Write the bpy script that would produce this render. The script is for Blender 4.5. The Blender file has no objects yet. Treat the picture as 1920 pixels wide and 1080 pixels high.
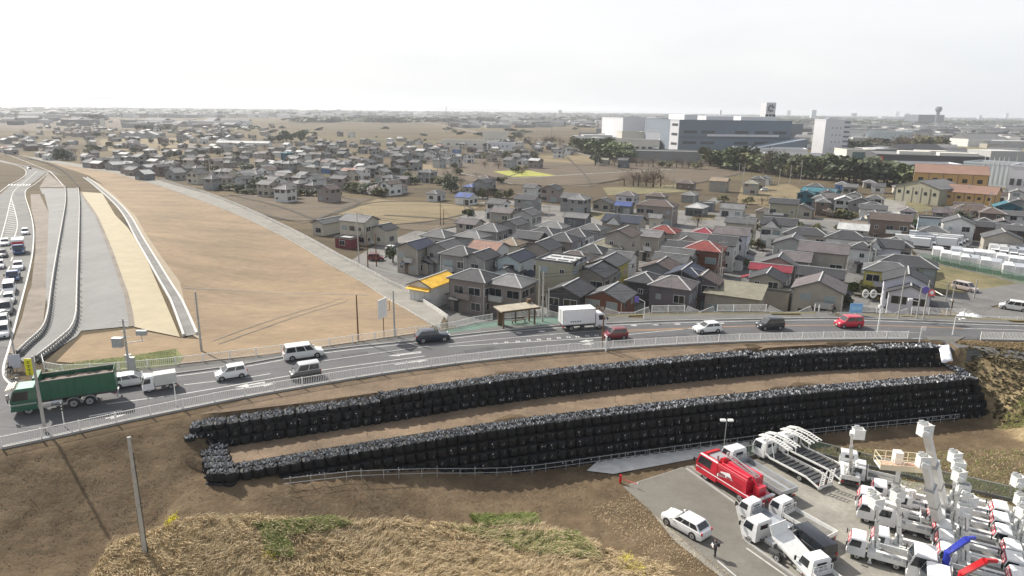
import bpy, bmesh, math, random
import numpy as np
from mathutils import Vector, Matrix
from mathutils.geometry import delaunay_2d_cdt
rnd = random.Random(7)
rad = math.radians
sc = bpy.context.scene
COL = sc.collection

# ------------------------------------------------------------------ camera, sky, sun, exposure
F = 1280.0                      # focal length in pixels of the 1920 px wide photograph
PITCH = math.atan(333 / F)
ROLL = rad(0.75)
CZ = 37.5
cP, sP, cR, sR = math.cos(PITCH), math.sin(PITCH), math.cos(ROLL), math.sin(ROLL)
cam_d = bpy.data.cameras.new('camera')
cam = bpy.data.objects.new('camera', cam_d)
COL.objects.link(cam)
cam_d.sensor_width = 36.0
cam_d.lens = 36.0 * F / 1920
cam_d.clip_start = 0.5
cam_d.clip_end = 60000
cam.matrix_world = Matrix(((cR, -sR, 0, 0), (sR * sP, cR * sP, -cP, 0), (sR * cP, cR * cP, sP, CZ), (0, 0, 0, 1)))
sc.camera = cam

SUN = Vector((-.755 * math.cos(rad(41)), .656 * math.cos(rad(41)), math.sin(rad(41))))
w = bpy.data.worlds.new('World'); sc.world = w; w.use_nodes = True
nt = w.node_tree; nt.nodes.clear()
sky = nt.nodes.new('ShaderNodeTexSky'); sky.sky_type = 'NISHITA'; sky.sun_disc = False
sky.sun_elevation = rad(41); sky.sun_rotation = rad(-49)
sky.air_density = 1.0; sky.dust_density = 4.0; sky.ozone_density = 1.0
veil = nt.nodes.new('ShaderNodeMix'); veil.data_type = 'RGBA'
tc = nt.nodes.new('ShaderNodeTexCoord')
ns = nt.nodes.new('ShaderNodeTexNoise'); ns.inputs['Scale'].default_value = 1.6; ns.inputs['Detail'].default_value = 5
mp = nt.nodes.new('ShaderNodeMapping'); mp.inputs['Scale'].default_value = (1, 1, 4)
cr = nt.nodes.new('ShaderNodeValToRGB')
cr.color_ramp.elements[0].color = (5.9, 6.15, 6.4, 1); cr.color_ramp.elements[1].color = (6.8, 6.85, 6.9, 1)
cr.color_ramp.elements[0].position = .4; cr.color_ramp.elements[1].position = .62
bg = nt.nodes.new('ShaderNodeBackground'); bg.inputs['Strength'].default_value = 0.1
wo = nt.nodes.new('ShaderNodeOutputWorld')
L = nt.links.new
L(tc.outputs['Generated'], mp.inputs['Vector']); L(mp.outputs[0], ns.inputs['Vector']); L(ns.outputs['Fac'], cr.inputs[0])
sepw = nt.nodes.new('ShaderNodeSeparateXYZ'); vr = nt.nodes.new('ShaderNodeMapRange'); L(tc.outputs['Generated'], sepw.inputs[0]); L(sepw.outputs['Z'], vr.inputs[0])
vr.inputs[1].default_value = .1; vr.inputs[2].default_value = .75; vr.inputs[3].default_value = .85; vr.inputs[4].default_value = .32; vr.interpolation_type = 'SMOOTHSTEP'; L(vr.outputs[0], veil.inputs[0])
L(sky.outputs[0], veil.inputs[6]); L(cr.outputs[0], veil.inputs[7]); L(veil.outputs[2], bg.inputs['Color']); L(bg.outputs[0], wo.inputs[0])
sun_d = bpy.data.lights.new('sun', 'SUN'); sun_d.energy = 4.4; sun_d.angle = rad(0.6); sun_d.color = (1, .95, .87)
sun_o = bpy.data.objects.new('sun', sun_d); COL.objects.link(sun_o)
sun_o.rotation_euler = SUN.to_track_quat('Z', 'Y').to_euler(); sun_o.location = (0, 0, 200)
sc.view_settings.view_transform = 'Standard'; sc.view_settings.look = 'None'
sc.view_settings.exposure = 0.62; sc.view_settings.gamma = 1; sc.view_settings.use_curve_mapping = False
sc.cycles.max_bounces = 5; sc.cycles.volume_bounces = 0

# ------------------------------------------------------------------ helpers
MATS = {}
def mat(name, col, rough=.8, metal=0., var=0., scale=1., bump=0., bscale=None, spec=.5, rand=0., bdist=.05, col2=None, coord='Object', alpha=None, stretch=None):
    """Principled material; var darkens/lightens with noise, or blends to col2; rand varies it from object to object."""
    if name in MATS: return MATS[name]
    m = bpy.data.materials.new(name); m.use_nodes = True; MATS[name] = m
    t = m.node_tree; b = t.nodes['Principled BSDF']; l = t.links.new
    c = (*col, 1) if len(col) == 3 else col
    b.inputs['Base Color'].default_value = c
    b.inputs['Roughness'].default_value = rough; b.inputs['Metallic'].default_value = metal
    b.inputs['Specular IOR Level'].default_value = spec
    out = None
    tcn = t.nodes.new('ShaderNodeTexCoord'); src = tcn.outputs[coord]
    if stretch:
        mm = t.nodes.new('ShaderNodeMapping'); mm.inputs['Scale'].default_value = stretch; l(src, mm.inputs[0]); src = mm.outputs[0]
    if var > 0:
        n = t.nodes.new('ShaderNodeTexNoise'); n.inputs['Scale'].default_value = scale; n.inputs['Detail'].default_value = 11
        n.inputs['Roughness'].default_value = .72
        l(src, n.inputs['Vector'])
        r = t.nodes.new('ShaderNodeValToRGB')
        lo = tuple(x * (1 - var) for x in c[:3]) + (1,); hi = (*col2, 1) if col2 else tuple(min(1, x * (1 + var)) for x in c[:3]) + (1,)
        r.color_ramp.elements[0].color = lo; r.color_ramp.elements[1].color = hi
        r.color_ramp.elements[0].position = .32; r.color_ramp.elements[1].position = .68
        l(n.outputs['Fac'], r.inputs[0]); out = r.outputs[0]
    if out and scale < .4:      # second, finer scale of blotches
        n3 = t.nodes.new('ShaderNodeTexNoise'); n3.inputs['Scale'].default_value = scale * 14; n3.inputs['Detail'].default_value = 8; n3.inputs['Roughness'].default_value = .7; l(tcn.outputs[coord], n3.inputs['Vector'])
        mr3 = t.nodes.new('ShaderNodeMapRange'); mr3.inputs[1].default_value = .3; mr3.inputs[2].default_value = .7; mr3.inputs[3].default_value = 1 - var * .6; mr3.inputs[4].default_value = 1 + var * .5; l(n3.outputs['Fac'], mr3.inputs[0])
        v3 = t.nodes.new('ShaderNodeVectorMath'); v3.operation = 'SCALE'; l(out, v3.inputs[0]); l(mr3.outputs[0], v3.inputs['Scale']); out = v3.outputs[0]
    if rand > 0:
        oi = t.nodes.new('ShaderNodeObjectInfo'); mr = t.nodes.new('ShaderNodeMapRange')
        mr.inputs[3].default_value = 1 - rand; mr.inputs[4].default_value = 1 + rand
        l(oi.outputs['Random'], mr.inputs[0])
        vm = t.nodes.new('ShaderNodeVectorMath'); vm.operation = 'SCALE'
        if out: l(out, vm.inputs[0])
        else: vm.inputs[0].default_value = c[:3]
        l(mr.outputs[0], vm.inputs['Scale']); out = vm.outputs[0]
    if out: l(out, b.inputs['Base Color'])
    if bump > 0:
        n2 = t.nodes.new('ShaderNodeTexNoise'); n2.inputs['Scale'].default_value = bscale or scale * 6; n2.inputs['Detail'].default_value = 4
        l(src, n2.inputs['Vector'])
        bp = t.nodes.new('ShaderNodeBump'); bp.inputs['Strength'].default_value = bump; bp.inputs['Distance'].default_value = bdist
        l(n2.outputs['Fac'], bp.inputs['Height']); l(bp.outputs[0], b.inputs['Normal'])
    return m

def tile_mat(name, col, rough=.6, rand=.12, pitch=.28, spec=.5, vert=False):
    """roof covering: courses of tiles stepped up the slope (bands in height) with noise wear"""
    if name in MATS: return MATS[name]
    m = mat(name, col, rough, var=.28, scale=.7, rand=rand, spec=spec)
    t = m.node_tree; l = t.links.new; b = t.nodes['Principled BSDF']
    tcn = t.nodes.new('ShaderNodeTexCoord'); sep = t.nodes.new('ShaderNodeSeparateXYZ'); l(tcn.outputs['Object'], sep.inputs[0])
    def saw(sock, p):
        d = t.nodes.new('ShaderNodeMath'); d.operation = 'DIVIDE'; d.inputs[1].default_value = p; l(sock, d.inputs[0])
        f = t.nodes.new('ShaderNodeMath'); f.operation = 'FRACT'; l(d.outputs[0], f.inputs[0]); return f.outputs[0]
    a = saw(sep.outputs['Z'], pitch * .45)
    bp = t.nodes.new('ShaderNodeBump'); bp.inputs['Strength'].default_value = .6; bp.inputs['Distance'].default_value = .04
    l(a, bp.inputs['Height']); l(bp.outputs[0], b.inputs['Normal'])
    return m

class MB:
    """collects shapes and builds ONE mesh object"""
    def __init__(s): s.v = []; s.f = []; s.m = []
    def add(s, vs, fs, m=0):
        o = len(s.v); s.v += [tuple(p) for p in vs]; s.f += [tuple(i + o for i in f) for f in fs]; s.m += [m] * len(fs); return s
    def hexa(s, p, m=0):    # 4 bottom, 4 top, same order (counter-clockwise)
        return s.add(p, [(3, 2, 1, 0), (4, 5, 6, 7), (0, 1, 5, 4), (1, 2, 6, 5), (2, 3, 7, 6), (3, 0, 4, 7)], m)
    def box(s, x0, x1, y0, y1, z0, z1, m=0, top=None):
        t = top or (x0, x1, y0, y1)
        return s.hexa([(x0, y0, z0), (x1, y0, z0), (x1, y1, z0), (x0, y1, z0), (t[0], t[2], z1), (t[1], t[2], z1), (t[1], t[3], z1), (t[0], t[3], z1)], m)
    def bar(s, a, b, wy, wz, m=0):
        """rectangular bar from a to b; wy wide, wz thick"""
        a = Vector(a); b = Vector(b); d = (b - a).normalized()
        up = Vector((0, 0, 1)) if abs(d.z) < .97 else Vector((1, 0, 0))
        x = d.cross(up).normalized() * wy / 2; z = x.cross(d).normalized() * wz / 2
        return s.hexa([a - x - z, a + x - z, b + x - z, b - x - z, a - x + z, a + x + z, b + x + z, b - x + z], m)
    def tube(s, a, b, r, n=8, m=0, r2=None, cap=True):
        a = Vector(a); b = Vector(b); d = (b - a).normalized(); r2 = r if r2 is None else r2
        u = d.orthogonal().normalized(); v = d.cross(u)
        vs = []
        for P_, R_ in ((a, r), (b, r2)):
            for i in range(n):
                t = 2 * math.pi * i / n; vs.append(P_ + u * (R_ * math.cos(t)) + v * (R_ * math.sin(t)))
        fs = [(i, (i + 1) % n, n + (i + 1) % n, n + i) for i in range(n)]
        if cap: fs += [tuple(range(n))[::-1], tuple(range(n, 2 * n))]
        return s.add(vs, fs, m)
    def prism(s, poly, y0, y1, m=0, axis='y'):
        """polygon in xz extruded along y (axis y) or in yz extruded along x"""
        n = len(poly)
        if axis == 'y': vs = [(p[0], y0, p[1]) for p in poly] + [(p[0], y1, p[1]) for p in poly]
        elif axis == 'x': vs = [(y0, p[0], p[1]) for p in poly] + [(y1, p[0], p[1]) for p in poly]
        else: vs = [(p[0], p[1], y0) for p in poly] + [(p[0], p[1], y1) for p in poly]
        return s.add(vs, [(i, (i + 1) % n, n + (i + 1) % n, n + i) for i in range(n)] + [tuple(range(n))[::-1], tuple(range(n, 2 * n))], m)
    def loft(s, rings, m=0, cap=True):
        n = len(rings[0]); vs = [p for r in rings for p in r]; fs = []
        for k in range(len(rings) - 1):
            for i in range(n): fs.append((k * n + i, k * n + (i + 1) % n, (k + 1) * n + (i + 1) % n, (k + 1) * n + i))
        if cap: fs += [tuple(range(n))[::-1], tuple(range((len(rings) - 1) * n, len(rings) * n))]
        return s.add(vs, fs, m)
    def quad(s, *p, m=0): return s.add(p, [tuple(range(len(p)))], m)
    def mesh(s, name, mats, smooth=False, bevel=0):
        me = bpy.data.meshes.new(name); me.from_pydata(s.v, [], s.f)
        for k in (mats if isinstance(mats, (list, tuple)) else [mats]): me.materials.append(MATS[k] if isinstance(k, str) else k)
        me.polygons.foreach_set('material_index', s.m)
        bm = bmesh.new(); bm.from_mesh(me)
        if bevel: bmesh.ops.bevel(bm, geom=list(bm.edges), offset=bevel, segments=1, affect='EDGES', profile=.5)
        bmesh.ops.recalc_face_normals(bm, faces=bm.faces); bm.to_mesh(me); bm.free()
        if smooth:
            me.polygons.foreach_set('use_smooth', [True] * len(me.polygons))
            try: me.set_sharp_from_angle(angle=rad(smooth if smooth is not True else 40))
            except Exception: pass
        return me
    def build(s, name, mats, parent=None, loc=(0, 0, 0), rz=0, **k):
        return put(name, s.mesh(name, mats, **k), parent, loc, rz)

def put(name, me, parent=None, loc=(0, 0, 0), rz=0, scale=None):
    o = bpy.data.objects.new(name, me); COL.objects.link(o); o.parent = parent
    o.location = loc; o.rotation_euler = (0, 0, rz)
    if scale: o.scale = scale
    return o
USED = {}
def tag(o, label=None, cat=None, group=None, kind=None):
    if label: o['label'] = label
    if cat: o['category'] = cat
    if group: o['group'] = group
    if kind: o['kind'] = kind
    return o
def empty(name, loc, rz=0):
    o = bpy.data.objects.new(name, None); COL.objects.link(o); o.location = loc; o.rotation_euler = (0, 0, rz); o.empty_display_size = .2
    return o
KIDS = {}
def copy_tree(o, loc=None, rz=None, parent=None):
    c = o.copy(); COL.objects.link(c)
    if parent: c.parent = parent
    if loc is not None: c.location = loc
    if rz is not None: c.rotation_euler = (0, 0, rz)
    for ch in list(o.children): copy_tree(ch, parent=c)
    return c

# ------------------------------------------------------------------ where a line of sight meets the place
def ray(px, py):
    u = (px - 960) / F; v = -(py - 540) / F
    a = u * cR - v * sR; b = u * sR + v * cR
    return Vector((a, cP + b * sP, -sP + b * cP))
def at(px, py, z):
    d = ray(px, py); t = (z - CZ) / d.z
    return Vector((d.x * t, d.y * t, z))
ss = lambda t: t * t * (3 - 2 * t)
def E(x, y):
    """height of the graded land: high under the roads at the left, falling away towards the lane"""
    x = np.asarray(x, float); y = np.asarray(y, float); k = ss(np.clip((-x / np.maximum(y, 1) - .33) / .27, 0, 1))
    return (7.5 - 4.4 * ss(np.clip((y - 88) / 42, 0, 1))) * (1 - k) + (7.5 - 4.4 * ss(np.clip((y - 112) / 200, 0, 1))) * k
TZ = 2.5
S_LINE = [(-400, -100), (-90, 30), (-70, 42), (-50, 53), (-45.1, 55.9), (-32.8, 64.9), (-22, 71.2), (-10.7, 76.7), (.5, 80.9), (12.3, 84.2), (25, 87.0), (39.7, 89.1), (57.1, 90.1), (66, 90.2), (90, 89.4), (160, 84), (400, 60), (12000, 60)]
NF_PX = [(835, 620), (896, 606), (940, 600), (1005, 595), (1052, 594), (1130, 591), (1240, 587), (1400, 585.5), (1535, 585), (1611, 587), (1760, 592), (1920, 599)]
NF = [tuple(at(a, b, 7.5)[:2]) for a, b in NF_PX]
NF_LINE = [(-12000, 60), (-56, 76), (-44, 74.3), (-30.4, 80), (-13.1, 89)] + NF + [(160, 96), (400, 72), (12000, 72)]
def atE(px, py):
    z = 5.
    for _ in range(25): p = at(px, py, z); z = .5 * z + .5 * float(E(p.x, p.y))
    return at(px, py, z)
LR_PX = [(840, 600), (794, 567), (768, 548), (727, 530), (690, 509), (636, 481), (560, 438), (480, 400), (389, 363), (353, 353), (292, 335), (200, 315), (133, 304), (60, 293), (0, 285)]
LR = [atE(*p) for p in LR_PX]
LRy = [-1000] + [p.y for p in LR] + [900, 20000]
LRx = [-10.5] + [p.x for p in LR] + [LR[-1].x - 260, -20000]
U_LINE = [(-31, 61.7), (-16.7, 67.2), (-.5, 74.4), (15.9, 79.4), (32, 84.0), (45, 86.4), (57.5, 87.6)]
L_LINE = [(-26.6, 56.5), (-15.5, 61.1), (-.4, 67.0), (14.5, 71.5), (34.9, 77.3), (58.6, 82.6)]
LB_Z = [(-26.6, 4.15), (-15.2, 3.2), (-8, 1.9), (-3, .8), (1, .2), (6, 0), (60, 0)]
ip = lambda x, l: np.interp(x, [p[0] for p in l], [p[1] for p in l])
def H(x, y):
    x = np.asarray(x, float); y = np.asarray(y, float)
    sy = ip(x, S_LINE); d = sy - y
    # west bank and east bank
    west = np.interp(d, [0, 2.5, 15, 27, 60], [7.5, 7.35, 2.6, .5, 0.])
    east = np.interp(d, [0, 3.0, 6, 12, 20, 32], [7.5, 7.2, 6.2, 3.1, .8, 0.])
    yu = ip(x, U_LINE); yl = ip(x, L_LINE); bz = ip(x, LB_Z)
    wall = np.where(d < 0, 7.5, np.where(y > yu + 1.7, 7.5 - .35 * np.clip(d / 4, 0, 1),
           np.where(y > yu, 4.8 + .9 * np.clip((y - yu) / .35, 0, 1) + 1.4 * np.clip((y - yu - 1.35) / .35, 0, 1),
           np.where(y > yl + 1.4, 4.8, np.where(y > yl, bz + (4.0 - bz) * np.clip((y - yl) / .35, 0, 1),
           bz * (1 - ss(np.clip((yl - y) / 17, 0, 1))))))))
    east = np.where(d > 3, np.minimum(east, np.maximum(0, .9 * (x - 61.0)) + np.maximum(0, (y - 81.5)) * .95), east)
    fw = ss(np.clip((x + 30.9) / 2.5, 0, 1)) * (1 - np.clip((x - 59.2) / .8, 0, 1))
    side = np.where(x < 15, west, east)
    south = side * (1 - fw) + wall * fw
    yn = ip(x, NF_LINE); e = E(x, y)
    town = np.maximum(TZ, 7.5 - np.clip((y - yn - .5), 0, 99) / 1.0)
    lx = np.interp(y, LRy, LRx)
    k = np.clip((x - lx) / .5, 0, 1)
    k = np.where(y < yn, 0, k)
    north = e * (1 - k) + np.minimum(town, e) * k
    north = np.where(y <= yn, 7.5, north)
    far = ss(np.clip((y - 700) / 900, 0, 1))
    north = north * (1 - far) + TZ * far
    h = np.where(d > 0, south, north)
    h = h + np.where(d > 18, .35 * np.sin(x * .31 + y * .17) * np.sin(y * .23 - x * .11) * np.clip((d - 18) / 10, 0, 1) * (x < 8), 0)
    return h
h1 = lambda x, y: float(H(x, y))
def G(px, py, up=0.):
    """first point of the terrain along the line of sight through this pixel of the photograph"""
    d = ray(px, py)
    if d.z > -1e-4: d.z = -1e-4
    t0 = 25.; t = t0; step = .5
    while t < 20000:
        z = CZ + d.z * t
        if z <= h1(d.x * t, d.y * t) + up: break
        t0 = t; t += step; step = .5 if t < 250 else t * .01
    a, b = t0, t
    for _ in range(18):
        c = (a + b) / 2
        if CZ + d.z * c <= h1(d.x * c, d.y * c) + up: b = c
        else: a = c
    return Vector((d.x * b, d.y * b, CZ + d.z * b))
def GN(px, py, up=0.):
    """the same for ground north of the main road, looking over its embankment: town level"""
    p = at(px, py, TZ)
    return p
Z1 = lambda l: [(a / 3.6, 260 + b / 3.6) for a, b in l]
Z2 = lambda l: [(a / 3.6, 540 + b / 3.6) for a, b in l]
Z3 = lambda l: [(360 + a / 3.6, 540 + b / 3.6) for a, b in l]
Z4 = lambda l: [(760 + a / 4, 500 + b / 4) for a, b in l]
Z5 = lambda l: [(1200 + a / 4, 500 + b / 4) for a, b in l]
Z6 = lambda l: [(1500 + a / 3.6, 520 + b / 3.6) for a, b in l]
# ------------------------------------------------------------------ materials
mat('concrete', (.3, .295, .28), .85, var=.18, scale=.6, bump=.3, bscale=8)
mat('concrete_dark', (.17, .166, .156), .9, var=.3, scale=.35, bump=.3, bscale=8)
mat('white_concrete', (.5, .49, .46), .85, var=.2, scale=.8)
mat('asphalt', (.083, .083, .085), .85, var=.2, scale=.12, bump=.3, bscale=30, bdist=.01, stretch=(1, 3, 1))
mat('asphalt_new', (.19, .187, .18), .9, var=.13, scale=.07, bump=.3, bscale=20, bdist=.01, stretch=(3, 1, 1))
mat('asphalt_old', (.13, .127, .12), .9, var=.25, scale=.15, bump=.3, bscale=20, bdist=.01)
mat('yard_paving', (.235, .222, .19), .92, var=.3, scale=.16, bump=.35, bscale=14, bdist=.015)
mat('yard_road', (.14, .13, .11), .92, var=.2, scale=.14, bump=.3, bscale=14, bdist=.01)
mat('sidewalk', (.11, .107, .1), .9, var=.25, scale=.3, bump=.3, bscale=20, bdist=.01)
mat('green_paving', (.085, .14, .11), .85, var=.25, scale=.35)
mat('paint', (.42, .42, .4), .7, var=.3, scale=1.3)
mat('paint_orange', (.42, .23, .1), .7, var=.2, scale=1.)
mat('tan_field', (.207, .147, .085), .95, var=.3, scale=.035, bump=.5, bscale=1.2, bdist=.2, stretch=(1, 2.2, 1))
mat('cream_cover', (.34, .292, .195), .9, var=.1, scale=.3, bump=.25, bscale=2, bdist=.1)
mat('dirt', (.19, .162, .132), .95, var=.3, scale=.2, bump=.5, bscale=3)
mat('lane_dirt', (.2, .19, .165), .95, var=.25, scale=.25, bump=.4, bscale=4)
mat('terrace_soil', (.15, .106, .066), .95, var=.38, scale=.22, bump=.6, bscale=3, bdist=.12, stretch=(1, 1, 1))
mat('paddy', (.083, .06, .034), .95, var=.4, scale=.06, bump=.5, bscale=.8, bdist=.2, stretch=(1, 3, 1))
mat('paddy_light', (.155, .117, .057), .95, var=.35, scale=.05, bump=.5, bscale=.8, bdist=.2, stretch=(1, 3, 1))
mat('grass_short', (.12, .115, .045), .95, var=.35, scale=.12, bump=.6, bscale=3, bdist=.2, col2=(.2, .165, .08))
mat('grass_green', (.09, .13, .03), .95, var=.4, scale=.3, bump=.6, bscale=3, bdist=.2, col2=(.2, .2, .075))
mat('rape_field', (.27, .27, .04), .9, var=.3, scale=.25, bump=.5, bscale=3)
mat('town_ground', (.15, .142, .13), .95, var=.3, scale=.12, bump=.3, bscale=5)
mat('white_paint', (.75, .75, .73), .35, var=.06, scale=3, rand=.04)
mat('white_metal', (.7, .7, .67), .5, var=.1, scale=3)
mat('fence_white', (.74, .73, .7), .55)
mat('grey_metal', (.4, .41, .41), .45, metal=.5, var=.15, scale=4)
mat('dark_metal', (.06, .06, .062), .6, var=.3, scale=3)
mat('black_trim', (.018, .018, .02), .5)
mat('tyre', (.022, .022, .022), .85)
mat('rim', (.5, .5, .5), .35, metal=.7)
mat('glass', (.02, .025, .03), .08, spec=.8)
mat('glass_light', (.25, .3, .31), .12, spec=.7)
mat('lamp_white', (.8, .8, .78), .2)
mat('lamp_red', (.5, .02, .02), .25)
mat('red_sticker', (.55, .03, .05), .5)
mat('red_paint', (.5, .012, .02), .3, var=.08, scale=2)
mat('green_paint', (.013, .095, .052), .4, var=.2, scale=1.2)
mat('green_light', (.12, .36, .22), .4, var=.1, scale=1.2)
mat('blue_paint', (.03, .05, .42), .4)
mat('wood', (.1, .065, .035), .8, var=.3, scale=2)
mat('pole_concrete', (.36, .35, .32), .85, var=.15, scale=1.5)
mat('rust_pole', (.14, .07, .03), .8)
mat('bark', (.09, .065, .045), .95, var=.3, scale=2)
mat('soil_load', (.2, .155, .125), .95, var=.25, scale=1.5, bump=.6, bscale=6)
mat('silver_bed', (.45, .47, .5), .4, metal=.4, var=.12, scale=1.5)
mat('bed_floor', (.16, .155, .14), .8, var=.3, scale=1.5)
mat('yellow_sign', (.8, .72, .02), .5)
mat('blue_sign', (.2, .42, .7), .5)
mat('sky_blue_sheet', (.3, .55, .75), .5)
mat('pink_red_sign', (.65, .1, .1), .5)
mat('purple_sign', (.13, .1, .35), .5)
mat('skin', (.45, .28, .2), .6)
mat('cloth_black', (.02, .02, .022), .9)
mat('cloth_dark', (.05, .045, .05), .9)
mat('hair', (.012, .01, .01), .8)
mat('orange_mesh', (.6, .36, .25), .7)
mat('blue_tarp', (.02, .14, .6), .5, var=.3, scale=1)
mat('green_mesh', (.09, .2, .15), .7, var=.1, scale=3)
def sheer(name, col, a):
    m = mat(name, col, .7); b = m.node_tree.nodes['Principled BSDF']; b.inputs['Alpha'].default_value = a
    return m
sheer('green_net', (.1, .19, .14), .5)

def bag_mat():
    m = mat('bag_fabric', (.006, .0068, .0078), .62, spec=.3, var=.4, scale=1.5, bump=.9, bscale=9, bdist=.05, rand=.35)
    return m
bag_mat()
mat('bag_tag', (.8, .8, .8), .6)
mat('white_sheet', (.72, .73, .75), .5, var=.1, scale=2)

def leafmat(name, c1, c2):
    m = bpy.data.materials.new(name); m.use_nodes = True; MATS[name] = m
    t = m.node_tree; l = t.links.new; b = t.nodes['Principled BSDF']
    g = t.nodes.new('ShaderNodeNewGeometry'); r = t.nodes.new('ShaderNodeValToRGB')
    r.color_ramp.elements[0].color = (*c1, 1); r.color_ramp.elements[1].color = (*c2, 1)
    l(g.outputs['Random Per Island'], r.inputs[0]); l(r.outputs[0], b.inputs['Base Color'])
    b.inputs['Roughness'].default_value = .7; b.inputs['Specular IOR Level'].default_value = .25
leafmat('bag_flap_glint', (.012, .013, .015), (.62, .63, .65)); b = MATS['bag_flap_glint'].node_tree.nodes['Principled BSDF']; b.inputs['Roughness'].default_value = .28; b.inputs['Specular IOR Level'].default_value = .9; MATS['bag_flap_glint'].node_tree.nodes['Color Ramp'].color_ramp.elements[1].position = .97; MATS['bag_flap_glint'].node_tree.nodes['Color Ramp'].color_ramp.elements[0].position = .12  # pale end of the ramp paints sun glints on the black plastic flaps
leafmat('leaf_green', (.045, .062, .025), (.14, .17, .07))
leafmat('leaf_dark', (.035, .043, .024), (.1, .115, .06))
leafmat('leaf_olive', (.07, .07, .03), (.17, .16, .07))
leafmat('twig_brown', (.09, .065, .045), (.2, .15, .11))
leafmat('blossom', (.45, .4, .36), (.65, .6, .56))
leafmat('straw', (.3, .225, .12), (.72, .58, .37))
leafmat('straw_dark', (.16, .115, .06), (.36, .27, .15))
leafmat('blade_green', (.1, .145, .03), (.27, .3, .09))
leafmat('flower_yellow', (.55, .5, .02), (.75, .7, .05))
leafmat('clod', (.08, .058, .038), (.22, .165, .115))

# ------------------------------------------------------------------ the ground: one sheet out to the horizon
def spaced(a, b, step, grow, far_lo, far_hi):
    c = list(np.arange(a, b + 1e-6, step)); s = step; x = b
    while x < far_hi: s *= grow; x += s; c.append(x)
    s = step; x = a
    while x > far_lo: s *= grow; x -= s; c.insert(0, x)
    return np.array(c)
gx = spaced(-66, 92, .6, 1.06, -14000, 14000); gy = spaced(30, 112, .45, 1.05, -120, 24000)
X, Y = np.meshgrid(gx, gy); Z = H(X, Y)
rs = np.random.RandomState(3)
sy_ = ip(X, S_LINE); D_ = sy_ - Y
yl_ = ip(X, L_LINE); yu_ = ip(X, U_LINE)
rough = ((D_ > 3.2) & ((X < -31.5) | (X > 60.5) | (Y < yl_ - 1.5)) & (Y > -20) & ~((X > 8) & (Y < 71 + 0 * X) & (X < 75) & (Y < yl_ - 6)))
Z = Z + rough * rs.uniform(-.07, .07, Z.shape)
nx, ny = len(gx), len(gy)
co = np.stack([X.ravel(), Y.ravel(), Z.ravel()], 1)
idx = np.arange(nx * ny).reshape(ny, nx)
q = np.stack([idx[:-1, :-1].ravel(), idx[:-1, 1:].ravel(), idx[1:, 1:].ravel(), idx[1:, :-1].ravel()], 1)
def np_mesh(name, co, quads, mats, smooth=False, mi=None):
    me = bpy.data.meshes.new(name); n = quads.shape[1]
    me.vertices.add(len(co)); me.vertices.foreach_set('co', np.asarray(co, np.float32).ravel())
    me.loops.add(quads.size); me.loops.foreach_set('vertex_index', quads.ravel().astype(np.int32))
    me.polygons.add(len(quads)); me.polygons.foreach_set('loop_start', np.arange(0, quads.size, n, dtype=np.int32))
    me.polygons.foreach_set('loop_total', np.full(len(quads), n, np.int32))
    for k in mats: me.materials.append(MATS[k] if isinstance(k, str) else k)
    if mi is not None: me.polygons.foreach_set('material_index', np.asarray(mi, np.int32))
    me.update(calc_edges=True)
    if smooth: me.polygons.foreach_set('use_smooth', [True] * len(quads))
    return me
def inpoly(px, py, poly):
    c = np.zeros(np.shape(px), bool); n = len(poly)
    for i in range(n):
        x0, y0 = poly[i][:2]; x1, y1 = poly[(i + 1) % n][:2]
        if y0 == y1: continue
        c ^= ((y0 > py) != (y1 > py)) & (px < (x1 - x0) * (py - y0) / (y1 - y0) + x0)
    return c
def near_pts(pl): return [tuple(G(*p)[:2]) for p in pl]
STRAW = near_pts([(170, 1080), (210, 1012), (300, 990), (480, 966), (620, 978), (760, 976), (880, 985), (990, 978), (1090, 1010), (1180, 1045), (1250, 1060)]) + [(17, 40), (14, 20), (-40, 20)]
GREENS = [near_pts([(470, 985), (620, 972), (660, 985), (600, 1000), (500, 1010)]), near_pts([(880, 968), (1000, 966), (1010, 985), (900, 990)]),
          near_pts([(840, 985), (1080, 1000), (1130, 1060), (1000, 1040)]), near_pts([(490, 1000), (530, 1010), (550, 1050), (500, 1040)])]
EGREEN = [near_pts([(1560, 835), (1700, 850), (1920, 840), (1920, 960), (1700, 930), (1500, 850), (1490, 820)]), near_pts([(1860, 800), (1920, 740), (1920, 800)])]
def soften(a, n=2):
    for _ in range(n): a = (a + np.roll(a, 1, 0) + np.roll(a, -1, 0) + np.roll(a, 1, 1) + np.roll(a, -1, 1)) / 5
    return a
zs = soften(inpoly(X, Y, STRAW).astype(float), 3)
zg = np.zeros(X.shape)
for p in GREENS: zg = np.maximum(zg, inpoly(X, Y, p) * 1.)
for p in EGREEN: zg = np.maximum(zg, inpoly(X, Y, p) * .32)
verge = near_pts([(95, 700), (100, 690), (140, 680), (245, 668), (330, 655), (330, 688), (250, 697)])
zg = np.maximum(zg, inpoly(X, Y, verge) * .95)
zg = soften(zg, 4)
zsoil = ((D_ > 0) & (Y < 200)).astype(float)          # banks and worked soil south of the road
east_slope = ((X > 60.2) & (D_ > 2) & (D_ < 22)).astype(float)
zs = np.maximum(zs, soften(east_slope, 3) * .6)
zsoil = soften(zsoil, 1)
me = np_mesh('ground', co, q, [], smooth=True)
ca = me.color_attributes.new('zone', 'FLOAT_COLOR', 'POINT')
ca.data.foreach_set('color', np.stack([zs.ravel(), zg.ravel(), zsoil.ravel(), np.ones(nx * ny)], 1).astype(np.float32).ravel())
gm = bpy.data.materials.new('ground'); gm.use_nodes = True; MATS['ground'] = gm
t = gm.node_tree; l = t.links.new; b = t.nodes['Principled BSDF']; b.inputs['Roughness'].default_value = .95; b.inputs['Specular IOR Level'].default_value = .2
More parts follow.
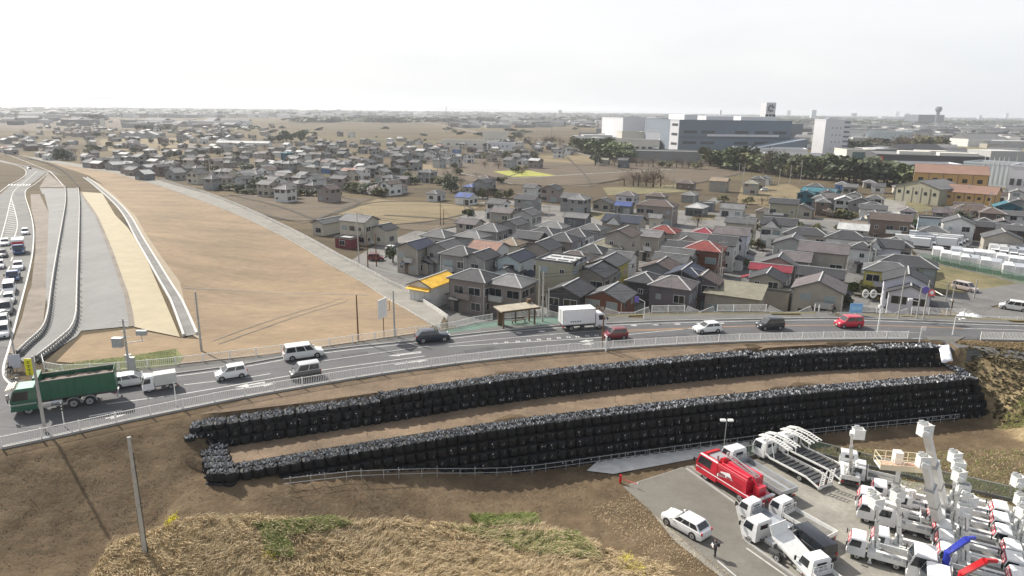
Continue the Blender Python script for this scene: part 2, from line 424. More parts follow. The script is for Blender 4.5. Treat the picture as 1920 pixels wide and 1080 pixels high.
N = t.nodes.new
tcn = N('ShaderNodeTexCoord'); P = tcn.outputs['Object']
at_ = N('ShaderNodeAttribute'); at_.attribute_name = 'zone'; sepz = N('ShaderNodeSeparateColor'); l(at_.outputs['Color'], sepz.inputs[0])
def noise(s, det=6, vec=P, ro=.6):
    n = N('ShaderNodeTexNoise'); n.inputs['Scale'].default_value = s; n.inputs['Detail'].default_value = det; n.inputs['Roughness'].default_value = ro; l(vec, n.inputs['Vector']); return n.outputs['Fac']
def ramp(f, *st):
    r = N('ShaderNodeValToRGB'); e = r.color_ramp.elements
    while len(e) < len(st): e.new(.5)
    for k, (p, c) in enumerate(st): e[k].position = p; e[k].color = (*c, 1)
    l(f, r.inputs[0]); return r.outputs[0]
def mix(f, a, b_, mode='MIX'):
    m = N('ShaderNodeMix'); m.data_type = 'RGBA'; m.blend_type = mode
    if isinstance(f, float): m.inputs[0].default_value = f
    else: l(f, m.inputs[0])
    l(a, m.inputs[6]); l(b_, m.inputs[7]); return m.outputs[2]
# farmland: long plots of differing stubble and turned earth
mpf = N('ShaderNodeMapping'); mpf.inputs['Scale'].default_value = (.0065, .016, 1); mpf.inputs['Rotation'].default_value = (0, 0, rad(28)); l(P, mpf.inputs[0])
sx = N('ShaderNodeSeparateXYZ'); l(mpf.outputs[0], sx.inputs[0]); cx = N('ShaderNodeCombineXYZ'); l(sx.outputs[0], cx.inputs[0]); l(sx.outputs[1], cx.inputs[1])
vo = N('ShaderNodeTexVoronoi'); vo.distance = 'CHEBYCHEV'; vo.inputs['Scale'].default_value = 1; vo.inputs['Randomness'].default_value = .75; l(cx.outputs[0], vo.inputs['Vector'])
sc2 = N('ShaderNodeSeparateColor'); l(vo.outputs['Color'], sc2.inputs[0])
plots = ramp(sc2.outputs[0], (0, (.045, .036, .024)), (.3, (.068, .052, .032)), (.55, (.1, .076, .042)), (.85, (.145, .113, .058)), (1., (.07, .085, .03)))
streak_m = N('ShaderNodeMapping'); streak_m.inputs['Scale'].default_value = (.012, .12, 1); streak_m.inputs['Rotation'].default_value = (0, 0, rad(20)); l(P, streak_m.inputs[0])
plots = mix(.55, plots, ramp(noise(1., 6, streak_m.outputs[0]), (.3, (.04, .032, .02)), (.7, (.14, .105, .058))))
soil = ramp(noise(.16, 9, ro=.7), (.32, (.06, .04, .023)), (.5, (.118, .08, .046)), (.68, (.21, .15, .09)))
soil = mix(ramp(noise(2.5, 4), (.4, (0, 0, 0)), (.7, (.75, .75, .75))), soil, ramp(noise(.5, 4), (.3, (.08, .065, .036)), (.7, (.19, .15, .095))))
straw = ramp(noise(.9, 8, ro=.75), (.3, (.14, .108, .055)), (.5, (.27, .21, .115)), (.7, (.42, .335, .2)))
green = ramp(noise(.6, 8, ro=.75), (.3, (.05, .055, .022)), (.6, (.11, .12, .045)), (.8, (.2, .18, .09)))
def edge(chan, sharp=2.2):
    a = N('ShaderNodeMath'); a.operation = 'ADD'; l(chan, a.inputs[0])
    nn = N('ShaderNodeMath'); nn.operation = 'MULTIPLY_ADD'; l(noise(.7, 6, ro=.75), nn.inputs[0]); nn.inputs[1].default_value = 1.0; nn.inputs[2].default_value = -.5
    l(nn.outputs[0], a.inputs[1])
    m = N('ShaderNodeMapRange'); m.inputs[1].default_value = .35; m.inputs[2].default_value = .65; l(a.outputs[0], m.inputs[0]); m.clamp = True
    mz = N('ShaderNodeMath'); mz.operation = 'MULTIPLY'; l(m.outputs[0], mz.inputs[0])
    mm = N('ShaderNodeMath'); mm.operation = 'GREATER_THAN'; mm.inputs[1].default_value = .02; l(chan, mm.inputs[0]); l(mm.outputs[0], mz.inputs[1])
    return mz.outputs[0]
c = mix(sepz.outputs[2], plots, soil); c = mix(edge(sepz.outputs[0]), c, straw); c = mix(edge(sepz.outputs[1]), c, green)
l(c, b.inputs['Base Color'])
bp = N('ShaderNodeBump'); bp.inputs['Strength'].default_value = .8; bp.inputs['Distance'].default_value = .3; l(noise(1.6, 8, ro=.75), bp.inputs['Height']); l(bp.outputs[0], b.inputs['Normal'])
me.materials.append(gm)
tag(put('ground', me), kind='structure')

# ------------------------------------------------------------------ sheets lying on the ground
def resample(pts, step):
    out = [Vector(pts[0])]
    for a, b_ in zip(pts[:-1], pts[1:]):
        a = Vector(a); b_ = Vector(b_); n = max(1, int((b_ - a).length / step))
        out += [a + (b_ - a) * (k / n) for k in range(1, n + 1)]
    return out
def smooth_line(pts, step=1.5):
    P_ = [Vector(p[:2]) for p in pts]
    for _ in range(3):
        Q = [P_[0]]
        for a, b_ in zip(P_[:-1], P_[1:]): Q += [a * .75 + b_ * .25, a * .25 + b_ * .75]
        Q.append(P_[-1]); P_ = Q
    return resample(P_, step)
def offset(line, d):
    out = []
    for i, p in enumerate(line):
        a = line[max(0, i - 1)]; b_ = line[min(len(line) - 1, i + 1)]; t_ = (b_ - a).normalized(); out.append(p + Vector((-t_.y, t_.x)) * d)
    return out
def dz(x, y, up): return h1(x, y) + up
def sheet(name, poly, m, up=.02, step=2.0, kind='structure', parent=None, flat=None, edge_step=None):
    """polygon laid over the terrain"""
    pts = resample([Vector(p[:2]) for p in poly] + [Vector(poly[0][:2])], edge_step or step)[:-1]
    xs = [p.x for p in pts]; ys = [p.y for p in pts]; n0 = len(pts)
    P_ = list(pts)
    if flat is None:
        a, b_ = np.meshgrid(np.arange(min(xs), max(xs), step), np.arange(min(ys), max(ys), step))
        a = a.ravel() + .013; b_ = b_.ravel() + .017; ok = inpoly(a, b_, [tuple(p) for p in pts]); P_ += [Vector((i, j)) for i, j in zip(a[ok], b_[ok])]
    v, e, f, *_ = delaunay_2d_cdt(P_, [(i, (i + 1) % n0) for i in range(n0)], [list(range(n0))], 1, 1e-4)
    V = np.array([(p.x, p.y) for p in v]); z = (H(V[:, 0], V[:, 1]) + up) if flat is None else np.full(len(V), flat)
    me = bpy.data.meshes.new(name); me.from_pydata([(a, b_, c_) for (a, b_), c_ in zip(V, z)], [], f); me.materials.append(MATS[m])
    bm = bmesh.new(); bm.from_mesh(me)
    for fa in bm.faces:
        if fa.normal.z < 0: fa.normal_flip()
    bm.to_mesh(me); bm.free()
    o = put(name, me, parent)
    if kind and not parent: tag(o, kind=kind)
    return o
def ribbon(line, w0, w1, up, mb, m=0, zf=None):
    a = offset(line, w0); b_ = offset(line, w1)
    zf = zf or (lambda x, y: h1(x, y) + up)
    vs = []
    for p, q_ in zip(a, b_): vs += [(p.x, p.y, zf(p.x, p.y)), (q_.x, q_.y, zf(q_.x, q_.y))]
    mb.add(vs, [(2 * i, 2 * i + 1, 2 * i + 3, 2 * i + 2) for i in range(len(a) - 1)], m)
g7 = lambda pl: [tuple(at(a, b_, 7.5)[:2]) for a, b_ in pl]
gE = lambda pl: [tuple(atE(a, b_)[:2]) for a, b_ in pl]
gT = lambda pl: [tuple(at(a, b_, TZ)[:2]) for a, b_ in pl]
gY = lambda pl: [tuple(at(a, b_, 0)[:2]) for a, b_ in pl]

S_road = smooth_line([p for p in S_LINE if -50.5 < p[0] < 165], 1.5)
NK = [(-52, 70.2), (-43.2, 71.9)] + g7([(345, 700), (457, 685)]) + [(-24.4, 82.2), (-12.7, 86.4)] + g7([(842, 632), (910, 624), (1000, 615), (1060, 611), (1140, 607.5), (1240, 603), (1350, 600.5), (1525, 597), (1610, 598), (1750, 603), (1920, 609.5)]) + [(160, 93.5)]
NKs = smooth_line(NK, 1.5)
# intersection + jam road outline
jam_r = gE(Z1([(330, 215), (200, 315), (160, 370), (190, 480), (225, 600), (225, 760), (190, 950), (150, 1080)]) + Z2([(110, 250), (60, 440), (20, 540), (30, 620), (90, 668)]))
jam_l = gE([(-200, 640), (-160, 480), (-60, 400), (0, 366)] + Z1([(60, 310), (140, 270), (185, 230), (140, 190), (0, 150)]))
road_poly = [tuple(p) for p in S_road] + [tuple(p) for p in NKs[::-1]] + [jam_r[-1]]
road_poly += [(-60.5, 75)] + jam_r[:-1][::-1] + gE([(120, 335), (60, 318), (0, 308)]) + [(-420, 430)] + jam_l[::-1] + [(-120, 60), (-110, 30), (-75, 25)]
main_poly = [tuple(p) for p in S_road] + [tuple(p) for p in NKs[::-1]] + [(-57, 72), (-64, 82), (-100, 82), (-110, 40), (-75, 25)]
sheet('road', main_poly, 'asphalt', .02, 3)
jam_poly = [(-64, 82), (-57, 72), jam_r[-1]] + jam_r[:-1][::-1] + gE([(120, 330), (60, 314), (0, 300), (-60, 292)]) + gE([(-60, 306), (0, 304), (45, 312), (52, 322), (45, 335), (17, 350), (0, 365), (-60, 400), (-200, 560)]) + [(-130, 82), (-100, 82)]
sheet('jam_road', jam_poly, 'asphalt_old', .05, 3)
# kerbs
def kerb(name, line, w, hgt, base=.02, m='concrete'):
    mb = MB(); a = offset(line, 0); b_ = offset(line, w)
    for i in range(len(line) - 1):
        z0 = h1(a[i].x, a[i].y) ; z1 = h1(a[i + 1].x, a[i + 1].y)
        mb.hexa([(a[i].x, a[i].y, z0 - .1), (a[i + 1].x, a[i + 1].y, z1 - .1), (b_[i + 1].x, b_[i + 1].y, z1 - .1), (b_[i].x, b_[i].y, z0 - .1),
                 (a[i].x, a[i].y, z0 + hgt), (a[i + 1].x, a[i + 1].y, z1 + hgt), (b_[i + 1].x, b_[i + 1].y, z1 + hgt), (b_[i].x, b_[i].y, z0 + hgt)])
    return tag(mb.build(name, m), kind='structure')
kerb('kerb', NKs, .2, .16)
i_gap = [i for i, p in enumerate(S_road) if p.x < 57.3]
S_fence_line = [S_road[i] for i in i_gap if S_road[i].x > -46.2]
kerb('kerb', S_fence_line, -.25, .18)
i2 = [p for p in S_road if p.x > 64.5]
kerb('kerb', i2, -.25, .18)
NFs = smooth_line([(-13.1, 89)] + NF + [(160, 96)], 1.5)
NFw = smooth_line([(-52.5, 72.6), (-44, 74.6), (-30.4, 80), (-13.1, 89)], 1.5)
side_poly = [tuple(p) for p in offset(NKs, .2)] + [(160, 95.8)] + [tuple(p) for p in NFs[::-1]] + [tuple(p) for p in NFw[::-1]]
o = sheet('sidewalk', side_poly, 'sidewalk', .13, 2.5)
grn = g7([(812, 627), (835, 621), (896, 608), (940, 602), (1005, 597), (1050, 596), (1128, 594), (1128, 603), (1035, 609), (1010, 611), (957, 612), (900, 618), (842, 626)])
sheet('green_sidewalk', grn, 'green_paving', .135, 2.)
# verge of dry grass between the sidewalk and the north fence, right half
vp = g7([(1240, 588), (1535, 586)]); vl = smooth_line(g7([(1135, 593.5), (1240, 590), (1400, 588.5), (1530, 588)]), 2)
mb = MB(); ribbon(vl, -.4, .35, .14, mb); tag(mb.build('verge', 'grass_short'), kind='structure')
vl2 = smooth_line(g7([(1620, 591), (1760, 595.5), (1920, 602.5)]), 2)
mb = MB(); ribbon(vl2, -.3, .4, .14, mb); tag(mb.build('verge', 'grass_short'), kind='structure')

# markings
mk = MB(); mo = MB()
def line7(pl, wd=.16, mb=mk, g=g7, up=.034): ribbon(smooth_line(g(pl), 1.5), -wd / 2, wd / 2, up, mb)
ribbon(offset(NKs, -.75), -.09, .09, .034, mk)
line7([(200, 758), (344, 739), (360, 736), (543, 705), (602, 694), (796, 668)], .18)
line7([(345, 722), (465, 708), (507, 701)]); line7([(740, 666), (790, 659)])
line7([(600, 678), (757, 655), (840, 645), (940, 635), (1060, 625), (1122, 620)], .13)
line7([(842, 650), (910, 646), (1010, 640), (1122, 634), (1200, 625), (1300, 616)], .16)
line7([(1122, 620), (1200, 619), (1300, 615), (1420, 611), (1550, 610), (1680, 611), (1805, 616)], .17, mo)
line7([(1120, 623), (1200, 621), (1290, 617)], .12, mo)
line7([(1805, 616), (1920, 619), (2050, 626)], .17)
line7([(167, 781), (229, 770)], .3); line7([(960, 612), (1010, 608)], .1)
line7([(1640, 620), (1730, 625)], .12)
for a, b_ in Z4([(680, 578), (760, 568), (845, 563), (925, 553), (1003, 548), (1078, 543), (1152, 535), (1225, 530), (1292, 527), (1365, 520), (1435, 517)]):
    for dxp in (-2.2, 2.2): line7([(a + dxp - 1., b_ - 1.3), (a + dxp + .6, b_ + 1.4)], .2)
for a, b_ in Z4([(855, 498), (1030, 487), (1545, 455), (1720, 442), (1885, 437)]) + Z5([(285, 432), (450, 428), (615, 425)]):
    p = at(a, b_, 7.5); n = 7
    mk.add([(p.x + .5 * math.cos(k * 2 * math.pi / n) * (1.25 if k else .4), p.y + .28 * math.sin(k * 2 * math.pi / n), 7.534) for k in range(n)], [tuple(range(n))])
def arrow(a, b_, g=g7, z=7.5, wd=.16, head=1.4):
    p, q_ = [Vector(v) for v in g([a, b_])]; d = (q_ - p).normalized(); n = Vector((-d.y, d.x))
    z += .034; T = lambda v: (v.x, v.y, z)
    mk.quad(T(p - n * wd), T(q_ - d * head - n * wd), T(q_ - d * head + n * wd), T(p + n * wd))
    mk.quad(T(q_ - d * head - n * .5), T(q_), T(q_ - d * head + n * .5))
arrow((442, 731), (518, 719)); arrow((740, 684), (804, 675)); arrow((1112, 638), (1086, 641.5)); arrow((1113, 644.5), (1090, 646.5)); arrow((198, 785), (238, 777)); arrow((790, 661.5), (728, 668))
arrow((497, 717), (440, 727))
tag(mk.build('road_markings', 'paint'), kind='structure'); tag(mo.build('centre_line', 'paint_orange'), kind='structure')

ml = MB()
for pl, wd in (([(200, 775), (460, 722), (700, 680), (1000, 645), (1300, 622), (1500, 618)], .07), ([(300, 722), (520, 692), (800, 650), (1000, 626), (1200, 613), (1500, 604)], .06), ([(1500, 604), (1700, 606), (1920, 613)], .06), ([(0, 770), (60, 740), (120, 722)], .08), ([(0, 800), (80, 806), (150, 790)], .06)): line7(pl, wd, ml, up=.028)
for pl, wd in (([(870, 660), (930, 652)], 1.1), ([(1210, 634), (1290, 628)], .8), ([(640, 668), (690, 661)], .9), ([(1380, 604), (1490, 602)], .7), ([(20, 742), (60, 735)], 1.5)): line7(pl, wd, ml, up=.026)
tag(ml.build('road_repairs', mat('asphalt_patch', (.06, .06, .062), .9, var=.3, scale=.5)), kind='structure')
# left side: new carriageway, cream covers, drain channel, tan field, lane
nc_l = Z1([(268, 335), (285, 372), (300, 378), (330, 500), (322, 700), (312, 1000), (312, 1080)]) + Z2([(320, 120), (290, 260), (110, 460)])
nc_r = Z1([(530, 335), (560, 400), (640, 520), (690, 640), (750, 800), (830, 1020)]) + Z2([(850, 60), (880, 160), (895, 260), (550, 292), (520, 330), (240, 505), (150, 500)])
fl = lambda g_, *ls: [p for l_ in ls for p in g_(l_)]
sheet('new_carriageway', gE(nc_l + nc_r[::-1][0:0] + list(reversed([]))) + gE(nc_r[::-1]), 'asphalt_new', .085, 3)
sheet('dirt_strip', gE(Z1([(205, 375), (268, 375), (330, 500), (322, 700), (312, 1080)]) + Z2([(290, 260), (110, 460), (60, 440), (150, 200), (190, 40)]) + Z1([(212, 1000), (240, 760), (240, 600), (212, 480)])), 'dirt', .075, 3)
sheet('gravel_apron', gE(Z1([(265, 330), (330, 225), (300, 215), (430, 320), (440, 330)])), 'dirt', .095, 4)
sheet('cream_cover_strip', gE(Z1([(550, 360), (690, 370), (780, 520), (860, 600), (930, 700), (1010, 860), (1100, 1070)]) + Z2([(1215, 335), (1000, 290), (905, 265), (880, 170), (840, 0)]) + Z1([(740, 740), (690, 620), (640, 510)])), 'cream_cover', .1, 3)
sheet('cream_cover_strip', gE(Z1([(600, 268), (680, 310), (780, 390), (920, 530), (980, 640), (1090, 800), (1215, 970), (1240, 1080)]) + Z2([(1250, 110), (1330, 270), (1370, 350), (1335, 345), (1298, 320), (1160, 30)]) + Z1([(1140, 960), (1110, 920), (880, 540), (770, 400), (590, 268)])), 'cream_cover', .1, 3)
bpy.data.objects['cream_cover_strip.001'].data.materials[0] = mat('cream_cover_b', (.28, .228, .158), .9, var=.12, scale=.3)
tf_l = Z1([(130, 100), (340, 165), (600, 250), (680, 300), (920, 530), (980, 640), (1090, 800), (1215, 970), (1240, 1080)]) + Z2([(1250, 110), (1330, 270), (1370, 350), (1215, 340), (1000, 300), (905, 275), (560, 320), (380, 500)])
tf = gE(tf_l) + [(-44, 75.2), (-30.4, 80.5), (-13.1, 89.6)] + gE([(812, 612), (782, 594), (745, 571), (708, 548), (662, 520), (613, 495), (560, 459), (480, 418), (400, 385), (300, 349), (211, 324), (125, 310), (0, 287)])
sheet('tan_field', tf, 'tan_field', .06, 3)
lane_l = [(826, 618), (805, 608), (782, 594), (745, 571), (708, 548), (662, 520), (613, 495), (560, 459), (480, 418), (400, 385), (300, 349), (211, 324), (125, 310), (30, 294)]
lane_r = [(x + 1.5, y + 1.5) for x, y in LR_PX[:-1]]
sheet('lane', gE(lane_l) + gE(lane_r)[::-1], 'lane_dirt', .09, 3)
# drain channel with precast walls
ch = smooth_line(gE(Z1([(575, 265), (640, 310), (760, 410), (860, 520), (940, 680), (1060, 880), (1110, 965), (1180, 1080)]) + Z2([(1200, 110), (1285, 325)])), 2)
mb = MB(); ribbon(ch, -.9, .9, .12, mb, 1)
for s in (-1, 1):
    a = offset(ch, s * .8)
    for i in range(len(a) - 1):
        z0, z1 = h1(*a[i]) + .06, h1(*a[i + 1]) + .06
        mb.bar((a[i].x, a[i].y, z0 + .2), (a[i + 1].x, a[i + 1].y, z1 + .2), .28, .4, 0)
tag(mb.build('drain_channel', ['white_concrete', 'concrete_dark']), kind='structure')
chs = smooth_line(gE(Z1([(520, 330), (570, 400), (650, 510), (700, 625), (750, 745), (838, 1000)]) + Z2([(850, 10), (885, 150), (900, 262)])), 2)
mb = MB(); ribbon(chs, -.5, .2, .11, mb); tag(mb.build('dark_drain_edge', 'dirt'), kind='structure')
sheet('verge', gE([(82, 703), (92, 694), (150, 680), (245, 668), (330, 655), (345, 672), (330, 690), (250, 696), (160, 706), (110, 705)]), 'grass_green', .09, 2)
mb = MB(); ribbon(smooth_line(gE([(345, 541), (450, 545), (560, 550), (690, 554)]), 3), -.35, .35, .1, mb)  # this ribbon paints the overhead wires' shadow line across the field
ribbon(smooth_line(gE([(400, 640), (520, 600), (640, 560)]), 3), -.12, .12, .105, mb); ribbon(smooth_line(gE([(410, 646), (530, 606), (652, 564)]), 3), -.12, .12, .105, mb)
tag(mb.build('track_and_wire_shadow', 'dirt'), kind='structure')
# markings on the jam road
mk = MB()
def lineE(pl, wd=.2): ribbon(smooth_line(gE(pl), 3), -wd / 2, wd / 2, .09, mk)
lineE(Z1([(330, 225), (250, 300), (175, 340), (165, 380), (200, 480), (230, 600), (225, 760), (190, 930), (150, 1080)]) + Z2([(60, 420), (18, 540), (30, 620), (95, 668)]), .25)
lineE(Z1([(0, 360), (60, 312), (140, 275), (188, 230), (150, 190), (0, 150)]), .3)
lineE(Z1([(250, 220), (170, 290), (90, 350), (70, 420), (40, 560), (0, 700)]), .2); lineE(Z1([(75, 400), (110, 520), (122, 600), (85, 700)]), .2)
for k in range(16):
    f = k / 16; lineE([((65 - 35 * f) / 3.6, 260 + (440 + 240 * f) / 3.6), ((100 + 14 * f) / 3.6, 260 + (455 + 230 * f) / 3.6)], .3)
for k in range(8): lineE(Z1([(55 + 20 * k, 318), (65 + 20 * k, 308)]), .6)
lineE(Z1([(75, 830), (85, 800)])); lineE(Z1([(50, 900), (65, 865)])); lineE(Z1([(0, 1060), (14, 1030)])); lineE(Z1([(430, 320), (345, 225), (310, 210), (60, 110), (0, 95)]), .35)
tag(mk.build('road_markings', 'paint'), kind='structure')
sheet('dark_patch', gE(Z1([(98, 364), (158, 364), (158, 390), (105, 390)])), 'asphalt', .08, 3)

# ramp path east of the wall, terrace soil, strip
sheet('ramp_path', g7([(1735, 632), (1810, 632), (1790, 642)]) + near_pts([(1800, 647), (1920, 661), (1920, 676), (1850, 668), (1790, 657), (1740, 646)]), 'sidewalk', .1, .6)
Ul = smooth_line(U_LINE, 1.5); Ll = smooth_line(L_LINE, 1.5)
sheet('terrace', [(-28.5, 59.9)] + [tuple(p) for p in offset(Ul, -.4)[2:-1]] + [(58.2, 86.6), (58.4, 84.4)] + [tuple(p) for p in offset(Ll, 1.45)[::-1]], 'terrace_soil', .02, 1.5)
strip = [(p[0] + rnd.uniform(-.1, .1), p[1] - rnd.uniform(0, .5)) for p in offset(S_road, -.35) if -29 < p[0] < 57.2] + [tuple(p) for p in offset(Ul, 1.75)[::-1]]
sheet('earth_strip', strip, 'terrace_soil', .015, 1.5)
# town side: asphalt, alleys and plots
sheet('town_ground', gT([(640, 500), (700, 462), (870, 398), (980, 388), (1300, 395), (1560, 410), (1700, 430), (1740, 600), (830, 612)]), 'town_ground', .02, 8)
sheet('parking_lot', gT([(790, 566), (855, 545), (1010, 560), (1030, 610), (850, 612)]), 'asphalt_old', .04, 6)
sheet('parking_lot', gT([(690, 470), (790, 500), (850, 530), (770, 545), (700, 510)]), 'asphalt_old', .04, 6)
def alley(name, pl, wd, m='asphalt_old', up=.05):
    mb = MB(); ribbon(smooth_line(gT(pl), 6), -wd / 2, wd / 2, up, mb); return tag(mb.build(name, m), kind='structure')
alley('alley', [(1290, 640), (1352, 560), (1418, 480), (1440, 455)], 7.5); alley('alley', [(1560, 640), (1600, 560), (1622, 500), (1632, 470)], 6, up=.08)
alley('street', [(860, 366), (1000, 385), (1200, 398), (1330, 402), (1450, 412), (1600, 425)], 6)
alley('street', [(900, 380), (1050, 388), (1200, 396)], 5, up=.06); alley('alley', [(1190, 500), (1215, 470), (1260, 420), (1310, 392), (1350, 372)], 5.5, up=.08)
alley('street', [(770, 515), (860, 500)], 4, up=.055); alley('street', [(1640, 470), (1560, 430), (1480, 425)], 4, up=.09)
alley('street', [(1700, 560), (1790, 568), (1850, 590), (2000, 600)], 10, up=.07); alley('street', [(1960, 540), (1840, 560), (1790, 568)], 9, up=.1)
mk = MB(); 
for k in range(7): ribbon(smooth_line(gT([(1396 + 6 * k, 472.5 + .2 * k), (1399.5 + 6 * k, 473 + .2 * k)]), 2), -.25, .25, .06, mk)
tag(mk.build('road_markings', 'paint'), kind='structure')
# truck yard
sheet('yard_paving', gY([(1180, 908), (1280, 876), (1330, 865), (1420, 842), (1480, 850), (1600, 884), (1760, 912), (1960, 965)]) + [(75, 40), (20, 30), (18.4, 48), (15, 54)], 'yard_paving', .02, 3)
sheet('yard_road', gY([(1168, 913), (1292, 874), (1383, 942), (1398, 1015), (1490, 1085)]) + [(30, 32), (15, 32), (18, 49.5)], 'yard_road', .035, 3)
mk = MB()
line_y = lambda pl, wd: ribbon(smooth_line(gY(pl), 2), -wd / 2, wd / 2, .05, mk)
line_y([(1399, 1028), (1480, 1085)], .18); line_y([(1345, 1052), (1390, 1090)], .15)
tag(mk.build('road_markings', 'paint'), kind='structure')
kb = MB()
for pl in ([(1287, 880), (1386, 950)], [(1380, 942), (1396, 1014)], [(1386, 944), (1402, 1014)], [(1396, 1014), (1500, 1090)]):
    a = resample([Vector(p) for p in gY(pl)], 1.2)
    for p, q_ in zip(a[:-1], a[1:]): kb.bar((p.x, p.y, .08), (q_.x, q_.y, .08), .28, .15)
tag(kb.build('kerb', 'concrete'), kind='structure')
# fields beyond
for nm, pl, m in [
    ('field', [(380, 372), (455, 365), (700, 372), (620, 402), (570, 420), (480, 400)], 'paddy'),
    ('field', [(628, 402), (706, 374), (905, 385), (850, 412), (700, 425), (660, 404)], 'paddy_light'),
    ('field', [(720, 404), (860, 412), (880, 420), (800, 435), (720, 425)], 'paddy'),
    ('field', [(740, 320), (800, 300), (1000, 292), (1150, 312), (1200, 330), (1100, 350), (900, 345)], 'paddy'),
    ('field', [(960, 318), (1080, 308), (1260, 320), (1120, 345), (1000, 350)], 'paddy'),
    ('rape_field', [(925, 322), (985, 319), (1045, 330), (960, 332)], 'rape_field'),
    ('field', [(745, 312), (790, 305), (838, 316), (790, 322)], 'paddy_light'),
    ('field', [(1000, 293), (1110, 290), (1115, 308), (1010, 303)], 'paddy_light'),
    ('field', [(1130, 352), (1280, 346), (1290, 360), (1140, 366)], 'grass_short'),
    ('field', [(1130, 300), (1290, 305), (1420, 320), (1300, 345), (1210, 330)], 'paddy'),
    ('field', [(1390, 350), (1480, 345), (1560, 380), (1480, 395), (1380, 380)], 'paddy_light'),
    ('field', [(1100, 398), (1340, 402), (1340, 412), (1120, 412)], 'grass_short'),
    ('field', [(1570, 375), (1700, 370), (1760, 395), (1640, 405)], 'grass_short'),
    ('field', [(1640, 372), (1700, 378), (1690, 412), (1620, 408)], 'lane_dirt'),
    ('vacant_lot', [(1742, 492), (1830, 505), (1925, 525), (1925, 562), (1860, 556), (1740, 548)], 'grass_short'),
    ('depot_paving', [(1690, 440), (1800, 430), (2000, 455), (2000, 560), (1900, 520), (1720, 480)], 'asphalt_old'),
    ('green_field', [(1725, 262), (1960, 262), (1960, 288), (1760, 282)], 'grass_short'),
    ('field', [(-40, 225), (340, 222), (360, 240), (0, 248)], 'paddy'),
    ('rape_field', [(0, 200), (95, 201), (92, 205), (0, 206)], 'rape_field'),
    ('field', [(190, 262), (340, 258), (380, 275), (170, 285)], 'paddy_light'),
    ('tan_plot', [(240, 287), (310, 283), (320, 294), (250, 296)], 'paddy_light')]:
    sheet(nm, gT(pl), m, .03 + rnd.random() * .02 + (.03 if 'rape' in nm else 0), 30, flat=TZ + .06 + rnd.random() * .05 + (.06 if 'rape' in nm else 0))
mb = MB()
for pl in ([(380, 372), (455, 365), (700, 372), (620, 402), (570, 420), (480, 400)], [(628, 402), (706, 374), (905, 385), (850, 412), (700, 425)], [(740, 320), (800, 300), (1000, 292), (1150, 312), (1200, 330), (1100, 350), (900, 345), (740, 320)], [(960, 318), (1080, 308), (1260, 320), (1120, 345)], [(720, 404), (860, 412), (880, 420), (800, 435)], [(1130, 300), (1290, 305), (1420, 320), (1300, 345)], [(900, 345), (980, 325), (1010, 303)], [(1060, 292), (1100, 330), (1110, 350)], [(430, 366), (520, 385), (590, 412)]):
    a = smooth_line(gT(pl), 10); ribbon(a, -.7, .7, 0, mb, 0, zf=lambda x, y: TZ + .19)
tag(mb.build('field_bund', mat('bund', (.045, .035, .022), .95)), kind='structure')
mb = MB()
for pl, wd in [([(755, 222), (800, 230), (860, 240), (912, 253)], 5), ([(1078, 285), (1110, 294), (1130, 303)], 4), ([(840, 320), (900, 332), (960, 345)], 2), ([(960, 335), (1120, 325), (1260, 318)], 2.5), ([(560, 372), (450, 366)], 2)]:
    a = smooth_line(gT(pl), 20); ribbon(a, -wd / 2, wd / 2, 0, mb, 0, zf=lambda x, y: TZ + .16)
tag(mb.build('farm_road', 'lane_dirt'), kind='structure')
# ------------------------------------------------------------------ retaining walls of black bulk bags
def bag_mesh(seed, top):
    r = random.Random(seed); mb = MB(); n = 12; R_ = .56; h = .86; rings = []
    for z, k in ((0, .93), (.06, .99), (.3, 1.02), (.55, 1.03), (.78, 1.0), (.86, .9)):
        ring = []
        for i in range(n):
            a = 2 * math.pi * i / n; sq = 1 / max(abs(math.cos(a)), abs(math.sin(a))); rr = R_ * k * (1 + .5 * (sq - 1)) * (1 + r.uniform(-.035, .035))
            ring.append((rr * math.cos(a), rr * math.sin(a), z * h / .86 + r.uniform(-.015, .015)))
        rings.append(ring)
    mb.loft(rings, 0)
    if top:      # gathered neck and loose flaps of sheet
        for j in range(22):
            a = r.uniform(0, 6.28); d = r.uniform(.0, .6); c_ = Vector((d * math.cos(a), d * math.sin(a), h + r.uniform(-.02, .05)))
            u = Vector((r.uniform(-1, 1), r.uniform(-1, 1), r.uniform(-.25, .9))).normalized() * r.uniform(.1, .26); v = Vector((r.uniform(-1, 1), r.uniform(-1, 1), r.uniform(.1, .8))).normalized() * r.uniform(.08, .22)
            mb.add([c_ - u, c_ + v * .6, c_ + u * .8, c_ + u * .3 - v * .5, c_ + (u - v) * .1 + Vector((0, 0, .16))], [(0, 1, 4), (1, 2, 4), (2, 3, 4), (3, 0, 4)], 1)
    else:
        for j in range(2):
            a = -1.57 + r.uniform(-.9, .9); z = r.uniform(.2, .8)
            p = Vector((math.cos(a) * .57, math.sin(a) * .57, z)); mb.bar(p, p + Vector((r.uniform(-.05, .05), -.03, -.25)), .07, .02, 1)
        if seed in (31, 35):
            a = -1.57 + r.uniform(-.5, .5); p = Vector((math.cos(a) * .62, math.sin(a) * .62, .62)); mb.box(p.x - .04, p.x + .04, p.y - .02, p.y + .02, p.z - .05, p.z + .05, 2)
    return mb.mesh('bulk_bag', ['bag_fabric', 'bag_flap_glint', 'bag_tag'], smooth=50)
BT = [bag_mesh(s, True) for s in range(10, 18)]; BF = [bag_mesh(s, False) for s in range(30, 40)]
BAGS = []      # (distance, location, rz, mesh, which)
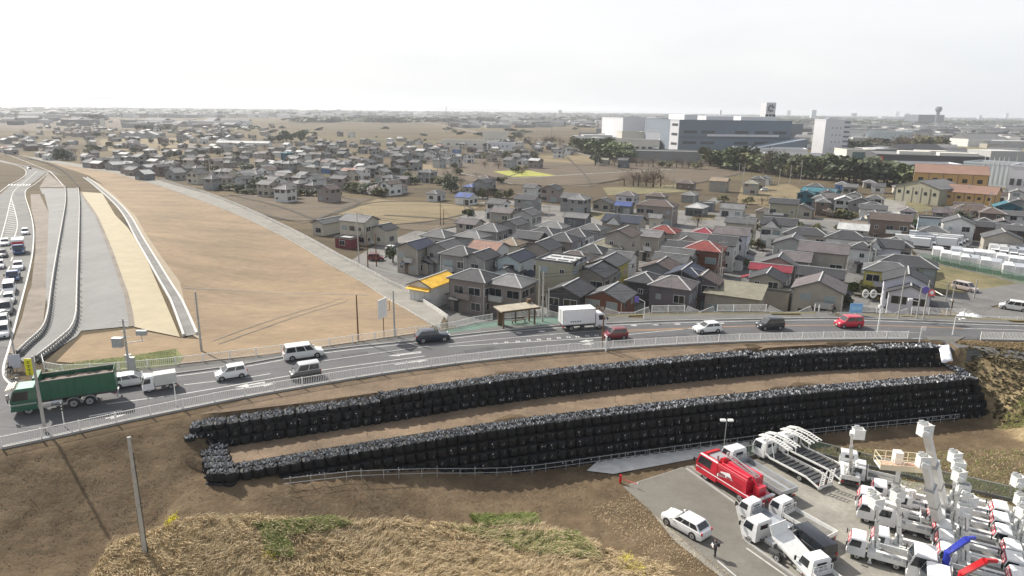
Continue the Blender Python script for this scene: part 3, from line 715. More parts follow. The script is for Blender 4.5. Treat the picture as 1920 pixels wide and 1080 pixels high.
def course(line, z, which, top, skip=None, back=0., step=1.1, jit=.05):
    acc = resample(line, step); t_ = 0
    ln = [Vector(line[0])]
    # walk the line at equal steps
    d = 0.; out = []
    for a, b_ in zip(line[:-1], line[1:]):
        L_ = (b_ - a).length
        while d <= L_: out.append((a + (b_ - a) * (d / L_), math.atan2(b_.y - a.y, b_.x - a.x))); d += step
        d -= L_
    for p, a in out:
        n = Vector((-math.sin(a), math.cos(a))) * back
        q_ = p + n + Vector((rnd.uniform(-jit, jit), rnd.uniform(-jit, jit)))
        zz = z(q_.x) if callable(z) else z
        if skip and skip(q_, zz): continue
        BAGS.append(((Vector((q_.x, q_.y, zz)) - Vector((0, 0, CZ))).length, (q_.x, q_.y, zz + rnd.uniform(-.02, .02)), a + rnd.uniform(-.12, .12), rnd.choice(BT if top else BF), which))
Uf = smooth_line(U_LINE, .7); Lf = smooth_line(L_LINE, .7)
RH = .86
def ushift(k): return [p + Vector((0, 0)) for p in offset(Uf, k)]
# upper wall: 3 courses where high, 2 at the ends
def usk(n):
    def f(p, z): return (n == 0 and False)
    return f
course(offset(Uf, -.75), 4.8, 'upper', False); course(offset(Uf, -.42)[1:], 4.8 + RH, 'upper', False, skip=lambda p, z: False)
tall = lambda p: -14 < p.x < 31 or p.x > 49
zt = lambda x: 4.8 + RH * 2 - (.0 if tall(Vector((x, 0))) else RH)
for i, bk in enumerate((-.1, .75)):
    course(offset(Uf, bk), lambda x: 4.8 + RH * (2 if tall(Vector((x, 0))) else 1.6), 'upper', True, jit=.12)
# lower wall: courses down to the ground that rises to the west
RL = 1.0
top0 = 4.8 - RL + .15
for c_ in range(5):
    z = top0 - RL * c_; off = -.1 - .32 * c_; ex = Lf[-1] + (Lf[-1] - Lf[-2]).normalized() * (.3 + .5 * c_)
    course(offset(Lf + [ex], off), z, 'lower', c_ == 0, skip=lambda p, zz: zz + RL * .8 < ip(p.x, LB_Z), jit=.05)
course(offset(Lf, .8), top0 + .05, 'lower', True, jit=.12, step=1.)
# end walls
we = [Vector(p) for p in near_pts([(385, 838), (390, 862), (395, 880)])]
for k in range(5):
    for j in range(4):
        if j == 3: continue
        p = at(382 + 16 * j + 4 * k, 834 + 11.5 * k, 5.4); BAGS.append((60, (p.x, p.y, 4.35 + rnd.uniform(0, .08)), rnd.uniform(0, .3), rnd.choice(BT), 'lower'))
        for zz in (3.45, 2.6): BAGS.append((61, (p.x - .03, p.y - .08, zz), rnd.uniform(0, .2), rnd.choice(BF), 'lower'))
el = [Vector((59.6, 82.6)), Vector((59.9, 85)), Vector((59.8, 88))]
for c_ in range(5):
    course(offset(el, -.2 - .5 * c_), top0 - RL * c_ + (.0), 'lower', c_ == 0, jit=.05)
course(offset(el, .8), top0 + .1, 'lower', True, jit=.1)
for p in ((-31.2, 60.6), (-31.4, 61.7), (-30.6, 62.6)):
    BAGS.append((60, (*p, 4.8), .3, BF[0], 'upper')); BAGS.append((60, (*p, 4.8 + RH * .9), .6, BT[1], 'upper'))
BAGS.sort(key=lambda t_: t_[0])
LAB = {'upper': 'black bulk bag of soil stacked in the upper wall below the road fence', 'lower': 'black bulk bag of soil stacked in the tall lower wall above the ground'}
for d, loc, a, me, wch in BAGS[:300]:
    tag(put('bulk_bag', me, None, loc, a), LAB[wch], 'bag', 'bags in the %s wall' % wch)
def join(name, items, mats):
    """one mesh from many placed copies of given meshes"""
    cache = {}; VS = []; FS = []; MI = []; o = 0
    for loc, a, me, s in items:
        if me not in cache:
            n = len(me.vertices); v = np.empty(n * 3); me.vertices.foreach_get('co', v)
            cache[me] = (v.reshape(-1, 3), [tuple(p.vertices) for p in me.polygons], [p.material_index for p in me.polygons])
        v, f, mi = cache[me]; c_, s_ = math.cos(a), math.sin(a)
        s = s if isinstance(s, tuple) else (s, s, s)
        w_ = v * np.array(s); VS.append(np.stack([w_[:, 0] * c_ - w_[:, 1] * s_ + loc[0], w_[:, 0] * s_ + w_[:, 1] * c_ + loc[1], w_[:, 2] + loc[2]], 1))
        FS += [tuple(i + o for i in p) for p in f]; MI += mi; o += len(v)
    me = bpy.data.meshes.new(name); me.from_pydata(np.concatenate(VS).tolist(), [], FS)
    for k in mats: me.materials.append(MATS[k])
    me.polygons.foreach_set('material_index', MI)
    return me
if len(BAGS) > 300:
    tag(put('bulk_bags', join('bulk_bags', [(l_, a, m_, 1.) for d, l_, a, m_, w_ in BAGS[300:]], ['bag_fabric', 'bag_flap_glint', 'bag_tag'])), 'remaining black bulk bags of soil in both walls, farther along', 'bags', 'bags in the walls', 'stuff')
# white sheet over the corner of the upper wall
ws = [at(a, b_, 7.3) for a, b_ in ((1758, 648), (1778, 646), (1789, 665), (1768, 668))]
mb = MB(); n = 7; grid = [[ws[0].lerp(ws[1], i / n).lerp(ws[3].lerp(ws[2], i / n), j / n) + Vector((0, 0, rnd.uniform(-.08, .15) - .9 * (j / n) ** 2)) for i in range(n + 1)] for j in range(n + 1)]
mb.add([p for r_ in grid for p in r_], [(j * (n + 1) + i, j * (n + 1) + i + 1, (j + 1) * (n + 1) + i + 1, (j + 1) * (n + 1) + i) for j in range(n) for i in range(n)])
so = mb.build('cover_sheet', 'white_sheet', smooth=True); sm = so.modifiers.new('thick', 'SOLIDIFY'); sm.thickness = .03
tag(so, 'white sheet draped over the far right corner of the bag wall', 'sheet')
mat('rail_grey', (.2, .2, .2), .6)
# scaffold tube rail along the toe of the lower wall
rail = empty('toe_rail', (0, 0, 0)); tag(rail, 'low tube rail running along the foot of the lower bag wall', 'rail')
tl = offset(Lf, -2.35)
tl = [p for p in tl if p.x > -22]
seg = []; k = 0; step = 4
while k + step < len(tl):
    a, b_ = tl[k], tl[k + step]; n = max(.15, h1(a.x, a.y) + .1); n2 = max(.15, h1(b_.x, b_.y) + .1)
    mb = MB()
    for hh in (.35, .85): mb.tube((a.x, a.y, n + hh), (b_.x, b_.y, n2 + hh), .026, 5)
    for p, zz in ((a.lerp(b_, .2), n), (a.lerp(b_, .8), n2)): mb.tube((p.x, p.y, zz - .3), (p.x, p.y, zz + .95), .035, 5)
    mb.build('rail_section', 'grey_metal', rail); k += step
# concrete slab wall below it on the yard side
cw = gY([(1100, 884), (1150, 890), (1300, 862), (1440, 826), (1400, 808), (1250, 846), (1120, 866)])
sheet('concrete_apron', cw, 'white_concrete', .1, 1.5)

# ------------------------------------------------------------------ fences
def panel_mesh(L_, h, nb, m, base=.12):
    mb = MB()
    mb.box(.04, L_ - .04, -.02, .02, h - .06, h); mb.box(.04, L_ - .04, -.02, .02, base, base + .05)
    for i in range(nb):
        x = (i + .5) * L_ / nb; mb.box(x - .022, x + .022, -.015, .015, base + .05, h - .06)
    return mb.mesh('fence_panel', m)
def post_mesh(h, wd, m):
    mb = MB(); mb.box(-wd / 2, wd / 2, -wd / 2, wd / 2, -.3, h + .05); return mb.mesh('post', m)
def fence(name, line, h, nb, L_, label, m='fence_white', up=.15, post=.09, cat='fence', zf=None):
    root = empty(name, (line[0].x, line[0].y, 0)); tag(root, label, cat)
    pm = panel_mesh(L_, h, nb, m) if nb else None; po = post_mesh(h, post, m); o0 = Vector((line[0].x, line[0].y, 0))
    d = 0.; pts = []
    for a, b_ in zip(line[:-1], line[1:]):
        q_ = (b_ - a).length
        while d <= q_: pts.append(a + (b_ - a) * (d / q_)); d += L_
        d -= q_
    zf = zf or (lambda p: h1(p.x, p.y) + up)
    for i, p in enumerate(pts):
        z = zf(p); put('post', po, root, (p.x - o0.x, p.y - o0.y, z))
        if i < len(pts) - 1 and pm:
            n = pts[i + 1]; dd = n - p; z2 = zf(n)
            o = put('fence_panel', pm, root, (p.x - o0.x, p.y - o0.y, z), math.atan2(dd.y, dd.x)); o.rotation_euler = (0, -math.atan2(z2 - z, dd.length), math.atan2(dd.y, dd.x))
    return root
fence('road_fence', offset([p for p in S_road if -46.4 < p.x < 57.2], -.12), 1.05, 16, 3.0, 'long white baluster fence between the main road and the black bag walls')
fence('road_fence', offset([p for p in S_road if 64.8 < p.x < 100], -.12), 1.05, 16, 3.0, 'white baluster fence right of the gap, above the ramp path')
fence('road_fence', [Vector(p) for p in smooth_line([(-56, 76.6), (-54, 73.8), (-52, 73.0), (-44, 74.5), (-30.4, 80.2), (-13.1, 89.2)] + NF[:3], 1.5)], 1.0, 14, 3.0, 'white fence between the sidewalk and the tan field, ending at the bus shelter')
fence('road_fence', smooth_line(NF[2:6], 1.5), 1.1, 14, 2.2, 'white fence behind the bus shelter and the white box truck')
fence('road_fence', smooth_line(NF[5:9], 1.5), 1.1, 14, 2.6, 'white fence on the far verge between box truck and the cyclist')
fence('road_fence', smooth_line(NF[9:12] + [(110, 99)], 1.5), 1.1, 14, 2.6, 'white fence on the far verge right of the blue notice board')
def rail_fence(name, line, label, cat, m='white_metal', h=1.0, L_=3., rails=(.45, .95), t=.07, brace=False, zf=None):
    root = empty(name, (0, 0, 0)); tag(root, label, cat); zf = zf or (lambda p: h1(p.x, p.y) + .05)
    pts = resample(line, L_)
    for i, p in enumerate(pts):
        z = zf(p); mb = MB(); mb.box(-.05, .05, -.05, .05, 0, h)
        if brace:
            a = pts[min(i + 1, len(pts) - 1)] - pts[max(0, i - 1)]; n = Vector((-a.y, a.x)).normalized()
            mb.bar((0, 0, h * .9), (n.x * .7, n.y * .7, 0), .06, .06)
        mb.build('post', 'dark_metal' if brace else m, root, (p.x, p.y, z))
        if i < len(pts) - 1:
            q_ = pts[i + 1]; z2 = zf(q_); mb = MB()
            for r_ in rails: mb.bar((p.x, p.y, z + r_), (q_.x, q_.y, z2 + r_), .16 if brace else .05, t * 2)
            mb.build('rail', m, root)
    return root
B1 = smooth_line(gE(Z1([(440, 330), (448, 430), (420, 600), (385, 800), (345, 1060)]) + Z2([(330, 200), (295, 310), (200, 390), (118, 470)])), 3)
B2 = smooth_line(gE(Z1([(530, 345), (540, 430), (535, 700), (522, 1060)]) + Z2([(518, 280), (380, 400), (245, 505)])), 3)
def barrier(line, label):
    r_ = rail_fence('guard_rail', line, label, 'guard rail', 'white_concrete', .9, 3., (.25, .75), .13, True)
barrier(B1, 'white guard rail with green braces, left line on the new carriageway'); barrier(B2, 'white guard rail with green braces, right line beside the grey carriageway')
rail_fence('lane_rail', [p for p in smooth_line([tuple(p[:2]) for p in LR], 4) if p.y < 330], 'long low white rail wall along the narrow lane above the houses', 'rail', 'white_concrete', .7, 4., (.2, .55), .16)
rail_fence('lane_edge', smooth_line(gE(lane_l[:11]), 4), 'low white edging along the field side of the narrow lane', 'rail', 'white_concrete', .3, 4., (.12,), .09)
ca_ = smooth_line(gE(Z1([(440, 320), (330, 220), (200, 165), (60, 112), (0, 98)])), 6)
rail_fence('far_guard_rail', smooth_line(gE(Z1([(540, 345), (480, 265), (400, 205), (300, 165), (150, 125), (0, 95)])), 5), 'dark guard rail on the curve where the far road bends away', 'guard rail', 'dark_metal', 1., 6., (.3, .8), .15)
rail_fence('gate_rail', smooth_line(g7([(1535, 585), (1575, 583), (1600, 585)]), 2.), 'white tube railing behind the cyclist at the alley mouth', 'rail', 'fence_white', 1.1, 2.2, (.4, .75, 1.05), .04)
# green mesh fence of the truck yard
def net_fence(line, label, h=1.6, m='green_net', base='concrete_dark', zf=None, L_=2.):
    root = empty('mesh_fence', (0, 0, 0)); tag(root, label, 'fence'); zf = zf or (lambda p: h1(p.x, p.y))
    pts = resample(line, L_)
    for i in range(len(pts) - 1):
        p, q_ = pts[i], pts[i + 1]; z, z2 = zf(p), zf(q_)
        MB().add([(p.x, p.y, z + .35), (q_.x, q_.y, z2 + .35), (q_.x, q_.y, z2 + h), (p.x, p.y, z + h)], [(0, 1, 2, 3)]).build('mesh_panel', m, root)
        mb = MB(); mb.bar((p.x, p.y, z + h), (q_.x, q_.y, z2 + h), .06, .06); mb.tube((p.x, p.y, z), (p.x, p.y, z + h), .03, 5); mb.build('post_and_rail', 'grey_metal', root)
        mb = MB(); mb.bar((p.x, p.y, z + .15), (q_.x, q_.y, z2 + .15), .15, .4); mb.build('base_block', base, root)
yl = [Vector(p) for p in gY([(1375, 866), (1480, 842)])]; net_fence(yl, 'green mesh fence behind the two car carriers')
yl = [Vector(p) for p in gY([(1500, 844), (1590, 868), (1700, 895), (1800, 918), (1940, 950)])]; net_fence(yl, 'green mesh fence between the bucket trucks and the grass bank')
dn = gT([(1725, 490), (1830, 512), (1925, 536)]); net_fence([Vector(p) for p in resample([Vector(q_) for q_ in dn], 4)], 'green mesh fence in front of the box truck depot', 2.2, L_=4.)
# ------------------------------------------------------------------ vehicles (local +x is forward, origin on the ground under the middle)
def paint(name, col, rough=.28, metal=0.):
    m = mat('car_' + name, col, rough, metal, var=.05, scale=2, spec=.6); b = m.node_tree.nodes['Principled BSDF']
    b.inputs['Coat Weight'].default_value = .5; b.inputs['Coat Roughness'].default_value = .12; return 'car_' + name
for n_, c_ in dict(white=(.72, .72, .71), pearl=(.66, .66, .64), silver=(.42, .43, .44), grey=(.13, .135, .145), black=(.016, .017, .022), navy=(.012, .02, .035), maroon=(.16, .012, .02), red=(.45, .012, .035), mint=(.35, .48, .43), champagne=(.45, .38, .35), blue=(.05, .12, .28), green=(.013, .095, .052), truckwhite=(.7, .705, .7), fire=(.5, .01, .03), darkgrey=(.06, .062, .066)).items(): paint(n_, c_)
def wheel_mesh(r, wd):
    mb = MB(); n = 16; prof = [(-wd / 2, r * .82), (-wd / 2 + .03, r), (wd / 2 - .03, r), (wd / 2, r * .82)]
    rings = [[(rr * math.cos(2 * math.pi * i / n), yy, rr * math.sin(2 * math.pi * i / n)) for i in range(n)] for yy, rr in prof]
    mb.loft(rings); return mb.mesh('wheel', 'tyre', smooth=40)
def rim_mesh(r, wd):
    mb = MB(); mb.tube((0, -wd / 2 - .012, 0), (0, wd / 2 + .012, 0), r * .6, 12, 0); mb.tube((0, -wd / 2 - .02, 0), (0, wd / 2 + .02, 0), r * .2, 8, 1)
    for k in range(5):
        a = k * 2 * math.pi / 5; p = Vector((math.cos(a) * r * .4, 0, math.sin(a) * r * .4)); mb.tube((p.x, -wd / 2 - .018, p.z), (p.x, wd / 2 + .018, p.z), r * .1, 5, 1)
    return mb.mesh('rim', ['rim', 'black_trim'])
WM = {}
def wheel(parent, x, y, r=.3, wd=.2):
    k = (r, wd)
    if k not in WM: WM[k] = (wheel_mesh(r, wd), rim_mesh(r, wd))
    w_ = put('wheel', WM[k][0], parent, (x, y, r)); put('rim', WM[k][1], w_)
CARS = dict(  # L, W, H, belt z, hood z, x fractions: windscreen base, roof front, roof rear, rear glass base ; wheel r
    kei=(3.4, 1.48, 1.55, .95, .85, .28, .1, -.42, -.47, .28), keivan=(3.4, 1.48, 1.85, 1.0, .92, .36, .2, -.46, -.49, .28), hatch=(3.95, 1.69, 1.5, .95, .85, .24, .06, -.36, -.46, .3),
    wagon=(4.6, 1.75, 1.48, .93, .84, .22, .05, -.38, -.46, .32), minivan=(4.8, 1.8, 1.85, 1.02, .95, .31, .17, -.43, -.48, .33), suv=(4.6, 1.85, 1.62, 1.05, .98, .2, .05, -.34, -.45, .37), van=(4.7, 1.72, 1.95, 1.1, 1.02, .38, .27, -.47, -.49, .32), tall=(3.8, 1.68, 1.72, 1.0, .9, .3, .16, -.44, -.48, .3))
CP = {}
def side_pt(A, Bq, u, v):    # bilinear on quad: A bottom-left.. list of 4 (bl, br, tr, tl)
    return A[0].lerp(A[1], u).lerp(A[3].lerp(A[2], u), v)
def car_proto(kind, col, roof=None):
    L_, W, Hh, zb, zh, wb, rf, rr, rb, wr = CARS[kind]; h = W / 2; parts = {}
    V = Vector
    mb = MB()
    def ring(x, hw, z0, z1, sh=.06):
        return [(x, -hw * .92, z0), (x, -hw, z0 + .12), (x, -hw, (z0 + z1) * .55), (x, -hw * .97, z1 - sh), (x, -hw * .86, z1), (x, hw * .86, z1), (x, hw * .97, z1 - sh), (x, hw, (z0 + z1) * .55), (x, hw, z0 + .12), (x, hw * .92, z0)]
    xs = [(L_ / 2, h * .78, .3, zh - .27), (L_ / 2 - .07, h * .9, .22, zh - .15), (L_ / 2 - .35, h * .98, .2, zh - .03), (L_ * wb, h, .2, zb), (0, h, .2, zb + .02), (L_ * rb + .15, h, .2, zb + .02), (-L_ / 2 + .08, h * .95, .24, zb - .03), (-L_ / 2, h * .86, .32, zb - .14)]
    mb.loft([ring(*a) for a in xs])
    B_ = [V((L_ * rb, -h * .93, zb)), V((L_ * wb, -h * .93, zb)), V((L_ * wb, h * .93, zb)), V((L_ * rb, h * .93, zb))]
    ht = h * (.8 if Hh < 1.7 else .87)
    T_ = [V((L_ * rr, -ht, Hh - .05)), V((L_ * rf, -ht, Hh - .05)), V((L_ * rf, ht, Hh - .05)), V((L_ * rr, ht, Hh - .05))]
    mb.hexa([*B_, *T_], 1 if roof else 0)
    c4 = (L_ * (rf + rr) / 2)
    mb.hexa([*T_, V((L_ * rr + .12, -ht * .85, Hh)), V((L_ * rf - .18, -ht * .85, Hh)), V((L_ * rf - .18, ht * .85, Hh)), V((L_ * rr + .12, ht * .85, Hh))], 1 if roof else 0)
    parts['body'] = mb.mesh('body', ['car_' + col, 'car_' + (roof or col)], smooth=35)
    def pane(name, bl, br, tr, tl, u0, u1, v0, v1, off=.012):
        Q = [bl, br, tr, tl]; nrm = (br - bl).cross(tl - bl).normalized() * off
        m_ = MB(); ps = [side_pt(Q, None, *uv) for uv in ((u0, v0), (u1, v0), (u1, v1), (u0, v1))]
        m_.hexa([p - nrm for p in ps] + [p + nrm for p in ps]); return m_.mesh(name, 'glass')
    out = [('body', parts['body'], (0, 0, 0))]
    out.append(('windscreen', pane('windscreen', B_[1], B_[2], T_[2], T_[1], .05, .95, .06, .93), (0, 0, 0)))
    out.append(('rear_window', pane('rear_window', B_[3], B_[0], T_[0], T_[3], .08, .92, .12, .9), (0, 0, 0)))
    cuts = [(.05, .36), (.39, .68), (.71, .95)] if kind in ('minivan', 'van', 'wagon', 'suv') else [(.07, .47), (.51, .92)]
    for u0, u1 in cuts:
        out.append(('side_window', pane('side_window', B_[0], B_[1], T_[1], T_[0], u0, u1, .1, .88), (0, 0, 0)))
        out.append(('side_window', pane('side_window', B_[2], B_[3], T_[3], T_[2], 1 - u1, 1 - u0, .1, .88), (0, 0, 0)))
    for s in (-1, 1):
        m_ = MB(); m_.box(L_ / 2 - .3, L_ / 2 - .05, s * h * .62 - .17, s * h * .62 + .17, zh - .25, zh - .1); out.append(('headlight', m_.mesh('headlight', 'lamp_white'), (0, 0, 0)))
        m_ = MB(); m_.box(-L_ / 2 - .01, -L_ / 2 + .12, s * h * .8 - .09, s * h * .8 + .09, zb - .28, zb - .02); out.append(('tail_light', m_.mesh('tail_light', 'lamp_red'), (0, 0, 0)))
        m_ = MB(); m_.box(L_ * wb - .1, L_ * wb + .08, s * (h + .1) - .08, s * (h + .1) + .08, zb - .02, zb + .14); out.append(('mirror', m_.mesh('mirror', 'car_' + col, bevel=.02), (0, 0, 0)))
        # dark wheel arches
        m_ = MB()
        for x in (L_ * .32, -L_ * .3): m_.tube((x, s * (h - .05), wr), (x, s * (h + .006), wr), wr + .055, 14)
        m_.box(-L_ * .3, L_ * .32, s * h - .01, s * h + .008, .18, .26)
        out.append(('wheel_arch', m_.mesh('wheel_arch', 'black_trim'), (0, 0, 0)))
    m_ = MB(); m_.box(L_ / 2 - .08, L_ / 2 + .012, -h * .5, h * .5, .3, .52); out.append(('grille', m_.mesh('grille', 'black_trim'), (0, 0, 0)))
    m_ = MB(); m_.box(L_ / 2, L_ / 2 + .02, -.17, .17, .38, .5); m_.box(-L_ / 2 - .02, -L_ / 2 + .03, -.17, .17, .5, .62); out.append(('number_plate', m_.mesh('number_plate', 'lamp_white'), (0, 0, 0)))
    return out, [(L_ * .32, wr), (-L_ * .3, wr)], h
def pose(front, rear, g):
    f, r_ = g(*front), g(*rear); m_ = (f + r_) / 2; d = f - r_
    return m_, math.atan2(d.y, d.x), d.length
gR = lambda a, b_: at(a, b_, 7.52)
gTn = lambda a, b_: at(a, b_, TZ + .05)
gYd = lambda a, b_: at(a, b_, .03)
gEn = lambda a, b_: atE(a, b_)
def car(kind, col, front, rear, label, g=gR, roof=None, name='parked_car', group=None, cat='car'):
    loc, rz, ln = pose(front, rear, g)
    key = (kind, col, roof)
    if key not in CP: CP[key] = car_proto(kind, col, roof)
    out, ax, h = CP[key]
    root = empty(name, loc, rz)
    for n_, me, p in out: put(n_, me, root, p)
    for x, wr in ax:
        for s in (-1, 1): wheel(root, x, s * (h - .085), wr, .2)
    return tag(root, label, cat, group)
car('wagon', 'white', (284, 716), (213, 727), 'white estate car half hidden behind the green dump truck', name='car')
car('kei', 'white', (404, 713), (463, 703), 'small white hatchback in the middle lane, ahead of the dark kei van', name='car')
car('minivan', 'pearl', (604, 665), (533, 675), 'white minivan on the far lane beside the tan field', name='car')
car('keivan', 'darkgrey', (545, 712), (600, 703), 'dark kei van with pale roof in the near lane below the white minivan', name='car', roof='silver')
car('suv', 'navy', (841, 636), (780, 641), 'black SUV on the far lane left of the bus shelter', name='car')
car('kei', 'maroon', (1132, 636), (1173, 633), 'maroon kei car just right of the dark pole and box truck', name='car')
car('hatch', 'white', (1301, 624), (1350, 620.5), 'white hatchback on the road, leftmost of the three in the right half', name='car')
car('tall', 'black', (1421, 617), (1465, 615), 'black boxy car between the white hatchback and the red car', name='car')
car('tall', 'red', (1569, 613), (1612, 612), 'bright red boxy car on the road near the cyclist', name='car')
PC = 'cars parked by the houses'
car('kei', 'silver', (862, 553), (834, 560), 'silver kei car parked in front of the tan cube house', gTn)
car('kei', 'mint', (926, 568), (903, 575), 'mint green small car parked facing the grey house', gTn)
car('tall', 'black', (962, 571), (941, 577), 'black car parked against the grey house, left of the bus shelter', gTn)
car('hatch', 'darkgrey', (988, 570), (967, 575), 'dark grey car parked beside the black one near the shelter', gTn)
car('van', 'white', (783, 505), (755, 503), 'white van parked above the yellow-roofed shop', gTn)
car('tall', 'maroon', (716, 488), (695, 488), 'dark red car parked by the white retaining wall', gTn)
car('hatch', 'white', (746, 472), (728, 470), 'white car tucked between tree and house left of the row', gTn)
car('van', 'white', (1205, 474), (1187, 472), 'white van in the small car park behind the yellow-walled house', gTn)
car('hatch', 'silver', (1198, 486), (1180, 483), 'silver car in the small car park nearer than the white van', gTn)
car('minivan', 'champagne', (1824, 548), (1793, 541), 'champagne minivan parked on the grass lot before the depot', gTn)
car('minivan', 'white', (1880, 578), (1922, 584), 'white minivan at the right edge beyond the fence', gTn)
car('hatch', 'white', (1478, 404), (1490, 402), 'white car parked by the two-storey dark tiled house', gTn)
car('kei', 'white', (1425, 358), (1440, 358), 'white car on the tan plot beyond the town', gTn)
car('suv', 'white', (1258, 977), (1313, 1008), 'white SUV parked on the yard road beside the standing person', gYd)
car('van', 'black', (1497, 1014), (1538, 1047), 'black van parked beside the tilted carrier truck', gYd)
JG = 'cars queued on the left approach road'
for k, (kd, cl, f_, r_, lb) in enumerate([
    ('kei', 'white', (46, 448), (50, 432), 'white kei car last in the queue, behind the white box truck'), ('hatch', 'white', (33, 514), (37, 496), 'white car behind the blue flatbed in the queue'),
    ('van', 'white', (16, 560), (21, 538), 'white van directly ahead of the blue flatbed'), ('kei', 'white', (16, 575), (20, 560), 'white kei car between the white van and the dark minivan'),
    ('minivan', 'grey', (7, 600), (14, 573), 'dark grey minivan in the left queue'), ('hatch', 'white', (3, 618), (7, 602), 'white hatchback ahead of the dark grey minivan'),
    ('tall', 'white', (3, 642), (8, 618), 'white boxy car nearest the junction in the queue'), ('wagon', 'silver', (8, 470), (12, 450), 'silver car in the far lane of the queue at the left edge'),
    ('hatch', 'darkgrey', (2, 492), (7, 472), 'dark car in the far lane behind the silver one'), ('kei', 'white', (-2, 512), (3, 494), 'white car cut by the left picture edge in the far lane')]):
    car(kd, cl, f_, r_, lb, gEn, name='car', group=JG)
car('hatch', 'black', (54, 320), (57, 313), 'small dark car alone on the curve of the far road', gEn, name='car')

# ---- trucks
def cab(root, x0, x1, h, zt, z0=.45, col='truckwhite', sticker=False, deep=0., sleeper=False, roofcol=None):
    """cab-over-engine cab from x0 (rear) to x1 (front)"""
    mb = MB(); V = Vector; zw = z0 + (zt - z0) * .5
    b0 = [V((x0, -h, z0)), V((x1 - .02, -h, z0)), V((x1 - .02, h, z0)), V((x0, h, z0))]
    b1 = [V((x0, -h, zw)), V((x1, -h, zw)), V((x1, h, zw)), V((x0, h, zw))]
    sl = .32 * (zt - zw)
    b2 = [V((x0 + .02, -h * .93, zt - .12)), V((x1 - sl, -h * .93, zt - .12)), V((x1 - sl, h * .93, zt - .12)), V((x0 + .02, h * .93, zt - .12))]
    b3 = [V((x0 + .1, -h * .82, zt)), V((x1 - sl - .18, -h * .82, zt)), V((x1 - sl - .18, h * .82, zt)), V((x0 + .1, h * .82, zt))]
    mb.hexa([*b0, *b1]); mb.hexa([*b1, *b2]); mb.hexa([*b2, *b3], 1)
    o = mb.build('cab', ['car_' + col, 'car_' + (roofcol or col)], root, smooth=35)
    def pane(name, Q, u0, u1, v0, v1, off=.015, m='glass'):
        nrm = (Q[1] - Q[0]).cross(Q[3] - Q[0]).normalized() * off; ps = [side_pt(Q, None, *uv) for uv in ((u0, v0), (u1, v0), (u1, v1), (u0, v1))]
        MB().hexa([p - nrm for p in ps] + [p + nrm for p in ps]).build(name, m, o if m == 'glass' else root)
    F_ = [b1[1], b1[2], b2[2], b2[1]]
    pane('windscreen', F_, .05, .95, .02, .93)
    if sticker:
        pane('windscreen_board', F_, .1, .9, .2, .85, .03, 'red_sticker')
        m_ = MB(); Q = F_; nrm = (Q[1] - Q[0]).cross(Q[3] - Q[0]).normalized() * .032
        for (u0, u1, v0, v1) in ((.16, .42, .3, .42), (.16, .3, .5, .75), (.36, .46, .5, .72), (.55, .84, .55, .68), (.58, .8, .3, .42)):
            m_.add([side_pt(Q, None, *uv) + nrm for uv in ((u0, v0), (u1, v0), (u1, v1), (u0, v1))], [(0, 1, 2, 3)])
        m_.build('board_lettering', 'lamp_white', root)
    ln = x1 - x0
    for Q in ([b1[0], b1[1], b2[1], b2[0]], [b1[2], b1[3], b2[3], b2[2]]):
        lo, hi = (.3, .93) if Q[0].y < 0 else (.07, .7)
        pane('side_window', Q, lo, hi, .0, .86)
    pane('rear_window', [b1[3], b1[0], b2[0], b2[3]], .25, .75, .25, .75)
    m_ = MB(); m_.box(x1 - .02, x1 + .05, -h * .95, h * .95, z0 - .05, z0 + .25); m_.build('bumper', 'car_' + (col if col != 'truckwhite' else 'truckwhite'), root)
    m_ = MB(); m_.box(x1 - .01, x1 + .02, -h * .6, h * .6, z0 + .4, zw - .12); m_.build('grille', 'black_trim', root)
    for s in (-1, 1):
        m_ = MB(); m_.box(x1 - .06, x1 + .03, s * h * .78 - .14, s * h * .78 + .14, z0 + .3, z0 + .5); m_.build('headlight', 'lamp_white', root)
        m_ = MB(); m_.bar((x1 - .1, s * h, zw + .3), (x1 + .12, s * (h + .2), zw + .35), .03, .03); m_.box(x1 + .06, x1 + .14, s * (h + .22) - .09, s * (h + .22) + .09, zw, zw + .42); m_.build('mirror', 'black_trim', root)
    return o
def chassis(root, x0, x1, z=.62, w_=.38, m='dark_metal'):
    mb = MB()
    for s in (-1, 1): mb.box(x0, x1, s * w_ - .05, s * w_ + .05, z - .1, z + .08)
    n = int((x1 - x0) / 1.1)
    for i in range(n + 1): x = x0 + (x1 - x0 - .1) * i / max(n, 1); mb.box(x, x + .1, -w_, w_, z - .08, z + .04)
    mb.box(x0 + (x1 - x0) * .45, x0 + (x1 - x0) * .6, w_ + .06, w_ + .45, z - .32, z + .05); mb.box(x0 + (x1 - x0) * .5, x0 + (x1 - x0) * .62, -w_ - .42, -w_ - .06, z - .28, z + .05)
    mb.box(x0 - .03, x0 + .05, -.85, .85, z - .25, z - .1)
    mb.build('chassis', m, root)
    for s in (-1, 1): mb = MB(); mb.box(x0 - .06, x0, s * .75 - .15, s * .75 + .15, z - .1, z + .03); mb.build('tail_light', 'lamp_red', root)
def axles(root, xs, h, r=.38, wd=.24):
    for x in xs:
        for s in (-1, 1): wheel(root, x, s * (h - wd / 2 - .02), r, wd)
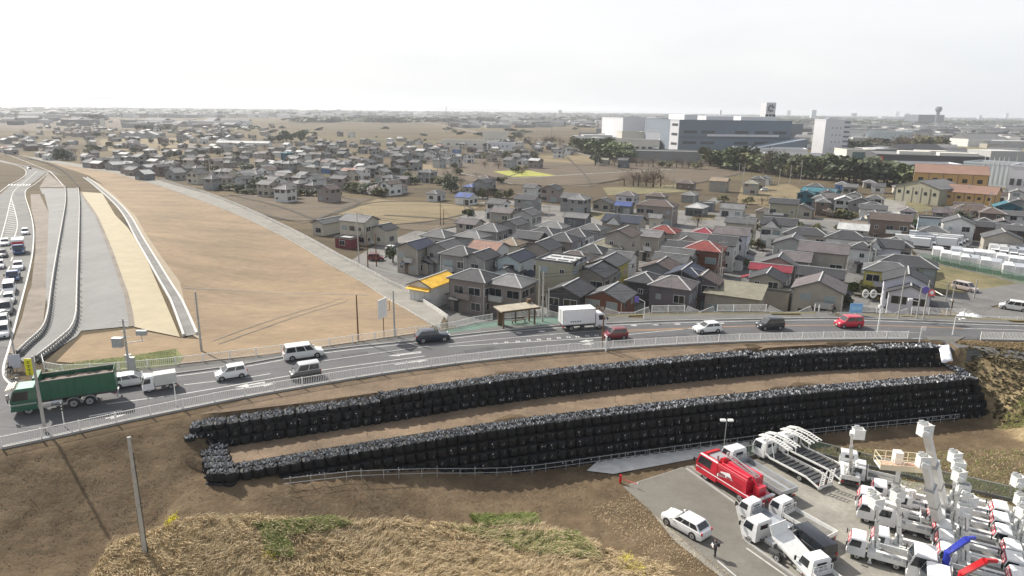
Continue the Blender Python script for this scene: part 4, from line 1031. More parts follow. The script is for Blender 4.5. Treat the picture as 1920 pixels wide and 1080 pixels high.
def flatbed(root, x0, x1, h, z=.95, side=.38, m='silver_bed', floor='bed_floor', headboard=True, th=.05):
    mb = MB(); mb.box(x0, x1, -h, h, z - .12, z); mb.build('deck', floor, root)
    for s in (-1, 1): mb = MB(); mb.box(x0, x1, s * h - th / 2 * (1 + s) + (0 if s > 0 else -0), s * h - th / 2 * (1 + s) + th, z, z + side); 
    for s in (-1, 1):
        mb = MB(); a = s * h; b_ = s * (h - th); mb.box(x0, x1, min(a, b_), max(a, b_), z + .001, z + side)
        n = max(2, int((x1 - x0) / .9))
        for i in range(n + 1): x = x0 + (x1 - x0 - .05) * i / n; mb.box(x, x + .05, min(a, a + s * .025), max(a, a + s * .025), z - .1, z + side)
        mb.build('side_gate', m, root)
    mb = MB(); mb.box(x0 - .03, x0 + .03, -h, h, z, z + side); mb.build('tail_gate', m, root)
    if headboard:
        mb = MB(); hh = z + side + .55; mb.box(x1, x1 + .06, -h, h, z, z + side)
        for y in (-h + .04, -h * .5, 0, h * .5, h - .04): mb.box(x1, x1 + .06, y - .03, y + .03, z + side, hh)
        mb.box(x1, x1 + .06, -h, h, hh - .05, hh); mb.build('headboard', m, root)
def truck_root(name, front, rear, label, g, group=None, cat='truck'):
    loc, rz, ln = pose(front, rear, g); print(name, round(ln, 1)); return tag(empty(name, loc, rz), label, cat, group), ln
def box_body(root, x0, x1, h, z0, z1, m='car_truckwhite'):
    mb = MB(); mb.box(x0, x1, -h, h, z0, z1); o = mb.build('cargo_box', m, root, bevel=.03)
    mb = MB()
    for s in (-1, 1):
        for x in (x0, x1 - .05): mb.box(x, x + .05, s * (h + .005) - .012, s * (h + .005) + .012, z0, z1)
        mb.box(x0, x1, s * (h + .006) - .012, s * (h + .006) + .012, z0, z0 + .1); mb.box(x0, x1, s * (h + .006) - .012, s * (h + .006) + .012, z1 - .07, z1)
    mb.build('box_trim', 'grey_metal', root)
    for s in (-1, 1):
        mb = MB(); a = sorted((s * .02, s * (h - .06))); mb.box(x0 - .03, x0 + .01, a[0], a[1], z0 + .08, z1 - .08); mb.box(x0 - .05, x0 - .02, s * .18 - .02, s * .18 + .02, z0 + .1, z1 - .15, 1); mb.build('rear_door', ['car_truckwhite', 'grey_metal'], root)

# white box truck on the main road
r_, ln = truck_root('box_truck', (1128, 613), (1053, 618), 'white box truck passing the bus shelter', gR)
chassis(r_, -3.0, 2.0); axles(r_, (2.3, -1.9), 1.0, .4); cab(r_, 1.75, 3.25, .98, 2.35); box_body(r_, -3.2, 1.6, 1.08, .95, 3.15)
mb = MB()
for k in range(5): mb.box(-2.1 + k * .34, -1.93 + k * .34, -1.1, -1.09, 1.32, 1.5)
mb.build('lettering', 'dark_metal', r_)
# small white box truck with tarp body behind the dump truck
r_, ln = truck_root('kei_truck', (270, 734), (330, 724), 'small white kei truck with a pale box body behind the green dump truck', gR)
axles(r_, (1.05, -1.05), .7, .27, .17); cab(r_, .55, 1.65, .7, 1.78, .3); chassis(r_, -1.65, .9, .5, .3)
mb = MB(); mb.box(-1.7, .5, -.7, .7, .6, 1.85); mb.build('cargo_box', mat('box_pale', (.5, .49, .46), .7, var=.1, scale=2), r_, bevel=.04)
# green dump truck
r_, ln = truck_root('dump_truck', (24, 775), (224, 745), 'long green dump truck with deep loaded body at the junction', gR)
h = 1.22; s_ = ln / 2
cab(r_, s_ - 2.35, s_ - .15, h, 2.75, .55, 'green', roofcol=None)
mb = MB(); mb.box(s_ - 2.2, s_ - .75, -h * .84, h * .84, 2.752, 2.8); mb.build('cab_roof_panel', 'green_light', r_)
mb = MB()
for k in range(4): mb.bar((s_ - .55 + k * .2, -1.0, 2.95 - .05 * k), (s_ - .55 + k * .2, 1.0, 2.95 - .05 * k), .1, .04)
for y in (-1, 0, 1): mb.bar((s_ - .9, y, 2.8), (s_ + .15, y, 2.78), .05, .05)
mb.build('sun_visor', mat('visor_cream', (.62, .52, .4), .4), r_)
for y in (-1.35, 1.35): mb = MB(); mb.box(s_ - .2, s_ + .05, y - .16, y + .16, 1.9, 2.5); mb.build('mirror', 'rim', r_, bevel=.03)
mb = MB(); mb.box(s_ - 2.3, s_ - .1, -h - .02, h + .02, 1.15, 1.28); mb.build('body_stripe', 'grey_metal', r_)
chassis(r_, -s_ + .3, s_ - .6, .95, .42); 
x0, x1 = -s_ + .1, s_ - 2.75; zf = 1.35; zt = 3.3
for s in (-1, 1):
    mb = MB(); a = sorted((s * h, s * (h - .07))); mb.box(x0, x1, a[0], a[1], zf, zt)
    n = 9
    for i in range(n + 1): x = x0 + (x1 - x0 - .12) * i / n; b_ = sorted((s * h, s * (h + .05))); mb.box(x, x + .12, b_[0], b_[1], zf, zt - .05)
    mb.box(x0, x1, min(s * (h + .07), s * (h - .1)), max(s * (h + .07), s * (h - .1)), zt, zt + .09, 1)
    mb.build('side_gate', ['green_paint', 'bed_floor'], r_)
mb = MB(); mb.box(x1, x1 + .1, -h, h, zf, zt + .45); mb.box(x1 - .02, x1 + .5, -h, h, zt + .25, zt + .5); mb.build('front_board', 'green_paint', r_)
mb = MB(); mb.box(x0 - .06, x0, -h, h, zf, zt + .35); mb.build('tail_gate', 'green_paint', r_)
mb = MB(); mb.box(x0, x1, -h + .07, h - .07, zf - .1, zf + .05); mb.build('floor', 'dark_metal', r_)
mb = MB(); n = 20; 
pts = [[(x0 + .1 + (x1 - x0 - .2) * i / n, (-h + .08) + (2 * h - .16) * j / 5, zt - .5 + rnd.uniform(0, .2) - .0) for i in range(n + 1)] for j in range(6)]
mb.add([p for q_ in pts for p in q_], [(j * (n + 1) + i, j * (n + 1) + i + 1, (j + 1) * (n + 1) + i + 1, (j + 1) * (n + 1) + i) for j in range(5) for i in range(n)]); mb.build('load', 'soil_load', r_)
axles(r_, (s_ - 1.55, -s_ + 2.55, -s_ + 3.95), h, .52, .32)
for s in (-1, 1):
    mb = MB(); 
    for xx in (-s_ + 2.55, -s_ + 3.95):
        for k in range(6): a0, a1 = math.pi * k / 6, math.pi * (k + 1) / 6; mb.bar((xx + .66 * math.cos(a0), s * (h - .1), .52 + .66 * math.sin(a0)), (xx + .66 * math.cos(a1), s * (h - .1), .52 + .66 * math.sin(a1)), .3, .05)
    mb.build('mudguard', 'grey_metal', r_)
    mb = MB(); mb.bar((-s_ + 4.8, s * h, .6), (s_ - 2.4, s * h, .6), .05, .1); mb.bar((-s_ + 4.8, s * h, .85), (s_ - 2.4, s * h, .85), .05, .1); mb.build('side_guard', 'grey_metal', r_)
mb = MB(); mb.box(-s_ + .0, -s_ + .12, -h, h, .55, .75); mb.build('rear_bumper', 'grey_metal', r_)
for s in (-1, 1): mb = MB(); mb.tube((-s_ + 4.9, s * .8, .85), (-s_ + 5.9, s * .8, .85), .3, 10); mb.build('tank', 'rim', r_)

# queue trucks
r_, ln = truck_root('box_truck', (33, 496), (40, 456), 'white box truck with dark blue cab in the queue', gEn, JG)
chassis(r_, -2.6, 1.6); axles(r_, (2.0, -1.6), 1., .4); cab(r_, 1.35, 2.7, .98, 2.2, col='blue'); box_body(r_, -2.8, 1.2, 1.05, .95, 3.0)
mb = MB(); mb.box(1.2, 1.24, -1., 1., 2.0, 2.6); mb.build('front_sign', 'red_sticker', r_)
r_, ln = truck_root('flatbed_truck', (22, 540), (31, 510), 'blue flatbed truck in the queue behind the white van', gEn, JG)
chassis(r_, -2.2, 1.6); axles(r_, (1.6, -1.4), .9, .36); cab(r_, 1.0, 2.4, .9, 2.0, col='blue'); flatbed(r_, -2.3, .9, .9, .9, .4, 'car_blue')

# ---- the truck yard
YG = 'trucks parked in the rental yard'
# red rescue truck
r_, ln = truck_root('rescue_truck', (1331, 892), (1419, 947), 'red rescue truck with white lightning stripe and roof equipment', gYd, cat='fire truck')
s_ = ln / 2; h = 1.18; Lf_ = 8.3; s_ = Lf_ / 2
cab(r_, s_ - 2.9, s_, h, 2.75, .5, 'fire')
mb = MB(); mb.box(s_ - 2.7, s_ - .9, -.75, .75, 2.752, 2.83); mb.build('roof_deck', 'grey_metal', r_)
mb = MB(); mb.box(-s_ + 1.5, s_ - 3.0, -h, h, .75, 2.55); mb.box(-s_ + 1.5, s_ - 3.0, -h, -h + .25, 2.55, 2.75); mb.box(-s_ + 1.5, s_ - 3.0, h - .25, h, 2.55, 2.75); mb.box(-s_ + 1.7, s_ - 3.2, h - .9, h - .35, 2.55, 2.85); mb.build('body', 'car_fire', r_, bevel=.02)
for s in (-1, 1):
    y = s * (h + .008); mb = MB()
    P_ = [(s_ - 3.0, 1.35), (s_ - 3.9, 1.55), (s_ - 4.4, 2.35), (s_ - 5.2, 2.35), (-s_ + 1.5, 2.0), (-s_ + 1.5, 1.85), (s_ - 5.0, 2.1), (s_ - 4.9, 1.55), (s_ - 4.2, 1.3), (s_ - 3.0, 1.2)]
    mb.quad(*[(a, y, b_) for a, b_ in [(s_ - 3.0, 1.32), (s_ - 4.1, 1.7), (s_ - 5.1, 1.75), (s_ - 4.6, 2.4), (s_ - 3.5, 2.1), (s_ - 3.0, 1.6)]])
    mb.box(-s_ + .9, s_ - .05, min(y, y - s * .02), max(y, y - s * .02), 1.1, 1.2); mb.build('stripe', 'lamp_white', r_)
    for x in (-s_ + 2.0, -s_ + 3.1, -s_ + 4.2): mb = MB(); mb.box(x, x + .95, min(y, y - s * .03), max(y, y - s * .03), 1.3, 1.95); mb.build('locker_shutter', mat('fire_dark', (.36, .01, .025), .4), r_)
mb = MB(); mb.box(-s_ + .0, -s_ + 1.5, -h, h, .6, 1.25); mb.build('rear_deck', 'car_fire', r_, bevel=.02)
mb = MB(); mb.box(-s_ - .1, -s_ + .25, -h, h, 1.26, 1.42); mb.build('rear_step', 'rim', r_)
mb = MB(); mb.box(-s_ + .5, -s_ + 1.2, -.5, .5, 1.25, 2.2); mb.bar((-s_ + .9, .3, 2.2), (-s_ + 1.6, .3, 2.85), .2, .2); mb.bar((-s_ + 1.5, .3, 2.8), (s_ - 3.6, .35, 2.95), .2, .2); mb.build('crane_arm', 'car_fire', r_)
mb = MB(); a, b_ = Vector((-s_ + 1.5, -.3, 2.72)), Vector((s_ - 3.0, -.4, 3.15))
for dy in (-.28, .28): mb.bar(a + Vector((0, dy, 0)), b_ + Vector((0, dy, 0)), .08, .14)
for k in range(14): p = a.lerp(b_, k / 13); mb.bar(p + Vector((0, -.28, 0)), p + Vector((0, .28, 0)), .05, .05)
mb.bar(a + Vector((.2, .1, .15)), b_ + Vector((-.5, -.1, .2)), .1, .06); mb.build('ladder', 'grey_metal', r_)
mb = MB(); mb.tube((s_ - 3.1, .2, 3.0), (s_ - 3.1, .75, 3.0), .28, 10); mb.build('hose_reel', 'red_paint', r_)
mb = MB(); mb.box(s_ - 1.2, s_ - 1.0, -.9, .9, 2.83, 3.0); mb.build('light_bar', 'lamp_red', r_)
for y in (-.7, .7): mb = MB(); mb.tube((s_ - 2.5, y, 2.8), (s_ - 2.5, y, 3.3), .12, 8); mb.build('searchlight', 'rim', r_)
chassis(r_, -s_ + .2, s_ - .5, .7); axles(r_, (s_ - 1.4, -s_ + 2.2), h, .46, .28)
# long flatbed beside it
r_, ln = truck_root('flatbed_truck', (1372, 875), (1466, 934), 'white flatbed truck with long silver bed beside the red truck', gYd, YG)
s_ = 4.3; cab(r_, s_ - 1.75, s_, 1.05, 2.55); chassis(r_, -s_ + .1, s_ - .5); axles(r_, (s_ - 1.0, -s_ + 1.9), 1.05, .42); flatbed(r_, -s_, s_ - 2.0, 1.12, 1.05, .42)
mb = MB(); mb.box(-s_ + .1, s_ - 2.1, -.6, -.2, 1.06, 1.1); mb.build('floor_rail', 'rim', r_)
# two-deck car carriers
def carrier(front, rear, label):
    r_, ln = truck_root('car_carrier', front, rear, label, gYd, 'car carriers at the back of the yard', 'car carrier')
    s_ = 4.4; h = 1.12; cab(r_, s_ - 1.7, s_, 1.02, 2.3); axles(r_, (s_ - 1.0, -s_ + 2.4), 1.02, .4); chassis(r_, -s_ + .4, s_ - .5, .6)
    for s in (-1, 1):
        mb = MB(); mb.bar((s_ - 1.9, s * h, 1.3), (s_ - 2.6, s * h, .95), .1, .16); mb.bar((s_ - 2.6, s * h, .95), (-s_ + 1.6, s * h, 1.0), .1, .18); mb.bar((-s_ + 1.6, s * h, 1.0), (-s_, s * h, .55), .1, .16)
        mb.build('side_rail', 'white_metal', r_)
        mb = MB(); mb.bar((s_ - 1.95, s * h, 1.0), (s_ - 1.95, s * h, 2.9), .1, .1); mb.bar((s_ - 3.2, s * h, 1.0), (s_ - 2.6, s * h, 2.85), .06, .06, 0); mb.build('deck_post', 'white_metal', r_)
        pts = [Vector((s_ - .6, s * .55, 2.75)), Vector((s_ - 1.6, s * .62, 3.0)), Vector((s_ - 3.1, s * .62, 3.0)), Vector((s_ - 4.7, s * .62, 2.75))]
        mb = MB()
        for a, b_ in zip(pts[:-1], pts[1:]):
            for dy in (-.3, .3): mb.bar(a + Vector((0, dy, 0)), b_ + Vector((0, dy, 0)), .08, .12)
            for k in range(5): p = a.lerp(b_, k / 5); mb.bar(p - Vector((0, .3, 0)), p + Vector((0, .3, 0)), .08, .05)
        mb.build('upper_ramp', 'white_metal', r_)
        mb = MB(); 
        for y in (s * .35, s * .95): mb.bar((-s_ + .02, y, .6), (-s_ - .2, y, 2.35), .1, .1)
        for k in range(6): z = .75 + k * .28; mb.bar((-s_ - .03 - .03 * k, s * .35, z), (-s_ - .03 - .03 * k, s * .95, z), .06, .06)
        mb.build('loading_ramp', 'white_metal', r_)
    mb = MB(); mb.box(-s_ + .3, s_ - 2.0, -h + .06, h - .06, .74, .8)
    for k in range(10): x = -s_ + .4 + k * .62; mb.box(x, x + .06, -h, h, .8, .9)
    mb.build('lower_deck', 'dark_metal', r_)
    mb = MB(); mb.bar((s_ - 1.95, -h, 2.9), (s_ - 1.95, h, 2.9), .1, .1); mb.bar((s_ - .7, -.9, 2.72), (s_ - .7, .9, 2.72), .08, .08); mb.build('cross_bar', 'white_metal', r_)
    mb = MB(); mb.box(-s_ - .02, -s_ + .1, -h, h, .35, .5)
    for y in (-.8, .8): mb.box(-s_ - .06, -s_ + .02, y - .2, y + .2, .3, .45)
    mb.build('rear_bumper', 'white_metal', r_)
carrier((1435, 858), (1529, 909), 'white two-deck car carrier, nearer of the pair')
carrier((1478, 848), (1566, 893), 'white two-deck car carrier, farther of the pair by the mesh fence')
# small flatbeds
r_, ln = truck_root('flatbed_truck', (1407, 972), (1476, 1013), 'small white flatbed with wooden gate, left of the pair behind the red truck', gYd, YG)
s_ = 2.9; cab(r_, s_ - 1.4, s_, .85, 2.0); chassis(r_, -s_ + .1, s_ - .5, .55); axles(r_, (s_ - .8, -s_ + 1.3), .85, .34, .2); flatbed(r_, -s_, s_ - 1.6, .92, .85, .35, 'silver_bed', 'silver_bed')
mb = MB(); mb.box(-s_ + .02, -s_ + .12, -.9, .9, .87, 1.6); mb.build('tail_board', 'bed_floor', r_)
r_, ln = truck_root('flatbed_truck', (1466, 971), (1538, 1013), 'small white flatbed with empty grey bed, right of the pair', gYd, YG)
s_ = 3.0; cab(r_, s_ - 1.45, s_, .87, 2.05); chassis(r_, -s_ + .1, s_ - .5, .55); axles(r_, (s_ - .8, -s_ + 1.3), .87, .34, .2); flatbed(r_, -s_, s_ - 1.65, .95, .85, .38, 'white_metal')
# tilting-bed carrier
r_, ln = truck_root('tilt_bed_truck', (1408, 1006), (1512, 1078), 'white truck with its long slide bed tilted to the ground', gYd, YG)
s_ = 3.3; cab(r_, s_ - 1.6, s_, .98, 2.3); chassis(r_, -s_ + .1, s_ - .5, .62, .36); axles(r_, (s_ - .95, -s_ + 2.6), 1.0, .4)
mb = MB(); h = 1.02; a, b_ = Vector((-.1, 0, 2.15)), Vector((-s_ - 2.0, 0, .25))
for s in (-1, 1): mb.bar(a + Vector((0, s * h, 0)), b_ + Vector((0, s * h, 0)), .12, .2)
d = (b_ - a); 
mb.hexa([a + Vector((0, -h, -.06)), b_ + Vector((0, -h, -.06)), b_ + Vector((0, h, -.06)), a + Vector((0, h, -.06)), a + Vector((0, -h, 0)), b_ + Vector((0, -h, 0)), b_ + Vector((0, h, 0)), a + Vector((0, h, 0))])
mb.build('slide_bed', 'white_metal', r_)
mb = MB(); mb.hexa([(-.1, -h, 2.1), (0, -h, 2.1), (0, h, 2.1), (-.1, h, 2.1), (.35, -h, 3.0), (.42, -h, 3.0), (.42, h, 3.0), (.35, h, 3.0)]); mb.build('bed_headboard', 'white_metal', r_)
mb = MB(); mb.box(.2, 1.2, -.3, .4, .7, 1.05); mb.box(-.9, .1, -.45, .1, .75, 1.0); mb.build('winch', 'grey_metal', r_)
for s in (-1, 1): mb = MB(); mb.bar((-1.2, s * .5, .7), (-.5, s * .5, 1.9), .12, .12); mb.build('ram', 'grey_metal', r_)
r_, ln = truck_root('flatbed_truck', (1533, 1092), (1600, 1150), 'white truck cab at the bottom edge beside the black van', gYd, YG)
s_ = 3.3; cab(r_, s_ - 1.6, s_, .98, 2.3); chassis(r_, -s_ + .1, s_ - .5, .62); axles(r_, (s_ - .95, -s_ + 1.6), 1.0, .4); flatbed(r_, -s_, s_ - 1.8, 1.0, .95, .4, 'white_metal')

# bucket trucks
def bucket(parent, p, rz, w_=.95, d_=.75, h_=1.0, name='bucket', m='white_metal'):
    mb = MB(); t_ = .05; mb.box(-w_ / 2, w_ / 2, -d_ / 2, d_ / 2, 0, .06); mb.box(-w_ / 2 + t_ + .01, w_ / 2 - t_ - .01, -d_ / 2 + t_ + .01, d_ / 2 - t_ - .01, .06, .3, 1)
    for s in (-1, 1):
        mb.box(-w_ / 2, w_ / 2, s * (d_ / 2 - t_ / 2) - t_ / 2, s * (d_ / 2 - t_ / 2) + t_ / 2, .06, h_); mb.box(s * (w_ / 2 - t_ / 2) - t_ / 2, s * (w_ / 2 - t_ / 2) + t_ / 2, -d_ / 2 + t_, d_ / 2 - t_, .06, h_)
    mb.box(-w_ / 2 - .03, w_ / 2 + .03, -d_ / 2 - .03, -d_ / 2 + .03, h_, h_ + .05); mb.box(-w_ / 2 - .03, w_ / 2 + .03, d_ / 2 - .03, d_ / 2 + .03, h_, h_ + .05)
    me = mb.mesh('basket', [m, 'bed_floor'])
    b_ = put(name, me, parent, p, rz)
    mb = MB(); mb.box(-.2, .2, d_ / 2, d_ / 2 + .25, .35, h_ + .12); mb.build('control_box', 'grey_metal', b_)
    return b_
def bucket_truck(loc, rz, label, tip, big=1., bw=.85, sticker=True, group='bucket trucks in the yard', body='bins', base_x=None, knuckle=False, plat=None, boomcol='white_metal', cabz=2.05, L_=5.2):
    """tip: world position of the boom head"""
    r_ = tag(empty('bucket_truck', loc, rz), label, 'bucket truck', group)
    s_ = L_ / 2 * big; h = .88 * (1 + (big - 1) * .5)
    cab(r_, s_ - 1.45 * big, s_, h, cabz * (1 + (big - 1) * .6), .42, sticker=sticker)
    chassis(r_, -s_ + .1, s_ - .5, .6); axles(r_, (s_ - .85 * big, -s_ + 1.35 * big), h, .36 * big, .22)
    fx = s_ - 1.6 * big
    mb = MB(); mb.box(-s_, fx, -h, h, .85, .97)
    for s in (-1, 1): 
        a = sorted((s * h, s * (h - .32))); mb.box(-s_ + .1, fx - .6, a[0], a[1], .97, 1.3); a = sorted((s * h, s * (h - .04))); mb.box(-s_, fx, a[0], a[1], .55, .85)
    mb.build('service_body', 'white_metal', r_)
    mb = MB(); mb.box(-s_ - .02, -s_ + .04, -h, h, .97, 1.35); mb.build('tail_gate', 'white_metal', r_)
    mb = MB(); mb.box(-s_ + .3, fx - 1.0, -.45, .35, .975, 1.0); mb.build('deck_floor', 'bed_floor', r_)
    for x in (fx - .25, -s_ + .35):
        for s in (-1, 1): mb = MB(); mb.box(x - .09, x + .09, s * (h + .02) - .08, s * (h + .02) + .08, .25, 1.0); mb.box(x - .16, x + .16, s * (h + .02) - .14, s * (h + .02) + .14, .1, .16); mb.build('outrigger', 'white_metal', r_)
    bx = base_x if base_x is not None else fx - .55
    mb = MB(); mb.tube((bx, 0, .97), (bx, 0, 1.25), .38, 12); mb.box(bx - .3, bx + .3, -.22, .22, 1.25, 1.95); mb.build('turret', 'white_metal', r_)
    inv = Matrix.Rotation(-rz, 3, 'Z'); t_ = inv @ (Vector(tip) - Vector(loc)); b0 = Vector((bx, 0, 1.8)); d = t_ - b0
    a0 = b0 - d.normalized() * .5
    mb = MB(); mb.bar(a0, b0 + d * .62, .34 * bw, .4 * bw); mb.build('lower_boom', boomcol, r_)
    mb = MB(); mb.bar(b0 + d * .56, b0 + d * .99, .24 * bw, .28 * bw); mb.build('upper_boom', boomcol, r_)
    u_ = d.normalized(); mb = MB(); mb.tube(b0 + u_ * .3 + Vector((.1, .2 * bw, .2)), b0 + d * .9 + Vector((.1, .16 * bw, .18)), .035, 5); mb.tube(b0 + Vector((0, .25, -.6)), b0 + u_ * .3 + Vector((.1, .2 * bw, .2)), .035, 5); mb.build('hose', 'black_trim', r_)
    for f_ in (.3, .61): mb = MB(); mb.bar(b0 + d * f_, b0 + d * (f_ + .012), .4 * bw, .46 * bw); mb.build('boom_collar', 'grey_metal', r_)
    for s in (-1, 1):
        for q_ in range(3): mb = MB(); x_ = -s_ + .3 + q_ * .75; y_ = sorted((s * (h + .012), s * (h - .02))); mb.box(x_, x_ + .65, y_[0], y_[1], .99, 1.27); mb.build('locker_door', 'silver_bed', r_)
    mb = MB(); mb.bar(b0 + Vector((.0, 0, -.5)), b0 + d * .22 + Vector((0, 0, -.25)), .12, .12); mb.build('boom_ram', 'rim', r_)
    mb = MB(); mb.bar(t_ + Vector((-.2, 0, -.1)), t_ + Vector((.25, 0, .0)), .3, .35); mb.build('boom_head', 'white_metal', r_)
    if plat:
        w_, d_ = plat; p = t_ + Vector((0, 0, .1)); pass
        mb = MB(); mb.box(-w_ / 2, w_ / 2, -d_ / 2, d_ / 2, 0, .08); P_ = mb.build('platform', 'white_metal', r_, p, rz=-rz - .15)
        MB().box(-w_ / 2 + .1, w_ / 2 - .1, -d_ / 2 + .1, d_ / 2 - .1, .082, .1).build('mesh_floor', 'orange_mesh', P_)
        mb = MB()
        for z in (.5, 1.0):
            for s in (-1, 1): mb.bar((-w_ / 2, s * d_ / 2, z), (w_ / 2, s * d_ / 2, z), .04, .04); mb.bar((s * w_ / 2, -d_ / 2, z), (s * w_ / 2, d_ / 2, z), .04, .04)
        for x in np.linspace(-w_ / 2, w_ / 2, 5):
            for s in (-1, 1): mb.bar((x, s * d_ / 2, .08), (x, s * d_ / 2, 1.0), .05, .05)
        mb.build('guard_rail', mat('cream_metal', (.7, .62, .45), .5), P_)
        MB().box(-.35, .3, .2, d_ / 2 + .1, .1, 1.15).build('control_box', 'white_metal', P_)
        MB().box(-w_ / 2 - .05, w_ / 2 + .05, -d_ / 2 - .04, -d_ / 2, .0, .45).build('kick_panel', 'cream_metal', P_)
    else:
        bucket(r_, t_ + Vector((.1, -.55, -.45)), -rz + rnd.uniform(-.35, .35), .95, .7, .92)
    return r_
hd = pose((1611, 1034), (1690, 1056), gYd)[1]
def roofat(px, py, z=2.05, back=1.7):
    """truck centre from the picture position of the middle of its cab roof"""
    p = at(px, py, z); return Vector((p.x - math.cos(hd) * back, p.y - math.sin(hd) * back, .03))
R8 = lambda X, Y: (1560 + X / 3.375, 760 + Y / 3.375)
rows = [  # cab roof centre in that zoom, boom tip there, tip height, label, extras
    ((180, 815), (290, 640), 6.2, 'white bucket truck at the front corner, its side fully in view', {}),
    ((325, 790), (425, 595), 6.2, 'white bucket truck directly behind the front corner one', {}),
    ((240, 600), (270, 600), 3.6, 'bucket truck with its square bucket resting over its own cab', dict(base_x=-1.2)),
    ((238, 540), (425, 395), 8.4, 'lift truck carrying the wide platform with orange mesh floor', dict(plat=(3.6, 1.6), base_x=-.4, big=1.05, bw=1.5)),
    ((315, 488), (425, 560), 4.2, 'bucket truck beside the wide platform truck, bucket low', dict(base_x=-1.)),
    ((380, 640), (592, 375), 10.2, 'lift truck with tall vertical boom, nearer of the two tallest', dict(base_x=-2.0, big=1.1, bw=2.)),
    ((480, 560), (600, 175), 13.5, 'lift truck with the tallest vertical boom in the yard', dict(base_x=-1.2, big=1.1, bw=2.)),
    ((680, 520), (790, 345), 7.2, 'bucket truck at the back of the middle row', {}),
    ((683, 590), (812, 405), 7.2, 'bucket truck second from the back of the middle row', {}),
    ((678, 655), (815, 465), 7.2, 'bucket truck third from the back of the middle row', {}),
    ((715, 742), (845, 550), 6.2, 'bucket truck with grey cab roof stain, middle of the middle row', {}),
    ((732, 818), (885, 630), 6.2, 'bucket truck fifth from the back of the middle row', {}),
    ((745, 893), (850, 690), 6.0, 'bucket truck sixth from the back, next to the blue crane', {}),
    ((1075, 625), (1195, 500), 6.2, 'bucket truck at the back of the right row, boom raised high', {}),
    ((1080, 700), (1215, 620), 5., 'bucket truck second from the back of the right row', {}),
    ((1095, 778), (1230, 700), 5., 'bucket truck third from the back of the right row', {}),
    ((1155, 875), (1290, 800), 5., 'bucket truck fourth from the back of the right row', {}),
    ((1165, 955), (1300, 880), 5., 'bucket truck fifth from the back of the right row', {}),
    ((1195, 1050), (1330, 960), 5., 'bucket truck nearest the camera in the right row', {})]
for (cx_, cy_), (tx, ty), tz, lb, kw in rows:
    bucket_truck(roofat(*R8(cx_, cy_)), hd + rnd.uniform(-.03, .03), lb, at(*R8(tx, ty), tz), **kw)
# mini bucket truck seen from behind, and the small white truck right of it
p0, rz0, _ = pose((1588, 872), (1592, 912), gYd)
bucket_truck(p0, rz0, 'small bucket truck by the car carriers, boom raised beside the fence', at(1597, 812, 9.3), base_x=-1.2, sticker=False, L_=5.4)
r_, ln = truck_root('flatbed_truck', (1615, 902), (1662, 913), 'small white flatbed with roof rack left of the platform truck', gYd, YG)
s_ = 2.2; cab(r_, s_ - 1.3, s_, .8, 1.95); chassis(r_, -s_ + .1, s_ - .4, .55, .3); axles(r_, (s_ - .7, -s_ + .9), .8, .32, .2); flatbed(r_, -s_, s_ - 1.5, .85, .8, .3, 'white_metal')
mb = MB(); mb.box(s_ - 1.2, s_ - .4, -.5, .5, 2.0, 2.2); mb.build('roof_rack', 'white_metal', r_)
# crane trucks
def crane_truck(roofpx, label, col, tip, base, g2, knee, big=1.25):
    c0 = roofat(*roofpx, z=2.6, back=2.6); r_ = tag(empty('crane_truck', c0, hd), label, 'crane truck', 'crane trucks at the bottom of the yard')
    s_ = 4.0; cab(r_, s_ - 2.0, s_, 1.12, 2.75, .5, sticker=False); chassis(r_, -s_, s_ - .5, .75); axles(r_, (s_ - 1.1, -s_ + 1.8), 1.1, .45, .28); flatbed(r_, -s_, s_ - 3.1, 1.12, 1.1, .42, 'white_metal')
    mb = MB(); mb.box(s_ - 2.95, s_ - 2.35, -.45, .45, 1.1, 1.6); mb.tube((s_ - 2.65, 0, 1.6), (s_ - 2.65, 0, 3.1), .28, 10); mb.build('crane_post', col, r_)
    inv = Matrix.Rotation(-hd, 3, 'Z'); b0 = Vector((s_ - 2.65, 0, 3.0)); k_ = inv @ (Vector(knee) - Vector(c0)); t_ = inv @ (Vector(tip) - Vector(c0))
    mb = MB(); mb.bar(b0, b0 + (k_ - b0) * .97, .34, .42); mb.build('crane_boom', col, r_)
    mb = MB(); mb.bar(k_, t_, .2, .26); mb.build('crane_jib', col, r_)
    mb = MB(); mb.bar(b0 + Vector((0, 0, -.7)), b0.lerp(k_, .35) + Vector((0, 0, -.2)), .12, .12); mb.build('crane_ram', 'rim', r_)
    for s in (-1, 1): mb = MB(); mb.box(s_ - 2.75, s_ - 2.5, s * 1.0 - .1, s * 1.0 + .1, .2, 1.3); mb.build('outrigger', 'white_metal', r_)
crane_truck(R8(615, 930), 'white crane truck with blue folding crane', 'blue_paint', at(*R8(905, 838), 5.2), None, None, at(*R8(860, 842), 5.4))
crane_truck(R8(700, 1060), 'white crane truck with red crane at the bottom edge', 'red_paint', at(*R8(1045, 985), 5.4), None, None, at(*R8(975, 980), 5.6))

